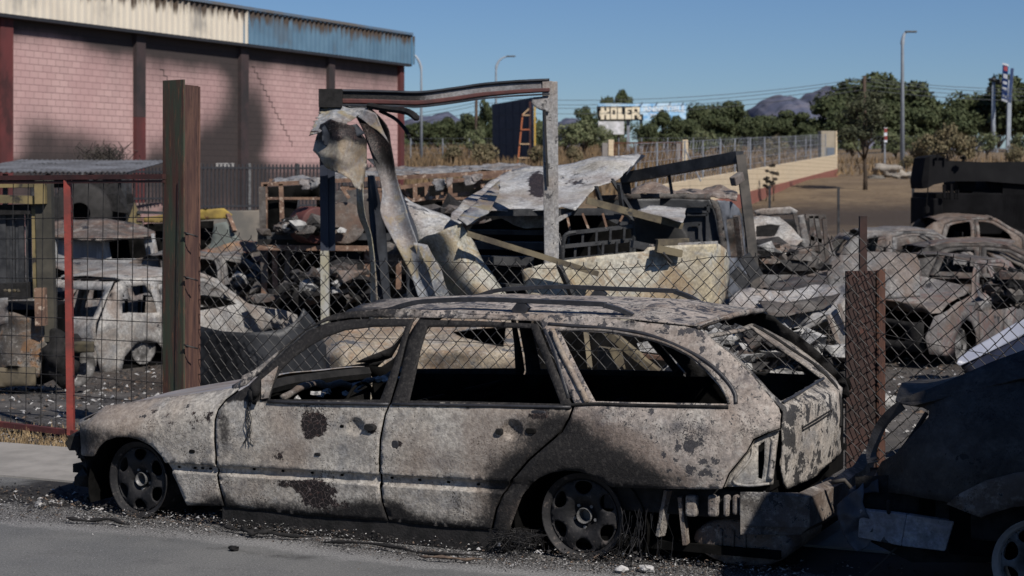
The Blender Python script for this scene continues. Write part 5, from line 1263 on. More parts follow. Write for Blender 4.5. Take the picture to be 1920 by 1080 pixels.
psheet('point_fold', [(1192, 290), (1206, 290), (1210, 292), (1190, 310), (1174, 328), (1183, 310)], lambda x, y: zb(x, y) - .05, M['sheet_dark'], ws, .02, 2, 4, 4, .006)
psheet('lower_fold', [(924, 399), (960, 403), (1010, 403), (1060, 401), (1030, 422), (1015, 427), (985, 427), (960, 421)], lambda x, y: 17.2, M['sheet_white'], ws, .12, 2, 12, 6, .006)
psheet('dark_fold', [(862, 408), (905, 365), (940, 334), (935, 362), (915, 400), (880, 422)], lambda x, y: zb(x, y) - .30, M['sheet_grey'], ws, .12, 2, 13, 6, .006)
# loose beams and battens: (x0, y0, x1, y1, depth, width m, height m, material, label)
M['batten'] = plain('scorched_batten', (.15, .125, .08), (.06, .05, .038), sc=5, rough=.8, c3=(.03, .03, .03), t3=(.56, .66), sc3=8)
M['steel_dk'] = plain('sooty_steel', (.018, .019, .021), (.045, .046, .048), sc=6, rough=.55, c3=(.09, .09, .09), t3=(.62, .7), sc3=14)
M['rustpale'] = plain('scorched_rust_frame', (.20, .125, .085), (.10, .06, .045), sc=8, rough=.85, c3=(.36, .28, .22), t3=(.56, .64), sc3=14)
for (x0, y0, x1, y1, Z, w, h, m, lab) in (
    (906, 399, 1150, 397, 16.7, .05, .06, 'steel_dk', 'dark straight bar under the crumpled white sheet'),
    (876, 438, 1122, 514, 15.45, .03, .045, 'batten', 'long ochre batten sloping down to the right in front of the white panel'),
    (1100, 376, 1280, 424, 16.3, .03, .06, 'batten', 'ochre edged batten sloping under the small white scrap'),
    (1232, 455, 1290, 453, 15.8, .05, .05, 'batten', 'short pale batten upper of two on the long pale panel'),
    (1230, 466, 1277, 476, 15.6, .05, .06, 'batten', 'short pale batten lower of two on the long pale panel'),
    (1185, 458, 1232, 467, 15.8, .05, .06, 'steel_dk', 'black end of batten lying on the long pale panel'),
    (1148, 338, 1188, 400, 16.9, .03, .03, 'steel_dk', 'thin black rod sloping under the white sheet, right one'),
    (1160, 345, 1168, 400, 16.8, .03, .03, 'steel_dk', 'thin black rod nearly upright behind the bar frame'),
    (1118, 352, 1134, 402, 16.8, .03, .03, 'steel_dk', 'thin black rod sloping under the white sheet, left one'),
    (867, 425, 912, 405, 16.6, .035, .04, 'rustpale', 'short pale rusty rod at the left tip of the white sheet'),
    (1048, 498, 1075, 560, 15.5, .05, .03, 'steel_dk', 'black strut leaning on the long pale panel beside the white post'),
    (1242, 474, 1258, 492, 15.6, .03, .02, 'steel_dk', 'tiny black strut under the lower short pale batten'),
    (878, 435, 1030, 437, 17.0, .03, .04, 'steel_dk', 'dark horizontal bar left of the white post, upper'),
    (890, 460, 1028, 462, 17.0, .05, .07, 'steel_dk', 'dark horizontal bar left of the white post, middle'),
    (900, 488, 1000, 490, 17.0, .05, .08, 'steel_dk', 'dark horizontal bar left of the white post, lower'),
    (915, 536, 1010, 540, 16.8, .04, .05, 'steel_dk', 'dark bar just above the roof rail of the wagon'),
    (1042, 415, 1068, 400, 16.6, .05, .02, 'post_white', 'short white sliver beside the flaking white post'),
    (1040, 440, 1050, 475, 16.5, .07, .02, 'post_white', 'white torn scrap hanging right of the flaking white post')):
    mb = MB(); mb.beam(V(x0, y0, Z), V(x1, y1, Z + .1), w, h); mb.beam(V(x0, y0, Z) + Vector((0, w, h * .5)), V(x1, y1, Z + .1) + Vector((0, w, h * .5)), w * 1.5, .006)
    tag(mb.build('metal_bar', M[m], None), lab, 'bar')
sc_ = tag(psheet('white_scrap', [(1192, 396), (1220, 385), (1250, 388), (1286, 392), (1284, 406), (1278, 420), (1240, 408), (1205, 400)], lambda x, y: 16.6 + (400 - y) * .03, M['sheet_white'], None, .08, 2, 14, 5, .006), 'small bent white sheet left of the black van side', 'metal sheet')
tag(psheet('dark_sheet', [(1190, 402), (1215, 404), (1240, 412), (1280, 424), (1292, 440), (1290, 460), (1240, 462), (1188, 462)], lambda x, y: 16.9, plain('smoked_panel', (.02, .02, .02), (.07, .06, .045), sc=2, rough=.6), None, .05, 1.5, 15, 8, .008), 'smoked brown black sheet under the small white sheet', 'metal sheet')
# bar frame (burnt bench or rack)
bf = empty('bar_frame', vp(1120, 16.5), 0, 'dark grey crossed bar frame with rounded corners right of the flaking white post', 'rack')
def bt(L, Z, r=.022, n=6): mb = MB(); mb.tube(catmull([tuple(V(x, y, Z)) for x, y in L], 3), r, n); return mb
mb = bt([(1054, 490), (1056, 455), (1062, 440), (1080, 436)], 16.3); to_local(mb, bf); mb.build('side_tube', M['steel_dk'], bf)
mb = bt([(1168, 399), (1182, 408), (1187, 430), (1188, 478)], 16.5); to_local(mb, bf); mb.build('side_tube', M['steel_dk'], bf)
for (a, b) in (((1065, 437), (1186, 424)), ((1058, 462), (1186, 450)), ((1056, 488), (1188, 474)), ((1060, 494), (1188, 481))):
    mb = MB(); mb.beam(V(*a, 16.35), V(*b, 16.45), .02, .035); to_local(mb, bf); mb.build('cross_bar', M['galv2'] if 'galv2' in M else M['steel_dk'], bf)
for i in range(5):
    for j in range(2):
        x = 1067 + 26 * i + 12 * j; mb = MB(); a = (x, 437 - (x - 1065) * .107 + 25 * j); mb.beam(V(*a, 16.4), V(a[0] - 1, a[1] + 25, 16.4), .035, .02); to_local(mb, bf); mb.build('upright_bar', M['steel_dk'], bf)
for (a, b) in (((1064, 408), (1070, 438)), ((1092, 400), (1104, 430)), ((1130, 400), (1138, 428)), ((1168, 404), (1156, 428))):
    mb = MB(); mb.beam(V(*a, 16.6), V(*b, 16.6), .02, .02); to_local(mb, bf); mb.build('rod', M['rustpale'], bf)
# long pale panel of a lorry body
lp = empty('lorry_body_panel', vp(1200, 16.8), 0, 'long pale yellow white curved panel behind the roof of the wagon', 'panel')
M['yellow_white'] = burnt('smoked_cream_panel', (.64, .61, .51), (.54, .47, .32), scab=.25, C=(.16, .13, .10), flake=.14, speck=.1, fs=3, D=(.40, .42, .42), Dw=.7, rust=(.30, .19, .09), rw=.5, grain=.2, rough=.5)
M['yellow_white'] = M['yellow_white']
def zp(x, y): return 15.75 + max(0, (x - 1325) / 40) ** 2 * .5 + max(0, (1000 - x) / 40) * .1
psheet('panel', [(978, 506), (1020, 494), (1059, 488), (1120, 480), (1184, 473), (1206, 472), (1214, 464), (1232, 462), (1290, 459), (1346, 457), (1360, 468), (1366, 490), (1366, 530), (1360, 560), (1346, 580), (1340, 640), (1000, 640), (990, 560)], zp, M['yellow_white'], lp, .02, .8, 16, 8, .02)
mb = MB(); mb.beam(V(1210, 463, 15.85), V(1346, 456, 15.85), .02, .04); to_local(mb, lp); mb.build('top_edge', M['post_white'], lp)
psheet('shade_backing', [(868, 425), (960, 405), (1100, 398), (1200, 398), (1200, 480), (1120, 500), (960, 530), (940, 600), (860, 560)], lambda x, y: 18.6, M['void'], lp, .1, 1, 18, 14, .03)  # black backing sheet standing in for deep shade under the white sheet
psheet('shadowed_end', [(915, 500), (985, 505), (992, 560), (1000, 640), (900, 640)], 17.3, M['black'], lp, .05, 1, 17, 12, .02)  # black sheet put in for the shaded end of the panel
# black van body
bv = empty('charred_van', vp(1280, 19), 0, 'black charred van body with pressed side panels and collapsed roof lining', 'van')
M['vanblack'] = plain('charred_van_paint', (.010, .011, .013), (.028, .030, .034), sc=3, rough=.5, c3=(.07, .072, .078), t3=(.63, .72), sc3=6, spec=.5)
psheet('side_panel', [(1120, 372), (1180, 369), (1330, 371), (1340, 382), (1348, 420), (1352, 470), (1352, 560), (1120, 560)], 18.6, M['vanblack'], bv, .05, 1, 18, 10, .02)
for (x0, y0, x1, y1) in ((1288, 402, 1326, 456), (1296, 420, 1312, 452), (1288, 384, 1328, 398)):
    for a, b in (((x0, y0), (x1, y0)), ((x1, y0), (x1, y1)), ((x0, y1), (x1, y1))):
        mb = MB(); mb.beam(V(*a, 18.54), V(*b, 18.54), .02, .03); to_local(mb, bv); mb.build('pressed_edge', M['vanblack'], bv)
psheet('corner_pillar', [(1330, 372), (1345, 376), (1352, 400), (1362, 460), (1364, 560), (1354, 560), (1350, 460), (1342, 400)], 18.5, M['w_dark'], bv, .03, 1, 19, 6, .02)
psheet('cab_side', [(1345, 376), (1370, 378), (1384, 392), (1390, 410), (1395, 460), (1400, 540), (1364, 560), (1362, 460), (1352, 400)], lambda x, y: 18.6 + (x - 1345) * .01, plain('greyblue_scorch', (.05, .055, .065), (.14, .15, .17), sc=4, rough=.6), bv, .03, 1, 20, 6, .02, [[(1360, 412), (1378, 408), (1385, 440), (1387, 482), (1368, 484)]])
psheet('cab_interior', [(1350, 400), (1395, 400), (1400, 560), (1350, 560)], 19.4, M['w_dark'], bv, .1, 2, 21, 8, .02)
mb = MB(); mb.beam(V(1381, 405, 18.4), V(1390, 485, 18.5), .06, .05); to_local(mb, bv); mb.build('door_pillar', M['w_rust'], bv)
psheet('roof_edge', [(1120, 366), (1200, 364), (1330, 364), (1334, 374), (1200, 373), (1120, 376)], 18.4, M['w_dark'], bv, .04, 3, 22, 6, .02)
for sd, (x0, x1, y, h) in enumerate(((1176, 1262, 364, 22), (1252, 1330, 366, 10), (1306, 1378, 372, 22))):
    ribbon('collapsed_roof_lining', ph([(x0, y, 18.9), ((x0 + x1) / 2, y - 2, 18.7), (x1, y + 6, 18.8)]), ph([(x0 + 4, y - h * .5, 19.4), ((x0 + x1) / 2, y - h, 19.4), (x1 - 4, y - h * .2, 19.3)]), burnt('scorched_lining%d' % sd, (.26, .20, .165), (.14, .10, .085), flake=.75, fs=5, D=(.28, .26, .25)), bv, 40, 12, .16, 2.5, 20 + sd, .01)
# heavy black frame standing over it
fr = empty('black_steel_frame', vp(1400, 17.5), 0, 'tall black square tube frame leaning over the charred van', 'frame')
mb = MB(); mb.beam(V(1170, 334, 18.6), V(1388, 294, 17.4), .11, .11); to_local(mb, fr); mb.build('top_beam', M['steel_dk'], fr)
mb = MB(); mb.beam(V(1388, 290, 17.4), V(1408, 450, 17.4), .095, .09); mb.beam(V(1408, 450, 17.4), V(1418, 560, 17.4), .095, .09); to_local(mb, fr); mb.build('leg', plain('sooty_leg', (.05, .048, .045), (.10, .09, .08), sc=6), fr)
mb = MB(); mb.beam(V(1172, 332, 18.6), V(1176, 372, 18.6), .09, .09); to_local(mb, fr); mb.build('leg', M['steel_dk'], fr)
mb = MB(); mb.beam(V(1253, 320, 18.2), V(1260, 364, 18.2), .03, .03); to_local(mb, fr); mb.build('rod', M['steel_dk'], fr)
mb = MB(); mb.beam(V(1374, 341, 17.2), V(1390, 330, 17.3), .07, .09); to_local(mb, fr); mb.build('bracket', M['w_grey'], fr, bevel=.01)
for k, (a, b, lab) in enumerate((((1376, 508), (1402, 535), 'black block leaning at the foot of the black steel frame'), ((1395, 480), (1420, 520), 'dark strut crossing the foot of the black steel frame'))):
    mb = MB(); mb.beam(V(*a, 17.0), V(*b, 17.0), .09, .12); tag(mb.build('metal_bar', M['steel_dk'], None), lab, 'bar')

# ------------------------------------------------------------ burnt bus skeleton
bus = empty('bus_skeleton', vp(720, 26), 0, 'burnt out bus reduced to a rusty lattice of roof frames and uprights', 'bus')
BZ = 26.0
def bb_(name, a, b, w, m='rustpale', Z=BZ, Z2=None, h=None):
    mb = MB(); mb.beam(V(*a, Z), V(*b, Z2 or Z), w * .6, (h or w) * .6); to_local(mb, bus); return mb.build(name, M[m], bus)
bb_('roof_rail', (490, 346), (960, 322), .10); bb_('roof_rail', (488, 372), (880, 372), .06); bb_('roof_rail', (505, 338), (640, 334), .07, 'rustpale', BZ + 2)
bb_('roof_rail', (745, 352), (958, 326), .09, 'rustpale', BZ - .6); bb_('roof_rail', (770, 376), (880, 362), .08, 'rustpale', BZ - .6); bb_('roof_rail', (640, 354), (760, 356), .06)
for x in (747, 778, 800, 844, 905, 935): bb_('roof_upright', (x, 345), (x + 1, 374 if x < 860 else 352), .10, 'rustpale', BZ - .6)
for a, b in (((750, 352), (776, 374)), ((800, 352), (782, 374)), ((846, 346), (820, 372)), ((905, 336), (888, 352)), ((700, 350), (725, 372)), ((640, 350), (655, 372))): bb_('roof_brace', a, b, .07, 'rustpale', BZ - .5)
for x, y0, y1, w in ((498, 345, 440, .10), (527, 345, 442, .10), (492, 350, 530, .16), (620, 350, 440, .08), (645, 350, 440, .09), (686, 355, 520, .09), (716, 360, 560, .08), (745, 372, 560, .10), (770, 380, 560, .09), (652, 350, 420, .07), (833, 376, 420, .08), (845, 376, 410, .07)):
    bb_('upright', (x, y0), (x + rr.uniform(-3, 6), y1), w, 'rustpale' if w != .16 else 'w_dark')
bb_('floor_rail', (484, 442), (745, 444), .16, 'steel_dk', BZ - .3); bb_('floor_rail', (482, 464), (740, 466), .12, 'rustpale', BZ - .5); bb_('floor_rail', (484, 452), (740, 455), .25, 'black', BZ)
for x, y1 in ((498, 560), (515, 548), (540, 556), (720, 560), (748, 556), (655, 550), (690, 540)): bb_('leg', (x, 466), (x + rr.uniform(-4, 4), y1), .12, 'rustpale' if x != 540 else 'w_dark')
psheet('under_body', [(486, 470), (860, 470), (980, 540), (980, 620), (486, 600)], BZ + 1.2, M['void'], bus, .3, .7, 3, 16, .05)
psheet('dark_backing', [(494, 350), (600, 346), (600, 440), (494, 440)], BZ + 2.4, M['void'], bus, .1, .7, 6, 16, .05, [[(560, 372), (594, 368), (594, 396), (556, 400)]])  # black backing sheets put in for the shade behind the roof lattice
psheet('dark_backing', [(640, 346), (760, 350), (960, 334), (990, 350), (990, 560), (640, 470)], BZ + 2.4, M['void'], bus, .3, .7, 4, 16, .05)
M['ragged'] = burnt('ragged_insulation', (.30, .31, .33), (.13, .135, .145), base_soot=.3, flake=.7, speck=.4, fs=3, D=(.42, .45, .48), Dw=.5, rnd=True)
for sd, (x0, x1, y0, y1) in enumerate(((515, 600, 334, 338), (600, 700, 322, 334), (690, 800, 316, 328), (760, 880, 314, 324), (850, 975, 311, 320), (905, 1010, 312, 320))):
    ribbon('ragged_roof_cover', ph([(x0, y0, 27.6), ((x0 + x1) / 2, y0 - 3, 27.4), (x1, y0, 27.2)]), ph([(x0, y1 + 3, 26.2), ((x0 + x1) / 2, y1 + 2, 26.1), (x1, y1, 26.0)]), M['ragged'], bus, 60, 12, .12, 3.2, 30 + sd, .01)
for sd, (x, y, w, h) in enumerate(((812, 334, 22, 26), (835, 334, 14, 18), (868, 330, 26, 20), (560, 335, 30, 22), (580, 332, 20, 24), (885, 328, 18, 16), (700, 440, 24, 26))):
    ribbon('hanging_rag', ph([(x, y, 25.3), (x + 2, y + h * .5, 25.2), (x + 4, y + h, 25.2)]), ph([(x + w, y, 25.2), (x + w - 1, y + h * .5, 25.2), (x + w - 5, y + h * .8, 25.2)]), M['ragged'], bus, 12, 12, .06, 3, 40 + sd, .01, 0, .3)
# drums and engine bits on its floor
for k, (px, py, r, L_, rz, m, lab) in enumerate(((582, 422, .26, .42, .6, 'maroon', 'brown rusty drum standing on the floor of the bus skeleton'), (640, 418, .30, .5, .3, 'w_rust', 'larger scorched tank right of the brown drum'), (672, 400, .34, .6, 1.2, 'w_dark', 'dark round housing behind the scorched tank'), (640, 500, .30, .6, .2, 'black', 'black tank under the floor of the bus skeleton'))):
    mb = MB(); mb.lathe([(.001, -L_ / 2), (r * .96, -L_ / 2), (r, -L_ / 2 + .03), (r, -.05), (r * 1.03, -.03), (r, 0), (r, L_ / 2 - .03), (r * .96, L_ / 2), (.001, L_ / 2)], 28, Matrix.Translation(V(px, py, 25.6 + k * .2)) @ Matrix.Rotation(rz, 4, 'Z') @ Matrix.Rotation(PI / 2, 4, 'X')); tag(mb.build('drum', M[m], None, True, bevel=.01), lab, 'drum')
heap('scrap_heap', 850, 470, 24, 220, 80, 150, [M['w_dark'], M['black'], M['w_rust'], M['ash_heap']], (5, 9, 1, 1), 'dark heap of burnt scrap under the bent sheets', .06, .22, 11)
heap('scrap_heap', 570, 436, 25.5, 150, 26, 60, [M['w_dark'], M['black'], M['w_rust'], M['ash_heap']], (3, 3, 1, 2), 'small pile of scraps on the floor of the bus skeleton', .04, .13, 12)
heap('scrap_heap', 620, 560, 24, 260, 60, 120, [M['w_dark'], M['black'], M['w_rust'], M['ash_heap']], (4, 6, 1, 2), 'dark scraps on the ground under the bus skeleton', .05, .16, 13)
mb = MB(); mb.tube(catmull([tuple(V(610, 548, 24)), tuple(V(640, 545, 24)), tuple(V(665, 534, 24)), tuple(V(673, 520, 24)), (V(660, 510, 24)[:])], 5), .06, 6); tag(mb.build('bumper_piece', M['sheet_white'], None, True), 'curved ash white strip under the bus skeleton', 'trim')
# parts seen through the rear side window of the wagon
for k, (a, b, w, m, lab) in enumerate((((1140, 622), (1235, 700), .09, 'batten', 'ochre beam sloping behind the fence, seen through the rear side window of the wagon'), ((1098, 620), (1106, 690), .04, 'batten', 'thin upright ochre bar seen through the rear side window of the wagon'), ((1180, 664), (1250, 672), .05, 'rustpale', 'short rusty bar seen through the rear side window of the wagon'))):
    mb = MB(); mb.beam(V(*a, 14.2), V(*b, 14.0), w, w * .6); tag(mb.build('metal_bar', M[m], None), lab, 'bar')
mb = MB(); mb.add([V(1122, 650, 14.4), V(1165, 655, 14.4), V(1172, 690, 14.4), V(1120, 690, 14.4)], [(0, 1, 2, 3)]); tag(mb.build('burnt_box', M['batten'], None, thick=.15), 'small ochre scorched box seen through the rear side window of the wagon', 'box')
mb = MB(); mb.add([V(1194, 644, 14.5), V(1214, 640, 14.5), V(1232, 662, 14.5), V(1200, 658, 14.5)], [(0, 1, 2, 3)]); tag(mb.build('white_shard', M['sheet_white'], None, thick=.02), 'white shard seen through the rear side window of the wagon', 'shard')
tag(psheet('black_sheet', [(1000, 600), (1420, 600), (1420, 740), (1000, 740)], 15.4, M['void'], None, .1, 1, 5, 16, .03), 'black sheet standing behind the wagon under the long pale panel', 'board')  # flat black sheet filling the view behind the wagon

# ------------------------------------------------------------ left side of the yard
M['mach_yellow'] = plain('scorched_yellow_paint', (.20, .155, .07), (.08, .068, .04), sc=2.5, rough=.7, c3=(.025, .022, .02), t3=(.55, .66), sc3=5)
M['mach_brown'] = burnt('burnt_machine_paint', (.14, .12, .10), (.07, .06, .052), base_soot=.15, flake=.6, fs=4, D=(.26, .22, .17), Dw=.6, rust=(.22, .10, .03), rw=.7)
fk = empty('forklift', vp(20, 18), 0, 'burnt forklift with a scorched yellow mast behind the left end of the red gate', 'forklift')
FZ = 18.0
def fb(name, a, b, w, m, Z=FZ, h=None, bev=0): mb = MB(); mb.beam(V(*a, Z), V(*b, Z), w, h or w); to_local(mb, fk); return mb.build(name, M[m] if isinstance(m, str) else m, fk, bevel=bev)
fb('mast_post', (83, 338), (90, 640), .12, plain('greygreen_scorched', (.035, .033, .027), (.07, .064, .05), sc=3), FZ, .16); fb('mast_post', (68, 372), (72, 560), .08, 'mach_yellow')
fb('top_bar', (-60, 347), (90, 345), .05, 'mach_yellow', FZ, .06); fb('cross_bar', (-60, 371), (66, 375), .08, 'mach_yellow', FZ - .05, .08); fb('mast_head', (76, 340), (77, 382), .10, 'mach_yellow', FZ - .1)
for x, w in ((4, .09), (14, .05), (23, .05), (40, .05), (53, .05), (32, .03)): fb('mast_rail', (x, 385), (x + 2, 536), w, 'steel_dk', FZ + .1)
fb('carriage', (-60, 394), (62, 392), .06, 'black', FZ, .10); fb('carriage', (-40, 548), (56, 544), .3, 'black', FZ, .16)
for (x) in (10, 18, 26, 34): mb = MB(); blob(mb, V(x, 545, FZ - .25), .022, x, 1); to_local(mb, fk); mb.build('bolt', M['batten'], fk)
psheet('body_cover', [(-40, 590), (20, 584), (60, 596), (98, 606), (112, 640), (90, 650), (76, 684), (70, 706), (-40, 710)], lambda x, y: FZ - .1 + (x - 50) ** 2 * .00006, M['mach_brown'], fk, .08, 1.4, 5, 8, .03)
psheet('lower_skirt', [(-40, 690), (66, 688), (68, 722), (-40, 728)], FZ - .25, plain('ochre_skirt', (.11, .09, .06), (.05, .045, .035), sc=4), fk, .02, 1, 6, 12, .05)
psheet('plate', [(-10, 560), (15, 558), (16, 608), (-10, 612)], FZ - .3, M['w_grey'], fk, .02, 1, 6, 12, .02)
fb('side_bracket', (76, 540), (78, 610), .10, 'rustpale', FZ - .2)
mb = MB(); Wc = V(112, 668, FZ); blob(mb, Wc, .25, 4, 3, (.75, .6, 1.05), .30); to_local(mb, fk); mb.build('tyre', M['black'], fk, True)
mb = MB(); Wc = V(134, 684, FZ + .1); mb.lathe([(.001, .02), (.10, .03), (.17, .08), (.21, .1), (.21, -.1)], 24, Matrix.Translation(Wc) @ Matrix.Rotation(.6, 4, 'Z') @ Matrix.Rotation(PI / 2, 4, 'X')); to_local(mb, fk); mb.build('wheel_rim', M['rim2'], fk, True)
psheet('front_beam', [(104, 644), (150, 640), (176, 640), (176, 660), (140, 662), (108, 668)], FZ - .1, plain('sooty_beam', (.09, .075, .045), (.03, .028, .025), sc=5), fk, .05, 2, 7, 6, .04)
mb = MB(); mb.box(V(10, 640, FZ + .8), (1.1, 1.3, .75)); to_local(mb, fk); mb.build('chassis', M['void'], fk)
# rusty roofed van
rv = empty('rusty_roofed_van', vp(200, 29), 0, 'burnt van with a rusty brown roof and grey sides behind the red gate', 'van')
psheet('roof', [(95, 418), (110, 414), (200, 413), (250, 420), (290, 434), (291, 440), (240, 446), (190, 450), (140, 448), (96, 444)], lambda x, y: 28.4 + (435 - y) * .03, M['w_rust'], rv, .10, 1.2, 3, 6, .03)
psheet('side_panel', [(96, 446), (150, 450), (205, 450), (250, 446), (286, 440), (294, 470), (300, 500), (298, 560), (96, 560)], 28.3, plain('ashy_van_side', (.26, .26, .26), (.15, .15, .16), sc=2, c3=(.32, .31, .30), t3=(.55, .65), sc3=4, stretch=(2.5, 1, .5)), rv, .06, 1, 4, 8, .03, [[(205, 452), (268, 444), (276, 484), (210, 485)]])
psheet('inner_wall', [(150, 450), (300, 445), (300, 560), (150, 560)], 29.2, M['void'], rv, .05, 1, 4, 16, .03)
mb = MB(); mb.beam(V(97, 432, 28.1), V(107, 488, 28.1), .10, .04); to_local(mb, rv); mb.build('pillar', M['sheet_white'], rv); mb = MB(); mb.beam(V(286, 438, 28.1), V(296, 488, 28.1), .08, .04); to_local(mb, rv); mb.build('pillar', M['sheet_white'], rv)
# yellow lorry
yl = empty('yellow_lorry', vp(430, 30), 0, 'burnt lorry cab with a yellow roof and orange red front right of the tall post', 'lorry')
psheet('roof', [(270, 408), (300, 404), (380, 393), (420, 390), (436, 402), (430, 408), (380, 413), (300, 418), (270, 418)], lambda x, y: 29.6, plain('scorched_yellow_roof', (.33, .235, .05), (.17, .12, .04), sc=2, c3=(.12, .06, .03), t3=(.58, .66), sc3=5), yl, .05, 1.5, 3, 6, .04)
mb = MB(); mb.beam(V(427, 402, 29.5), V(440, 434, 29.3), .07, .05); to_local(mb, yl); mb.build('pillar', M['rustpale'], yl)
psheet('side', [(270, 420), (400, 414), (402, 450), (380, 470), (270, 480)], 29.9, M['void'], yl, .05, 1, 4, 12, .03)
psheet('windscreen_frame', [(402, 420), (424, 416), (440, 438), (452, 452), (420, 470), (384, 478), (396, 456)], 29.4, plain('greenish_glass_ash', (.14, .16, .15), (.10, .11, .10), sc=3), yl, .05, 1, 5, 8, .03)
M['orange'] = burnt('scorched_orange_paint', (.26, .085, .05), (.18, .12, .085), flake=.5, fs=3, D=(.32, .27, .22), Dw=.6, rust=(.35, .17, .05), rw=.6)
psheet('bonnet', [(376, 470), (400, 466), (440, 452), (490, 455), (490, 470), (455, 476), (430, 490), (410, 512), (376, 516)], lambda x, y: 29.0 + (470 - y) * .01, M['orange'], yl, .14, 1.6, 6, 6, .03)
heap('scrap_heap', 452, 512, 28.5, 110, 34, 60, [M['w_dark'], M['black'], M['orange'], M['w_rust']], (4, 5, 1, 1), 'dark scraps with orange bits in front of the yellow lorry', .05, .14, 14)
heap('scrap_heap', 455, 560, 27.5, 130, 40, 50, [M['w_dark'], M['black'], M['ash_heap']], (4, 5, 1), 'dark scraps behind the nose of the ash white hatchback', .05, .14, 16)
mb = MB(); Wc = V(152, 400, 33); mb.lathe([(.2, -.14), (.5, -.13), (.56, -.08), (.56, .08), (.5, .13), (.2, .14)], 28, Matrix.Translation(Wc) @ Matrix.Rotation(PI / 2, 4, 'X')); tag(mb.build('tyre', plain('grey_tyre', (.018, .017, .016), (.03, .028, .027)), None, True), 'grey round tyre shape behind the rusty roofed van', 'tyre')
mb = MB()
for i in range(26): blob(mb, V(198 + rr.gauss(0, 14), 388 + rr.uniform(-12, 14), 33.5 + rr.uniform(-.3, .3)), rr.uniform(.15, .42), i, 1, (1, 1, 1), .5)
tag(mb.build('charred_bale', M['black'], None), 'big charred round heap right of the grey tyre', None, None, 'stuff')
mb = MB(); mb.add([V(240, 416, 32), V(252, 380, 32), V(266, 412, 32), V(268, 420, 32), V(240, 420, 32)], [(0, 1, 2, 3, 4)]); tag(mb.build('orange_panel', M['mach_yellow'], None, thick=.05), 'pointed orange brown panel behind the rusty roofed van', 'panel')
mb = MB(); mb.beam(V(258, 398, 32), V(340, 400, 32), .10, .05); tag(mb.build('metal_bar', M['steel_dk'], None), 'dark bar right of the pointed orange panel', 'bar')
mb = MB(); mb.beam(V(258, 412, 32), V(345, 408, 32), .10, .05); tag(mb.build('metal_bar', M['rustpale'], None), 'rusty bar under the dark bar right of the pointed orange panel', 'bar')
# ------------------------------------------------------------ pink warehouse
W0 = Vector((-960 / F * 52, 52, 0)); W1 = Vector(((752 - 960) / F * 75, 75, 0)); WD = (W1 - W0).normalized(); WL = (W1 - W0).length
wh = empty('warehouse', W1, math.atan2(WD.y, WD.x), 'long pink block warehouse streaked with soot under a cream and blue metal fascia', 'building')
def wpx(px, py, off=0):
    k = (px - 960) / F; n = Vector((WD.y, -WD.x, 0)); X0 = W1.x + n.x * off; Y0 = W1.y + n.y * off
    s = (k * Y0 - X0) / (WD.x - k * WD.y); return s, H - (py - 330) / F * (Y0 + WD.y * s)
def wall_mat():
    s = NB('sooty_pink_blocks'); s.obj(False); o = s.sep(s.obj()); v = s.comb(o[0], o[2], 0.0)
    b = s.N.new('ShaderNodeTexBrick'); s.link(b.inputs['Vector'], v); b.inputs['Scale'].default_value = 1; b.inputs['Brick Width'].default_value = .40; b.inputs['Row Height'].default_value = .20
    b.inputs['Mortar Size'].default_value = .011; b.inputs['Mortar Smooth'].default_value = .3; s.link(b.inputs['Color1'], (.43, .29, .275)); s.link(b.inputs['Color2'], (.49, .335, .315)); s.link(b.inputs['Mortar'], (.22, .145, .14))
    at = s.attr('burn'); c = s.mix(s.step(s.noise(.6, 4), .3, .7), b.outputs['Color'], (.38, .22, .22)); c = s.mix(.35, b.outputs['Color'], c)
    k = s.math('ADD', at[0], s.math('MULTIPLY', s.math('SUBTRACT', s.noise(.8, 5, .6, vec=s.scale(s.obj(), (1, 1, .35))), .5), .75))
    c = s.mix(s.math('MULTIPLY', s.step(k, -.05, 1.35), .95), c, (.022, .021, .021))
    return s.done(c, .9, 0, s.bump(s.math('ADD', s.math('MULTIPLY', b.outputs['Fac'], -.6), s.math('MULTIPLY', s.noise(20, 4), .2)), .5, .02))
WS = [(40, 45, 130, 24, .3), (130, 60, 120, 28, .4), (205, 80, 70, 26, .45), (300, 85, 70, 26, .5), (370, 100, 70, 30, .6), (425, 110, 40, 34, .6), (490, 100, 40, 26, .5), (560, 118, 60, 20, .4), (690, 134, 70, 16, .3),
      (60, 285, 45, 60, .9), (110, 275, 60, 50, .7), (160, 285, 55, 50, .8), (205, 300, 42, 40, .9), (70, 240, 40, 30, .3),
      (290, 295, 30, 40, .8), (345, 290, 60, 55, .9), (410, 275, 55, 75, 1.2), (435, 200, 30, 80, .7), (470, 260, 30, 85, 1.3), (480, 180, 25, 50, .6), (500, 240, 24, 60, .5), (445, 150, 20, 60, .6)]
def wattr(x, z):
    p = wh_M @ Vector((x, 0, z)); px, py = proj(p); r = 0
    for (cx, cy, rx, ry, st) in WS:
        d = ((px - cx) / rx) ** 2 + ((py - cy) / ry) ** 2
        if d < 5: r += st * math.exp(-d * 1.3)
    r += 1.1 * smooth(2.5, 2.1, z) + 1.25 * math.exp(-(max(0, 6.5 - z) / (.75 + .45 * math.sin(px / 62 + 3.2) + .35 * smooth(260, 440, px) * smooth(620, 470, px))) ** 1.4)  # sooty foot; top band is soot with the eave's shadow painted in
    return (min(r, 1.6), 0, 0)
wh_M = Matrix.Translation(W1) @ Matrix.Rotation(math.atan2(WD.y, WD.x), 4, 'Z')
sL = -WL - 12
sheet('wall', [(sL, 0), (0, 0), (0, 6.8), (sL, 6.8)], lambda x, z: Vector((x, 0, z)), wall_mat(), wh, [], .42, .15, wattr, soft=False, jit=0)
M['wallend'] = plain('pink_end_wall', (.34, .20, .20), (.30, .18, .18), sc=1)
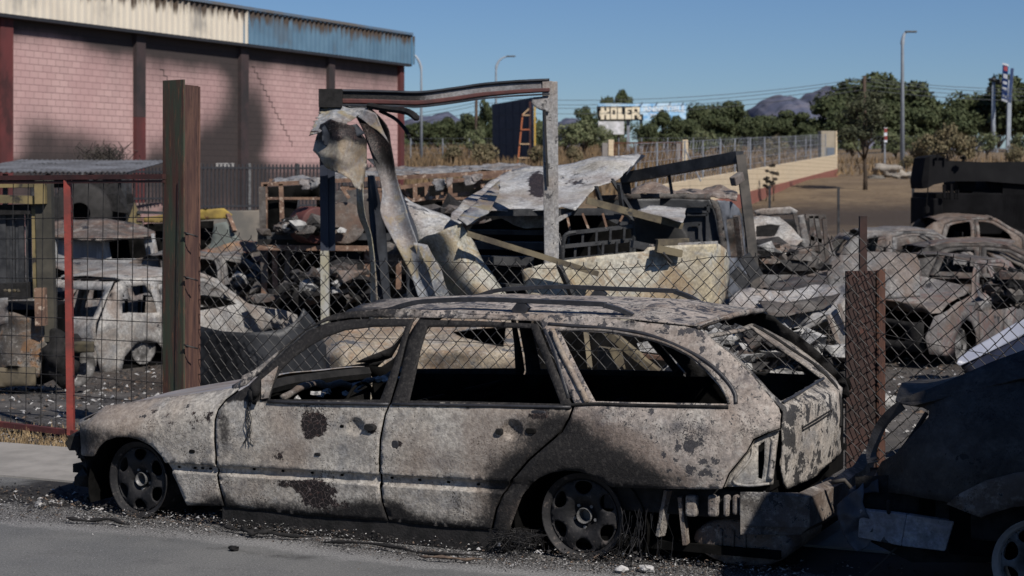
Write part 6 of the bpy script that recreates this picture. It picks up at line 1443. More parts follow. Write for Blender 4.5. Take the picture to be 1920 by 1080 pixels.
mb = MB(); mb.box((-.1, 9, 3.4), (.2, 17.7, 6.8)); mb.build('end_wall', M['wallend'], wh)
mb = MB(); mb.add([(sL, .2, 6.9), (0, .2, 6.9), (0, 18, 6.9), (sL, 18, 6.9)], [(0, 1, 2, 3)]); mb.build('roof', M['satin_black'], wh, thick=.1)
M['col_red'] = plain('red_steel_column', (.115, .032, .032), (.075, .026, .026), sc=1.5, c3=(.05, .02, .02), t3=(.55, .7), sc3=1.2, stretch=(1, 1, .6))
M['col_sooty'] = plain('sooty_steel_column', (.03, .026, .027), (.05, .035, .036), sc=1.2)
for px, w, m in ((6, .55, 'col_red'), (258, .5, 'col_red'), (453, .5, 'col_sooty'), (617, .45, 'col_sooty'), (749, .35, 'col_red')):
    s_, _ = wpx(px, 200); h = 6.6
    if px == 258:
        mb = MB(); mb.box((s_, -.06, 1.9), (w, .16, 3.8)); mb.build('column', M['col_red'], wh); mb = MB(); mb.box((s_, -.06, 5.2), (w, .16, 2.79)); mb.build('column', M['col_sooty'], wh); continue
    mb = MB(); mb.box((s_, -.06, h / 2), (w, .16, h)); mb.build('column', M[m], wh)
def fascia_mat(name, A, B, st):
    s = NB(name); s.obj(False); o = s.sep(s.obj()); v = s.comb(s.math('MULTIPLY', o[0], 2.4), 0.0, s.math('MULTIPLY', o[2], .35))
    c = s.mix(s.step(s.noise(.7, 4), .35, .7), A, B)
    streak = s.math('ADD', s.noise(1.6, 5, .6, vec=v), s.math('MULTIPLY', s.math('SUBTRACT', o[2], 7.15), .55))
    c = s.mix(s.step(streak, .62 - st, .86 - st), c, (.07, .05, .035)); pt = s.noise(.35, 4, .6); c = s.mix(s.math('MULTIPLY', s.step(pt, .56, .68), .45), c, (.10, .11, .12))
    rib = s.wave(3.14159 * 2 / .33 / 6.2832 * 1.0, s.comb(o[0], 0.0, 0.0), 0, 0)
    return s.done(c, .55, 0, None, .4)
s455, _ = wpx(455, 100, .3)
def corr(name, a, b, z0, z1, m, par, pitch=.33, dp=.07, y=-.3):
    mb = MB(); x = a; pr = []
    while x < b: pr += [(x, 0), (x + pitch * .55, 0), (x + pitch * .65, dp), (x + pitch * .9, dp)]; x += pitch
    pr.append((x, 0))
    vs = [(p, y - d, z0) for p, d in pr] + [(p, y - d, z1) for p, d in pr]; n = len(pr)
    mb.add(vs, [(i, i + 1, n + i + 1, n + i) for i in range(n - 1)]); return mb.build(name, m, par, thick=.01)
corr('fascia', sL, s455, 6.55, 7.78, fascia_mat('cream_fascia', (.60, .55, .46), (.54, .49, .41), .08), wh)
corr('fascia', s455 + .02, .25, 6.55, 7.72, fascia_mat('blue_fascia', (.105, .19, .27), (.075, .145, .215), .10), wh)
mb = MB(); mb.box(((sL + .25) / 2, -.33, 7.79), (-sL + .3, .2, .10)); mb.build('top_flashing', plain('blue_flashing', (.09, .17, .27), (.13, .12, .11), sc=.3, rough=.5), wh)
mb = MB(); mb.box(((sL + .25) / 2, -.25, 6.50), (-sL + .3, .22, .10)); mb.build('shadow_gap', M['satin_black'], wh)  # black strip standing in for the shadow gap under the fascia
mb = MB(); mb.box((.28, -.2, 7.15), (.06, .35, 1.3)); mb.build('end_flashing', plain('blue_end', (.08, .2, .33), (.08, .2, .33)), wh)
# stair-step cracks
for (px, py, n) in ((470, 120, 14), (300, 135, 8), (500, 195, 8)):
    mb = MB(); s_, z = wpx(px, py); z = round(z / .2) * .2; s_ = round(s_ / .4) * .4; vs = []; w = .008
    for i in range(n):
        mb.beam((s_, -.006, z), (s_ + .2, -.006, z), .012, w * 2); s_ += .2; mb.beam((s_, -.006, z), (s_, -.006, z - .2), .012, w * 2); z -= .2
    mb.build('crack', M['black'], wh)
# block wall, railing and shed in front of it
M['lowpink'] = plain('scorched_low_wall', (.30, .17, .16), (.16, .13, .12), sc=1.2, c3=(.05, .045, .04), t3=(.5, .62), sc3=1.0)
M['lowgrey'] = plain('scorched_concrete_wall', (.17, .15, .125), (.10, .095, .085), sc=1.2, c3=(.04, .04, .04), t3=(.52, .64), sc3=.8)
def wallseg(name, px0, Z0, px1, Z1, z0, z1, th, m, label, cat='wall'):
    a = vp(px0, Z0); b = vp(px1, Z1); e = empty(name, a, math.atan2(b.y - a.y, b.x - a.x), label, cat); L = (b - a).length
    mb = MB(); mb.box((L / 2, 0, (z0 + z1) / 2), (L, th, z1 - z0)); mb.build('wall_face', m, e, bevel=.02); return e
wallseg('low_wall', -60, 42, 372, 46, -.6, 1.25, .2, M['lowpink'], 'low scorched pink wall with black railings behind the rusty roofed van')
wallseg('low_wall', 373, 45, 760, 48, -.6, 1.05, .2, M['lowgrey'], 'low grey brown scorched wall behind the bus skeleton')
def railing(px0, Z0, px1, Z1, zb, zt, label, pitch=.11):
    a = vp(px0, Z0); b = vp(px1, Z1); d = (b - a).normalized(); L = (b - a).length; e = empty('railing', a, math.atan2(d.y, d.x), label, 'railing'); n = int(L / pitch)
    mb = MB()
    for i in range(n): mb.box((i * pitch, 0, (zb + zt) / 2), (.035, .02, zt - zb))
    mb.build('bars', M['satin_black'], e)['kind'] = 'stuff'
    mb = MB(); mb.box((L / 2, -.02, zt - .1), (L, .03, .05)); mb.build('rail', M['satin_black'], e); mb = MB(); mb.box((L / 2, -.02, zb + .1), (L, .03, .05)); mb.build('rail', M['satin_black'], e)
    k = 0
    while k * 1.4 < L: mb = MB(); mb.box((k * 1.4, 0, (zb + zt) / 2), (.07, .06, zt - zb + .04)); mb.build('post', M['galv'] if k % 3 == 1 else M['steel_dk'], e); k += 1
    return e
railing(60, 42.2, 372, 46, 1.26, 2.12, 'black bar railing on the low pink wall')
railing(374, 45, 735, 48.5, 1.06, 2.22, 'black bar railing on the low grey wall behind the bus skeleton')
mb = MB(); mb.box(V(422, 309, 52), (.52, .1, .10)); tag(mb.build('white_board', M['post_white'], None), 'small white board against the sooty part of the warehouse wall', 'board')
shed = empty('shed', vp(100, 34), 0, 'low shed with a corrugated grey roof left of the tall post', 'shed')
mb = MB(); A_ = vp(-80, 32.5); B_ = vp(238, 33.5); n = 60; vs = []
for i in range(n + 1):
    t = i / n; p = A_.lerp(B_, t); w = .03 * (i % 2)
    vs.append(p + Vector((0, 0, 1.98 + w))); vs.append(p + Vector((-.1, 4.5, 2.22 + w)))
to_local(mb.add(vs, [(2 * i, 2 * i + 2, 2 * i + 3, 2 * i + 1) for i in range(n)]), shed); mb.build('roof', plain('grey_corrugated', (.13, .135, .15), (.07, .07, .075), sc=1.5, c3=(.03, .03, .03), t3=(.56, .66), sc3=2), shed, thick=.02)
mb = MB(); mb.add([V(-80, 330, 34.2), V(232, 330, 34.6), V(232, 352, 34.6), V(-80, 352, 34.2)], [(0, 1, 2, 3)]); to_local(mb, shed); mb.build('beam', M['black'], shed, thick=.05)
for px in (10, 90, 170, 232):
    mb = MB(); p = vp(px, 33.4); mb.beam(p + Vector((0, 0, -.5)), p + Vector((0, 0, 1.96)), .08, .08); to_local(mb, shed); mb.build('post', M['steel_dk'], shed)
# ------------------------------------------------------------ plants
def leafmat(name, a, b, c):
    s = NB(name); s.obj(True); return s.done(s.mix(s.step(s.noise(1.4, 3), .4, .62), s.mix(s.step(s.noise(7, 2), .4, .6), a, b), c), .75, 0, None, .25)
M['oak'] = leafmat('dark_oak_leaves', (.028, .040, .016), (.045, .058, .024), (.065, .076, .034))
M['olive'] = leafmat('olive_leaves', (.075, .095, .045), (.11, .125, .06), (.15, .16, .085))
M['bush'] = leafmat('brownish_bush', (.08, .075, .04), (.12, .10, .055), (.16, .13, .075))
M['deadbush'] = leafmat('burnt_twigs', (.02, .018, .016), (.035, .03, .025), (.05, .042, .035))
M['bark'] = plain('bark', (.07, .05, .035), (.04, .03, .022), sc=12, stretch=(1, 1, .3))
def crown_mb(h, w, seed, n=2400, leaf=.20, low=.25, clumps=16, flat=.62):
    rs = random.Random(seed); mb = MB(); C_ = []
    for i in range(clumps):
        a = rs.uniform(0, 6.28); r = w * math.sqrt(rs.random()) * .68; z = h * (low + (1 - low) * (.25 + .6 * rs.random() * (1 - (r / w) ** 2 * .7)))
        C_.append((Vector((r * math.cos(a), r * math.sin(a), z)), w * rs.uniform(.24, .42)))
    for i in range(n):
        c, r = C_[rs.randrange(clumps)]; d = Vector((rs.gauss(0, 1), rs.gauss(0, 1), rs.gauss(0, 1))).normalized(); p = c + Vector((d.x, d.y, d.z * flat + .05)) * r * rs.uniform(.72, 1.08)
        if p.z < h * low * .5: continue
        t = Vector((rs.gauss(0, 1), rs.gauss(0, 1), rs.gauss(0, .6))).normalized(); u = t.cross(d + Vector((.01, .02, .3))).normalized(); s = leaf * rs.uniform(.6, 1.5)
        mb.add([p - t * s, p - u * s * .6, p + t * s, p + u * s * .6], [(0, 1, 2, 3)])
    return mb, C_
def tree(name, h, w, seed, m, label, n=2400, leaf=.2, low=.25, clumps=16, trunk=None, cat='tree', group=None):
    e = empty(name, (0, 0, 0), 0, label, cat, group); mb, C_ = crown_mb(h, w, seed, n, leaf, low, clumps); mb.build('crown', m, e)
    mb = MB(); rs = random.Random(seed); tr = trunk or h * .035; b = Vector((rs.uniform(-.1, .1), 0, h * low * .9))
    mb.tube([(0, 0, -.2), b * .5 + Vector((tr * .6, 0, 0)), b, b + Vector((0, 0, h * .3))], [tr * 1.3, tr, tr * .8, tr * .3], 7)
    for c, r in C_[:7]: mb.tube([b, b.lerp(c, .5) + Vector((0, 0, -.1 * h * .3)), c], [tr * .6, tr * .35, tr * .12], 5)
    mb.build('trunk', M['bark'], e, True); return e
PR = {}
PR['oak'] = [tree('oak_tree', 8, 4.2, 50 + i, M['oak'], None, 5200, .24, .02, 26) for i in range(4)]
PR['olive'] = [tree('olive_tree', 5, 2.6, 70 + i, M['olive'], None, 2200, .14, .10, 14) for i in range(2)]
PR['bush'] = [tree('bush', 2, 1.6, 90 + i, M['bush'], None, 1600, .09, .0, 12, .03, 'bush') for i in range(2)]
used = {}
def put(kind, px, Z, wpx_, top, label, group, cat=None):
    lst = PR[kind]; k = used.get(kind, 0); src = lst[k % len(lst)]; o = src if k < len(lst) else copy_tree(src); used[kind] = k + 1
    base = GP(px, Z); hh = H - (top - 330) / F * Z - base.z; h0, w0 = {'oak': (6.3, 4.3), 'olive': (4.7, 2.7), 'bush': (1.9, 1.6)}[kind]
    o.location = base; s = wpx_ / F * Z / w0 * 1.3; o.scale = (s, s, hh / h0); o.rotation_euler = (0, 0, rr.uniform(0, 6.28)); tag(o, label, cat or ('bush' if kind == 'bush' else 'tree'), group); return o
G1 = 'trees along the far side of the field'
for (k, px, Z, w, top, lab) in (
    ('oak', 1565, 205, 45, 172, 'dark oak left of the wooden pole on the right'), ('oak', 1622, 215, 62, 154, 'tallest broad dark oak behind the wooden pole'), ('oak', 1690, 220, 60, 160, 'broad dark oak behind the tall street lamp'),
    ('oak', 1740, 225, 46, 186, 'dark oak between the tall street lamp and the sign masts'), ('oak', 1825, 205, 52, 172, 'dark oak left of the twin sign masts'), ('oak', 1905, 200, 52, 156, 'dark oak behind the blue sign at the right edge'), ('oak', 1870, 210, 40, 190, 'dark oak between the two sign masts'), ('oak', 1775, 230, 35, 205, 'low dark oak in the gap right of the tall street lamp'),
    ('oak', 1318, 215, 34, 192, 'dark oak just right of the graffiti billboard'), ('oak', 1368, 220, 34, 200, 'round dark oak second right of the graffiti billboard'), ('oak', 1432, 210, 36, 219, 'mid green oak below the left end of the mountain'), ('oak', 1485, 205, 38, 213, 'mid green oak below the mountain'), ('oak', 1525, 212, 26, 220, 'small oak at the foot of the mountain peak'),
    ('oak', 1158, 240, 24, 181, 'oak crown rising behind the graffiti lettering'), ('oak', 1132, 236, 12, 188, 'tiny crown left of the oak behind the graffiti lettering'), ('oak', 1098, 190, 22, 206, 'dark oak left of the graffiti billboard'), ('oak', 1213, 176, 22, 228, 'dark bushy oak in front of the lower right of the lettering'), ('oak', 1252, 178, 26, 216, 'dark bushy oak in front of the faded blue part of the billboard'), ('oak', 1290, 182, 22, 226, 'dark bushy oak at the right end of the billboard'),
    ('olive', 1060, 170, 34, 228, 'pale green tree right of the flaking white post'), ('olive', 1095, 178, 30, 220, 'pale green tree left of the graffiti billboard'), ('olive', 1030, 175, 28, 232, 'pale green tree behind the flaking white post'), ('olive', 1320, 150, 24, 236, 'pale green tree between the two cream gate pillars and the long wall'), ('olive', 1130, 165, 16, 232, 'small pale tree at the foot of the graffiti billboard'),
    ('oak', 778, 215, 24, 232, 'oak at the corner of the warehouse'), ('oak', 812, 210, 24, 227, 'oak right of the first street lamp'), ('oak', 848, 215, 24, 226, 'oak left of the wooden pole behind the portal'), ('oak', 884, 205, 24, 216, 'oak at the wooden pole behind the portal'), ('oak', 915, 150, 18, 196, 'dark tall bush leaning on the dark billboard back'), ('olive', 893, 140, 22, 232, 'greyish tree left of the dark billboard back'),
    ('oak', 1590, 185, 34, 200, 'dark oak low in front of the wooden pole on the right'), ('oak', 1655, 190, 40, 196, 'dark oak low between the field tree and the tall street lamp'), ('oak', 1720, 195, 38, 205, 'dark oak low right of the tall street lamp'), ('oak', 1798, 190, 34, 205, 'dark oak low above the black crane'), ('oak', 1350, 190, 30, 214, 'low oak in front of the round oak right of the billboard'), ('oak', 1462, 188, 28, 232, 'low oak under the mountain'), ('oak', 1408, 190, 24, 228, 'low oak left of the mountain foot'), ('oak', 1512, 186, 22, 234, 'low oak right of the mountain foot'),
    ('olive', 1600, 150, 26, 240, 'olive bush behind the field tree, left side'), ('olive', 1680, 152, 24, 244, 'olive bush left of the tall street lamp'), ('olive', 1850, 160, 22, 246, 'olive bush at the foot of the floodlight mast'), ('olive', 1915, 160, 20, 246, 'olive bush at the right edge behind the sign mast'), ('olive', 1725, 150, 22, 248, 'olive bush right of the tall street lamp'),
    ('bush', 1742, 128, 32, 244, 'grey green bush left of the crane roof'), ('bush', 1782, 122, 34, 232, 'largest grey green bush above the black crane'), ('bush', 1812, 130, 26, 246, 'yellowish bush right of the largest bush above the crane'), ('bush', 1900, 118, 18, 270, 'small bush at the foot of the blue sign mast'),
    ('bush', 905, 118, 30, 262, 'brown bush at the foot of the dark billboard back'), ('bush', 850, 125, 24, 272, 'brown bush left of the dark billboard back'), ('bush', 1010, 120, 20, 268, 'brown bush behind the foot of the portal post'), ('bush', 1075, 120, 20, 272, 'low brown bush behind the white sheet'), ('bush', 1375, 130, 18, 262, 'low bush in the dry field behind the long wall'), ('bush', 1455, 140, 20, 254, 'low bush in the dry field left of the meter pillar'), ('bush', 1700, 112, 14, 288, 'low dry bush beside the tall street lamp')):
    put(k, px, Z, w, top, lab, G1 if k != 'bush' else 'bushes in the dry field')
tag(MB().build('x', M['bark'], None), kind='stuff') if False else None
mt = []
mb = MB()
for i in range(60):
    rs = random.Random(i); x = -260 + i * 9.5 + rs.uniform(-3, 3); y = 300 + rs.uniform(-20, 60); h = rs.uniform(4.5, 8); w = rs.uniform(3, 6)
    for k in range(260):
        d = Vector((rs.gauss(0, 1), rs.gauss(0, 1), abs(rs.gauss(0, 1)))).normalized(); p = Vector((x, y, 4.5)) + Vector((d.x * w, d.y * w, d.z * h * rs.uniform(.6, 1)))
        t = Vector((rs.gauss(0, 1), rs.gauss(0, 1), rs.gauss(0, 1))).normalized(); u = t.orthogonal().normalized(); s = rs.uniform(.5, 1.1); mb.add([p - t * s, p - u * s, p + t * s, p + u * s], [(0, 1, 2, 3)])
tag(mb.build('woodland', M['oak'], None), 'distant belt of dark woodland behind the field', None, None, 'stuff')
# small tree in the field, burnt bush on the shed
ft = tree('field_tree', 5.0, 1.55, 7, M['deadbush'] if False else leafmat('thin_dark_leaves', (.03, .035, .02), (.045, .05, .028), (.06, .065, .035)), 'thin dark tree standing alone in the burnt field behind the cars', 2600, .07, .30, 22, .09); ft.location = GP(1622, 82)
ft.rotation_euler = (0, 0, 1)
mb = MB(); rs = random.Random(5)
for k in range(120):
    p = V(rs.gauss(195, 22), rs.uniform(300, 312), 38 + rs.uniform(-.5, .5)); pts = [p]
    for j in range(4): p = p + Vector((rs.uniform(-.12, .12), rs.uniform(-.1, .1), rs.uniform(.02, .13))); pts.append(p)
    mb.tube(pts, .008, 3, caps=False)
tag(mb.build('burnt_shrub', M['deadbush'], None), 'leafless burnt shrub above the shed roof', 'bush')
for px, t_, h_, w_ in ((1436, 341, 0, 4), (1450, 325, 0, 7)):
    e = tree('cypress', 1.3 if px < 1440 else 1.7, .24, px, M['deadbush'], ('smaller' if px < 1440 else 'taller') + ' charred conical shrub in front of the long cream wall', 500, .05, .02, 8, .02, 'shrub', None); e.location = GP(px, 74)
# dry grass and scrub in the field
M['drygrass'] = leafmat('dry_field_grass', (.15, .10, .055), (.21, .14, .07), (.11, .08, .05))
mb = MB(); rr2 = random.Random(31)
for i in range(16000):
    Z = rr2.uniform(72, 235) if i % 3 else rr2.uniform(100, 150); px = rr2.uniform(750, 1560) if i % 5 else rr2.uniform(1560, 1930)
    if px > 1560 and (Z < 105 or i % 3): continue
    if px > 1180 and px < 1560 and Z < 52 + (px - 1190) / 377 * 60: continue
    p = GP(px, Z, -.05); h = rr2.uniform(.25, .85) * (1.2 if px < 1300 else .9); a = rr2.uniform(0, 6.28); s = Vector((math.cos(a), math.sin(a), 0)) * rr2.uniform(.03, .12)
    mb.add([p - s, p + s, p + Vector((rr2.uniform(-.3, .3), rr2.uniform(-.3, .3), h))], [(0, 1, 2)])
tag(mb.build('dry_grass', M['drygrass'], None), 'tall dry brown grass over the field behind the yard', None, None, 'stuff')
# ------------------------------------------------------------ field walls, gates, fences
M['cream'] = None
s = NB('cream_block_wall'); s.obj(False); o = s.sep(s.obj()); b = s.N.new('ShaderNodeTexBrick'); s.link(b.inputs['Vector'], s.comb(o[0], o[2], 0.0)); b.inputs['Scale'].default_value = 1; b.inputs['Brick Width'].default_value = .4; b.inputs['Row Height'].default_value = .2; b.inputs['Mortar Size'].default_value = .01
s.link(b.inputs['Color1'], (.52, .42, .29)); s.link(b.inputs['Color2'], (.56, .46, .32)); s.link(b.inputs['Mortar'], (.32, .26, .18)); M['cream'] = s.done(b.outputs['Color'], .9)
M['brick'] = plain('red_brick_base', (.26, .10, .075), (.18, .075, .055), sc=5)
a = vp(1188, 50); b_ = vp(1567, 109); dW = (b_ - a).normalized(); LW = (b_ - a).length
cw = empty('boundary_wall', a, math.atan2(dW.y, dW.x), 'long cream block wall on a red brick base running back through the field', 'wall')
for nm, lo, hi, th, m in (('wall_face', .28, 1.12, .20, M['cream']), ('brick_base', -.3, .28, .26, M['brick'])):
    mb = MB(); n = 40; vs = []
    for i in range(n + 1):
        p = a + dW * LW * i / n; g = ground_z(p.y); x = LW * i / n
        vs += [(x, -th / 2, g + lo), (x, -th / 2, g + hi), (x, th / 2, g + hi), (x, th / 2, g + lo)]
    fs = []
    for i in range(n):
        for k in range(4): fs.append((i * 4 + k, i * 4 + (k + 1) % 4, i * 4 + 4 + (k + 1) % 4, i * 4 + 4 + k))
    fs += [(0, 3, 2, 1), (n * 4, n * 4 + 1, n * 4 + 2, n * 4 + 3)]
    mb.add(vs, fs).build(nm, m, cw)
mp = empty('meter_pillar', GP(1551, 109), .25, 'cream pillar with a grey metal door at the far end of the long cream wall', 'pillar')
mb = MB(); mb.box((0, 0, 1.2), (1.0, .5, 2.7)); mb.build('body', plain('pillar_render', (.25, .22, .17), (.30, .26, .20), sc=2), mp, bevel=.02); mb = MB(); mb.box((.47, -.27, 1.2), (.10, .06, 2.7)); mb.build('edge_strip', M['cream'], mp); mb = MB(); mb.box((.1, -.27, 1.2), (.5, .04, .7)); mb.build('door', plain('grey_door', (.12, .14, .17), (.10, .12, .15)), mp)
M['post_galv'] = plain('galvanised_post', (.22, .24, .27), (.17, .18, .20), sc=3, rough=.5)
def wirefence(label, pts, hgt, base=0.0, r=.03, wires=5, brace=()):
    e = empty('wire_fence', GP(*pts[0]), 0, label, 'fence')
    for k, (px, Z) in enumerate(pts):
        mb = MB(); p = GP(px, Z, base); mb.tube([p, p + Vector((0, 0, hgt))], r, 6); to_local(mb, e); mb.build('post', M['post_galv'], e)
        if k in brace: mb = MB(); mb.tube([p + Vector((0, 0, hgt * .8)), GP(px + 30, Z, base)], r * .8, 5); to_local(mb, e); mb.build('brace', M['post_galv'], e)
    mb = MB()
    for w in range(wires):
        mb.tube([GP(px, Z, base + hgt * (w + 1) / wires - .02) for px, Z in pts], .008, 3, caps=False)
    # woven netting
    for (p0, Z0), (p1, Z1) in zip(pts, pts[1:]):
        A0 = GP(p0, Z0, base); A1 = GP(p1, Z1, base); L = (A1 - A0).length; n = max(2, int(L / .55))
        for i in range(n):
            t = i / n; u = min(1, t + hgt / L * .9)
            mb.tube([A0.lerp(A1, t), A0.lerp(A1, u) + Vector((0, 0, hgt * (u - t) / (hgt / L * .9)))], .004, 3, caps=False)
            mb.tube([A0.lerp(A1, t) + Vector((0, 0, hgt)), A0.lerp(A1, u) + Vector((0, 0, hgt * (1 - (u - t) / (hgt / L * .9))))], .004, 3, caps=False)
    to_local(mb, e); mb.build('netting', M['post_galv'], e); return e
def onw(px):  # depth on the cream wall line
    k = (px - 960) / F; t = (k * a.y - a.x) / (dW.x - k * dW.y); return a.y + dW.y * t
wirefence('wire fence with grey posts standing on the long cream wall', [(x, onw(x)) for x in (1192, 1232, 1284, 1318, 1351, 1378, 1407, 1434, 1461, 1492, 1520, 1548)], 1.3, 1.1, brace=(2,))
wirefence('farther wire fence crossing the dry field in front of the oaks', [(x, 150 + (x - 1350) * .05) for x in (1160, 1203, 1252, 1300, 1350, 1403, 1460, 1511, 1560, 1610, 1675, 1727, 1790, 1851, 1915, 1990)], 1.9, 0, .045, brace=(4, 10))
wirefence('wire fence in the brown grass right of the warehouse', [(x, 140) for x in (745, 770, 830, 880, 935)], 1.9, 0, .045, brace=(2,))
for px, lab in ((1145, 'left'), (1284, 'right')):
    e = empty('gate_pillar', GP(px, 118), .15, lab + ' cream pillar of the red gate in the dry field', 'pillar', 'pillars of the red field gate')
    mb = MB(); mb.box((0, 0, .95), (.36, .36, 2.0)); mb.build('shaft', M['cream'], e, bevel=.01); mb = MB(); mb.box((-.38, 0, .85), (.38, .2, 1.8)); mb.build('side_wall', plain('grey_render', (.22, .20, .19), (.17, .16, .15)), e)
fg = empty('field_gate', GP(1214, 117), 0, 'rusty red tube gate frame between two cream pillars in the field', 'gate')
mb = MB(); A = GP(1151, 117, 1.75); B = GP(1278, 117, 1.78); mb.beam(A, B, .10, .10); to_local(mb, fg); mb.build('top_rail', M['rust'], fg)
for px in (1152, 1277): mb = MB(); mb.beam(GP(px, 117, -.1), GP(px, 117, 1.72), .10, .10); to_local(mb, fg); mb.build('upright', M['rust'], fg)
mb = MB()
for i in range(30): mb.beam(GP(1155 + i * 4, 117, .2), GP(1155 + i * 4, 117, 1.7), .02, .02)
to_local(mb, fg); mb.build('netting', M['rust'], fg)
# boulders
for (px, Z, r, sq, lab) in ((1664, 108, .75, (1.25, .7, .62), 'large pale boulder left of the tall street lamp base'), (1690, 100, .42, (1.3, .8, .5), 'lower pale rock right of the large boulder'), (1718, 98, .32, (1.2, .8, .6), 'dark grey rock near the crane roof'), (1708, 104, .28, (1.4, .8, .5), 'small pale rock under the tall street lamp'), (1640, 98, .28, (1.6, .8, .5), 'dark small rock left of the large boulder')):
    mb = MB(); blob(mb, GP(px, Z, r * .25), r, int(px), 3, sq, .30); tag(mb.build('boulder', plain('boulder_stone', (.28, .25, .21), (.18, .165, .145), sc=2) if 'dark' not in lab else M['lowgrey'], None, True), lab, 'rock')
# ------------------------------------------------------------ masts, lamps, signs
M['lamp_grey'] = plain('galvanised_lamp_post', (.30, .34, .38), (.25, .28, .32), sc=2, rough=.5)
def street_lamp(px, Z, top, dirx, arm, label, R=1.2, r0=.13):
    b0 = GP(px, Z, -.1); zt = H - (top - 330) / F * Z; e = empty('street_lamp', b0, 0, label, 'street lamp', None); h = zt - b0.z
    mb = MB(); pts = [(0, 0, 0), (0, 0, h - R)]
    for k in range(1, 9):
        an = k / 8 * PI / 2 * .96; pts.append((dirx * R * arm * (1 - math.cos(an)), 0, h - R + R * math.sin(an)))
    n = len(pts); mb.tube(pts, [r0 - (r0 * .6) * i / (n - 1) if i > 1 else (r0 if i == 0 else r0 * .6) for i in range(n)], 10); mb.build('mast', M['lamp_grey'], e, True)
    mb = MB(); x = pts[-1][0]; mb.box((x + dirx * .30, 0, h + .02), (.75, .28, .12)); mb.build('lamp_head', plain('lamp_head_grey', (.10, .11, .12), (.08, .09, .10)), e, bevel=.04)
    mb = MB(); mb.box((0, 0, .05), (.45, .45, .08)); mb.build('base_plate', M['lamp_grey'], e); return e
street_lamp(790, 138, 92, -1, .95, 'street lamp with a curved arm just right of the warehouse corner', 1.7)
street_lamp(930, 150, 106, 1, .9, 'street lamp with its head to the right, rising behind the portal fascia', 1.1)
street_lamp(1692, 117, 60, 1, .3, 'tall street lamp standing in the field on the right', .9, .16)
M['woodpole'] = plain('dark_wooden_pole', (.075, .05, .035), (.05, .035, .028), sc=3)
for px, Z, top, lab in ((893, 165, 178, 'dark wooden pole behind the portal'), (1621, 152, 142, 'wooden pole rising from the oaks behind the field tree')):
    p = GP(px, Z, -.1); mb = MB(); t = V(px, top, Z); mb.tube([p, t], [.17, .13], 8); tag(mb.build('wooden_pole', M['woodpole'], None, True), lab, 'pole')
for k, (y0, y1, y2) in enumerate(((176, 147, 150), (186, 152, 157), (192, 160, 163), (203, 168, 172))):
    pts = []
    for (xa, ya, Za, xb, yb, Zb) in ((560, y0 + 22, 190, 893, y0 + 6, 165), (893, y0 + 6, 165, 1621, y1, 152), (1621, y1, 152, 2300, y2 - 4, 140)):
        A = V(xa, ya, Za); B = V(xb, yb, Zb)
        for i in range(12): t = i / 12; pts.append(A.lerp(B, t) - Vector((0, 0, .9 * 4 * t * (1 - t))))
    mb = MB(); mb.tube(pts, .022, 4, caps=False); tag(mb.build('power_line', plain('cable_grey', (.10, .11, .12), (.10, .11, .12), bs=0), None), ('topmost', 'second highest', 'third highest', 'lowest')[k] + ' of the four power lines across the sky', 'power line', 'power lines across the sky')
# dark billboard seen from behind, ladder
bk = empty('billboard_back', GP(965, 130), 0, 'back of a dark navy billboard with a ladder, seen between the portal posts', 'billboard')
M['navy'] = plain('navy_panel', (.018, .024, .045), (.03, .036, .06), sc=2, rough=.6)
mb = MB(); P = [V(925, 196, 134), V(1000, 183, 128), V(1003, 300, 128), V(927, 304, 134)]; mb.add(P + [p + Vector((-.1, -.15, 0)) for p in P], [(0, 1, 2, 3), (7, 6, 5, 4), (0, 4, 5, 1), (1, 5, 6, 2), (2, 6, 7, 3), (3, 7, 4, 0)]); to_local(mb, bk); mb.build('panel', M['navy'], bk)
for f_ in (.15, .32, .5, .68, .85):
    mb = MB(); mb.beam(P[0].lerp(P[1], f_) + Vector((0, -.25, 0)), P[3].lerp(P[2], f_) + Vector((0, -.25, 0)), .10, .10); to_local(mb, bk); mb.build('rib', M['navy'], bk)
for f_ in (.2, .45, .7):
    mb = MB(); mb.beam(P[0].lerp(P[3], f_) + Vector((0, -.36, 0)), P[1].lerp(P[2], f_) + Vector((0, -.36, 0)), .08, .08); to_local(mb, bk); mb.build('rail', M['navy'], bk)
mb = MB(); mb.beam(V(1003, 188, 127), V(1003, 312, 127), .14, .12); to_local(mb, bk); mb.build('edge_post', plain('yellow_edge', (.45, .30, .06), (.38, .25, .06)), bk)
ld = empty('ladder', GP(978, 126), 0, 'orange red ladder with pale rungs leaning on the dark billboard back', 'ladder')
M['ladder'] = plain('orange_ladder', (.40, .13, .05), (.30, .10, .05)); M['rung'] = plain('pale_rung', (.45, .33, .20), (.38, .25, .15))
for (p, q, m, w) in (((980, 214), (971, 306), 'ladder', .10), ((994, 190), (994, 306), 'gate_dark', .14), ((980, 215), (993, 203), 'rung', .09)):
    mb = MB(); mb.beam(V(*p, 126), V(*q, 126), w, w); to_local(mb, ld); mb.build('side_rail', M[m], ld)
for y in (216, 243, 270, 296):
    mb = MB(); x = 980 - (y - 214) * .1; mb.beam(V(x, y, 125.9), V(993, y, 125.9), .08, .08); to_local(mb, ld); mb.build('rung', M['rung'] if y != 243 else M['ladder'], ld)
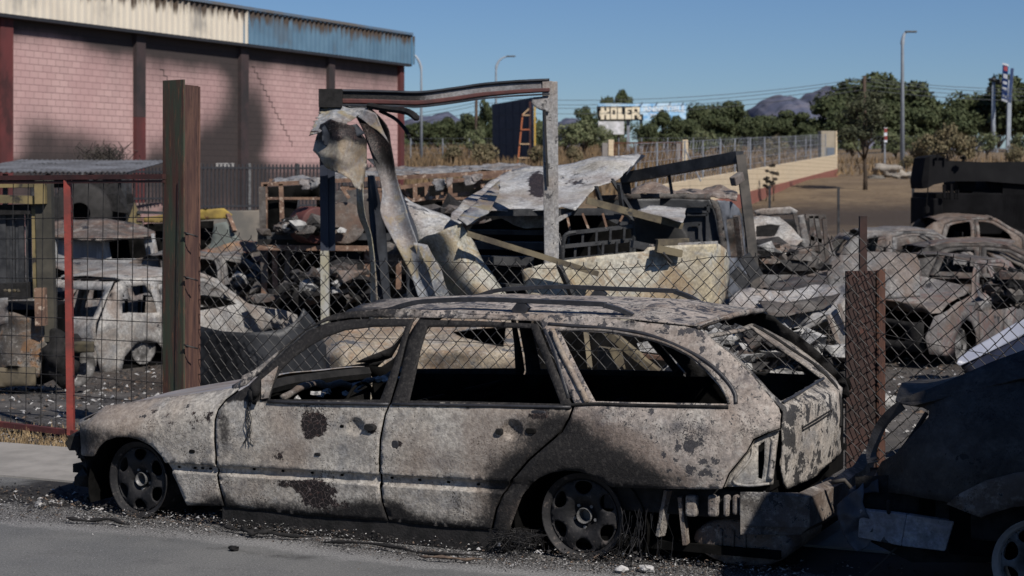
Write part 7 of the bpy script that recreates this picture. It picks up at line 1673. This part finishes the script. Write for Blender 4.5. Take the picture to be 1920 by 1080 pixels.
# graffiti billboard
BB = 192.0
gb = empty('graffiti_billboard', GP(1200, BB), 0, 'long blue billboard with large cream graffiti letters reading KOLER', 'billboard')
def brect(mb, x0, y0, x1, y1, off=0, th=.05):
    a = V(x0, y0, BB - off); c = V(x1, y1, BB - off); mb.box(((a.x + c.x) / 2, BB - off, (a.z + c.z) / 2), (abs(c.x - a.x), th, abs(a.z - c.z)))
def bpart(name, m, rects, off, th=.05):
    mb = MB()
    for r in rects: brect(mb, *r, off, th)
    to_local(mb, gb); return mb.build(name, m, gb)
sk = plain('faded_sky_blue', (.30, .52, .74), (.52, .66, .76), sc=.6, thr=(.4, .6), c3=(.18, .38, .62), t3=(.52, .62), sc3=1.0, bs=0)
bpart('panel', sk, [(1121, 194, 1286, 226)], 0, .12)
bpart('letter_backing', M['black'], [(1120.5, 199, 1200, 226), (1119, 199, 1124, 210), (1196, 214, 1206, 226)], .09)
bpart('lower_panel', plain('pale_lower_panel', (.50, .50, .50), (.38, .39, .40), sc=1.2, c3=(.60, .60, .62), t3=(.5, .6), sc3=2, bs=0), [(1122, 227.5, 1170, 252)], .1)
gl = plain('cream_letters', (.72, .63, .47), (.68, .60, .45), bs=0)
def Lx(x): return 1100 + x / 8.727
def Ly(y): return 170 + y / 8.727
LT = {'K': [(232, 270, 290, 470), (322, 270, 372, 350), (290, 330, 330, 400), (318, 370, 378, 470), (214, 330, 240, 420)], 'O': [(395, 268, 425, 466), (465, 268, 495, 466), (425, 268, 465, 318), (425, 390, 465, 466)], 'L': [(510, 270, 575, 466), (575, 390, 610, 466)],
      'E': [(630, 270, 672, 466), (672, 270, 735, 312), (672, 335, 705, 362), (672, 392, 730, 466)], 'R': [(740, 262, 780, 466), (780, 262, 870, 300), (828, 300, 870, 370), (780, 345, 840, 400), (825, 385, 870, 440), (845, 420, 890, 466)]}
for ch, rs_ in LT.items(): bpart('letter', gl, [(Lx(a_), Ly(b__), Lx(c_), Ly(d__)) for a_, b__, c_, d__ in rs_], .15, .06)
def text(body, px, py, hpx, m, par, Z, off, yaw=0):
    cu = bpy.data.curves.new('t', 'FONT'); cu.body = body; cu.size = 1; cu.extrude = .01; cu.offset = .02; o = bpy.data.objects.new('t', cu); col.objects.link(o)
    bpy.context.view_layer.update(); me = bpy.data.meshes.new_from_object(o.evaluated_get(bpy.context.evaluated_depsgraph_get())); bpy.data.objects.remove(o)
    s = hpx / F * Z / .70; p = V(px, py, Z - off); me.materials.clear(); me.materials.append(m)
    o = bpy.data.objects.new('lettering', me); col.objects.link(o); M_ = Matrix.Translation(p) @ Matrix.Rotation(yaw, 4, 'Z') @ Matrix.Rotation(PI / 2, 4, 'X') @ Matrix.Diagonal((s, s, s, 1)); me.transform(M_)
    Mi = (Matrix.Translation(par.location) @ Matrix.Rotation(par.rotation_euler[2], 4, 'Z')).inverted(); me.transform(Mi); o.parent = par; return o
pale = plain('faded_white_paint', (.66, .74, .78), (.70, .76, .80), bs=0)
text('ANNE TIBLE', 1207, 209, 10, pale, gb, BB, .12); text('TOMO', 1218, 220, 7, pale, gb, BB, .12)
for px in (1135, 1178, 1202, 1246, 1282):
    mb = MB(); mb.beam(GP(px, BB + .5), V(px, 200, BB + .5), .3, .3); to_local(mb, gb); mb.build('support_post', M['post_galv'], gb)
for px in (1204, 1232, 1257, 1281): mb = MB(); mb.beam(V(px, 194, BB), V(px, 192.5, BB - .4), .10, .08); to_local(mb, gb); mb.build('spotlight', M['steel_dk'], gb)
# twin sign masts at the right
SM = 196.0
m1 = empty('sign_mast', GP(1890, SM), 0, 'grey mast carrying a slanted blue board and a white board at the right edge', 'sign')
mb = MB(); mb.beam(GP(1890, SM, -.2), V(1893, 150, SM), .42, .42); to_local(mb, m1); mb.build('mast', M['lamp_grey'], m1)
def board(name, pts, m, par, th=.15):
    mb = MB(); P = [V(*p) for p in pts]; mb.add(P + [p + Vector((.05, th, 0)) for p in P], [(0, 3, 2, 1), (4, 5, 6, 7), (0, 1, 5, 4), (1, 2, 6, 5), (2, 3, 7, 6), (3, 0, 4, 7)]); to_local(mb, par); return mb.build(name, m, par)
blue = plain('sign_blue', (.045, .13, .46), (.06, .16, .50), bs=0, rough=.4); wht = plain('sign_white', (.55, .58, .62), (.60, .62, .64), bs=0, rough=.5)
board('board', [(1880, 117.5, SM - 1), (1890.5, 121, SM - 2), (1888, 189.5, SM - 2), (1878, 186, SM - 1)], blue, m1)
board('board', [(1895, 128, SM - 1.6), (1901, 128, SM - 2.2), (1896.5, 194, SM - 2.2), (1889.5, 191, SM - 1.6)], wht, m1)
for (x0, y0, x1, y1, m_) in ((1882.5, 124, 1888, 132, plain('sign_red', (.55, .12, .12), (.5, .1, .1), bs=0)), (1881.5, 138, 1888, 146, wht), (1881, 152, 1887, 157, wht), (1880, 163, 1887, 167, wht), (1879.5, 176, 1881.5, 181, wht), (1884, 179, 1886, 184, wht), (1879.8, 117.8, 1890.4, 121, wht), (1878.2, 185, 1888, 188.5, wht)):
    board('marking', [(x0, y0, SM - 2.3), (x1, y0 + (x1 - x0) * .3, SM - 2.5), (x1 - .3, y1 + (x1 - x0) * .3, SM - 2.5), (x0 - .3, y1, SM - 2.3)], m_, m1, .03)
m2 = empty('floodlight_mast', GP(1862, SM), 0, 'grey mast with two dark floodlight heads left of the blue sign', 'mast')
mb = MB(); p_ = GP(1862, SM, -.2); mb.tube([p_, V(1863, 152, SM)], [.30, .17], 10); to_local(mb, m2); mb.build('mast', M['lamp_grey'], m2, True)
for (px, py, r) in ((1861, 149, .30), (1867, 150, .24), (1876, 154, .38)): mb = MB(); blob(mb, V(px, py, SM - .3), r, int(px), 2, (1.2, .8, .7), .3); to_local(mb, m2); mb.build('floodlight', M['steel_dk'], m2)
tag(MB().build('z', M['bark'], None)) if False else None
mb = MB(); mb.beam(GP(1840, SM - 6, .45), GP(1990, SM - 10, .45), .3, .08); 
gr_ = empty('crash_barrier', GP(1840, SM - 6), 0, 'grey crash barrier at the foot of the sign masts', 'barrier'); to_local(mb, gr_); mb.build('rail', M['post_galv'], gr_)
for px in (1846, 1870, 1895, 1918): mb = MB(); mb.beam(GP(px, SM - 6.2, -.1), GP(px, SM - 6.2, .5), .15, .15); to_local(mb, gr_); mb.build('post', M['post_galv'], gr_)
rs_ = empty('road_sign', GP(1659, 122), 0, 'small red and white road marker on a grey post in the field', 'road sign')
mb = MB(); mb.beam(GP(1659, 122, -.1), V(1659, 265, 122), .10, .10); to_local(mb, rs_); mb.build('post', M['post_galv'], rs_)
mb = MB(); a1 = V(1660, 239, 122); mb.box((a1.x, 121.9, a1.z - .5), (.20, .05, 1.0)); to_local(mb, rs_); mb.build('panel', wht, rs_)
for z in (-.2, -.7): mb = MB(); mb.box((a1.x, 121.86, a1.z + z), (.20, .02, .26)); to_local(mb, rs_); mb.build('stripe', M['gate_red'], rs_)
# thin posts at the back of the yard
for px, Z, top, lab in ((1443, 44, 352, 'left'), (1572, 44, 354, 'middle'), (1712, 44, 352, 'right')):
    p = GP(px, Z, -.3); mb = MB(); t = V(px, top, Z); mb.beam(p, t, .055, .055); mb.box(t + Vector((0, 0, .02)), (.08, .08, .03)); tag(mb.build('fence_post', M['steel_dk'], None), lab + ' of three thin black posts at the back of the yard', 'post', 'thin posts at the back of the yard')
# black crane
cz = 38.0
cr = empty('crane_lorry', vp(1850, cz), 0, 'charred black crane lorry with a low boom at the right edge of the yard', 'crane')
M['crane'] = plain('charred_shaded_crane', (.0035, .0035, .004), (.008, .008, .009), sc=2, rough=.95, spec=.1)  # near black: the shade on crane and boom is put into their colour
M['crane2'] = plain('charred_shaded_boom', (.008, .008, .009), (.013, .013, .014), sc=1.5, rough=.8, spec=.1)
def cb(name, x0, y0, x1, y1, d0=0, dep=1.6, m='crane', bev=.03):
    a = V(x0, y0, cz + d0); c = V(x1, y1, cz + d0); mb = MB(); mb.box(((a.x + c.x) / 2, cz + d0 + dep / 2, (a.z + c.z) / 2), (abs(c.x - a.x), dep, abs(a.z - c.z))); to_local(mb, cr); return mb.build(name, M[m], cr, bevel=bev)
def cp(name, pts, d0, dep, m='crane'):
    mb = MB(); P = [V(x, y, cz + d0) for x, y in pts]; n = len(P); mb.add(P + [p + Vector((0, dep, 0)) for p in P], [tuple(range(n))[::-1], tuple(range(n, 2 * n))] + [(i, (i + 1) % n, n + (i + 1) % n, n + i) for i in range(n)]); to_local(mb, cr); return mb.build(name, M[m], cr)
cp('boom', [(1776, 301), (1840, 304), (1930, 303), (2100, 300), (2100, 352), (1930, 346), (1850, 340), (1776, 340)], .2, .6, 'crane2')
cp('boom_head', [(1742, 292), (1760, 290), (1778, 300), (1780, 340), (1752, 346), (1740, 352), (1732, 350), (1735, 320)], .1, .8, 'crane2')
cp('head_plate', [(1735, 296), (1744, 292), (1740, 352), (1730, 354), (1728, 340)], -.1, 1.1)
cb('upper_works', 1798, 340, 1830, 360, .4, 1.4); cb('upper_works', 1856, 338, 2100, 364, .4, 1.6); cb('upper_works', 1822, 354, 1862, 364, .4, 1.4)
cp('counterweight', [(1880, 345), (1905, 330), (1935, 318), (2100, 318), (2100, 430), (1880, 430)], .3, 1.2)
cb('chassis', 1754, 362, 2100, 440, .3, 2.2); cb('chassis', 1760, 440, 2100, 474, .5, 2.0); cb('front_plate', 1750, 372, 1768, 430, .1, 2.2)
for (a, b, w) in (((1770, 346), (1771, 372), .06), ((1784, 345), (1784, 375), .04), ((1740, 352), (1737, 388), .02), ((1758, 288), (1758, 300), .03), ((1760, 288), (1776, 288), .03), ((1776, 288), (1776, 302), .03), ((1800, 296), (1812, 297), .05), ((1806, 292), (1806, 303), .05)):
    mb = MB(); mb.beam(V(*a, cz), V(*b, cz), w, w); to_local(mb, cr); mb.build('strut', M['crane'], cr)
for i in range(6): mb = MB(); mb.beam(V(1772 + i * 5, 356, cz + .3), V(1771 + i * 5, 372, cz + .3), .03, .03); to_local(mb, cr); mb.build('guard_bar', M['crane'], cr)
mb = MB(); blob(mb, V(1738, 394, cz), .09, 3, 1, (.8, .8, 1.3)); to_local(mb, cr); mb.build('hook', M['crane'], cr)
for px in (1800, 1870, 1960): mb = MB(); mb.lathe([(.001, -.2), (.42, -.2), (.5, -.12), (.5, .12), (.42, .2), (.001, .2)], 20, Matrix.Translation(V(px, 492, cz + .6)) @ Matrix.Rotation(PI / 2, 4, 'X')); to_local(mb, cr); mb.build('wheel', M['crane'], cr, True)
# ------------------------------------------------------------ hills on the horizon
def ridge(name, prof, D, dep, m, seed):
    vs = []; fs = []; P = resample(prof, 3, False); ny = 14
    for j in range(ny + 1):
        t = j / ny; k = math.sin(PI * t) ** .6
        for (px, py) in P:
            x = (px - 960) / F * D; ztop = H - (py - 330) / F * D; y = D + (t - .5) * dep * 2
            z = -20 + (ztop + 20) * k + noise.noise(Vector((x / 60, y / 60, seed))) * 10 * k * abs(t - .5) * 2 + noise.noise(Vector((x / 14, y / 14, seed))) * 4 * k + abs(noise.noise(Vector((x / 38, y / 38, seed + 4)))) * 14 * k - 4 * k
            vs.append((x, y, z))
    n = len(P)
    for j in range(ny):
        for i in range(n - 1): fs.append((j * n + i, j * n + i + 1, (j + 1) * n + i + 1, (j + 1) * n + i))
    me = bpy.data.meshes.new(name); me.from_pydata(vs, [], fs); me.materials.append(m); me.polygons.foreach_set('use_smooth', [True] * len(me.polygons)); o = bpy.data.objects.new(name, me); col.objects.link(o); tag(o, kind='structure')
rock = plain('hazed_violet_rock', (.09, .10, .145), (.13, .13, .165), sc=.02, thr=(.4, .6), bs=0, c3=(.06, .07, .10), t3=(.52, .6), sc3=.05, rough=1, spec=0, rnd=False)  # blue-violet haze of distance painted into the rock colour
ridge('mountain', [(1385, 245), (1400, 214), (1410, 200), (1432, 186), (1452, 180), (1470, 178), (1484, 183), (1494, 188), (1510, 178), (1525, 171), (1538, 165), (1548, 163), (1558, 170), (1580, 172), (1610, 176), (1650, 185), (1700, 200), (1760, 230)], 3600, 500, rock, 1)
ridge('hill', [(700, 250), (740, 228), (775, 219), (800, 216), (826, 214), (850, 220), (880, 236), (920, 260)], 2600, 300, rock, 2)
ridge('hill', [(1000, 262), (1030, 232), (1056, 222), (1080, 222), (1110, 236), (1150, 262)], 3000, 300, rock, 3)
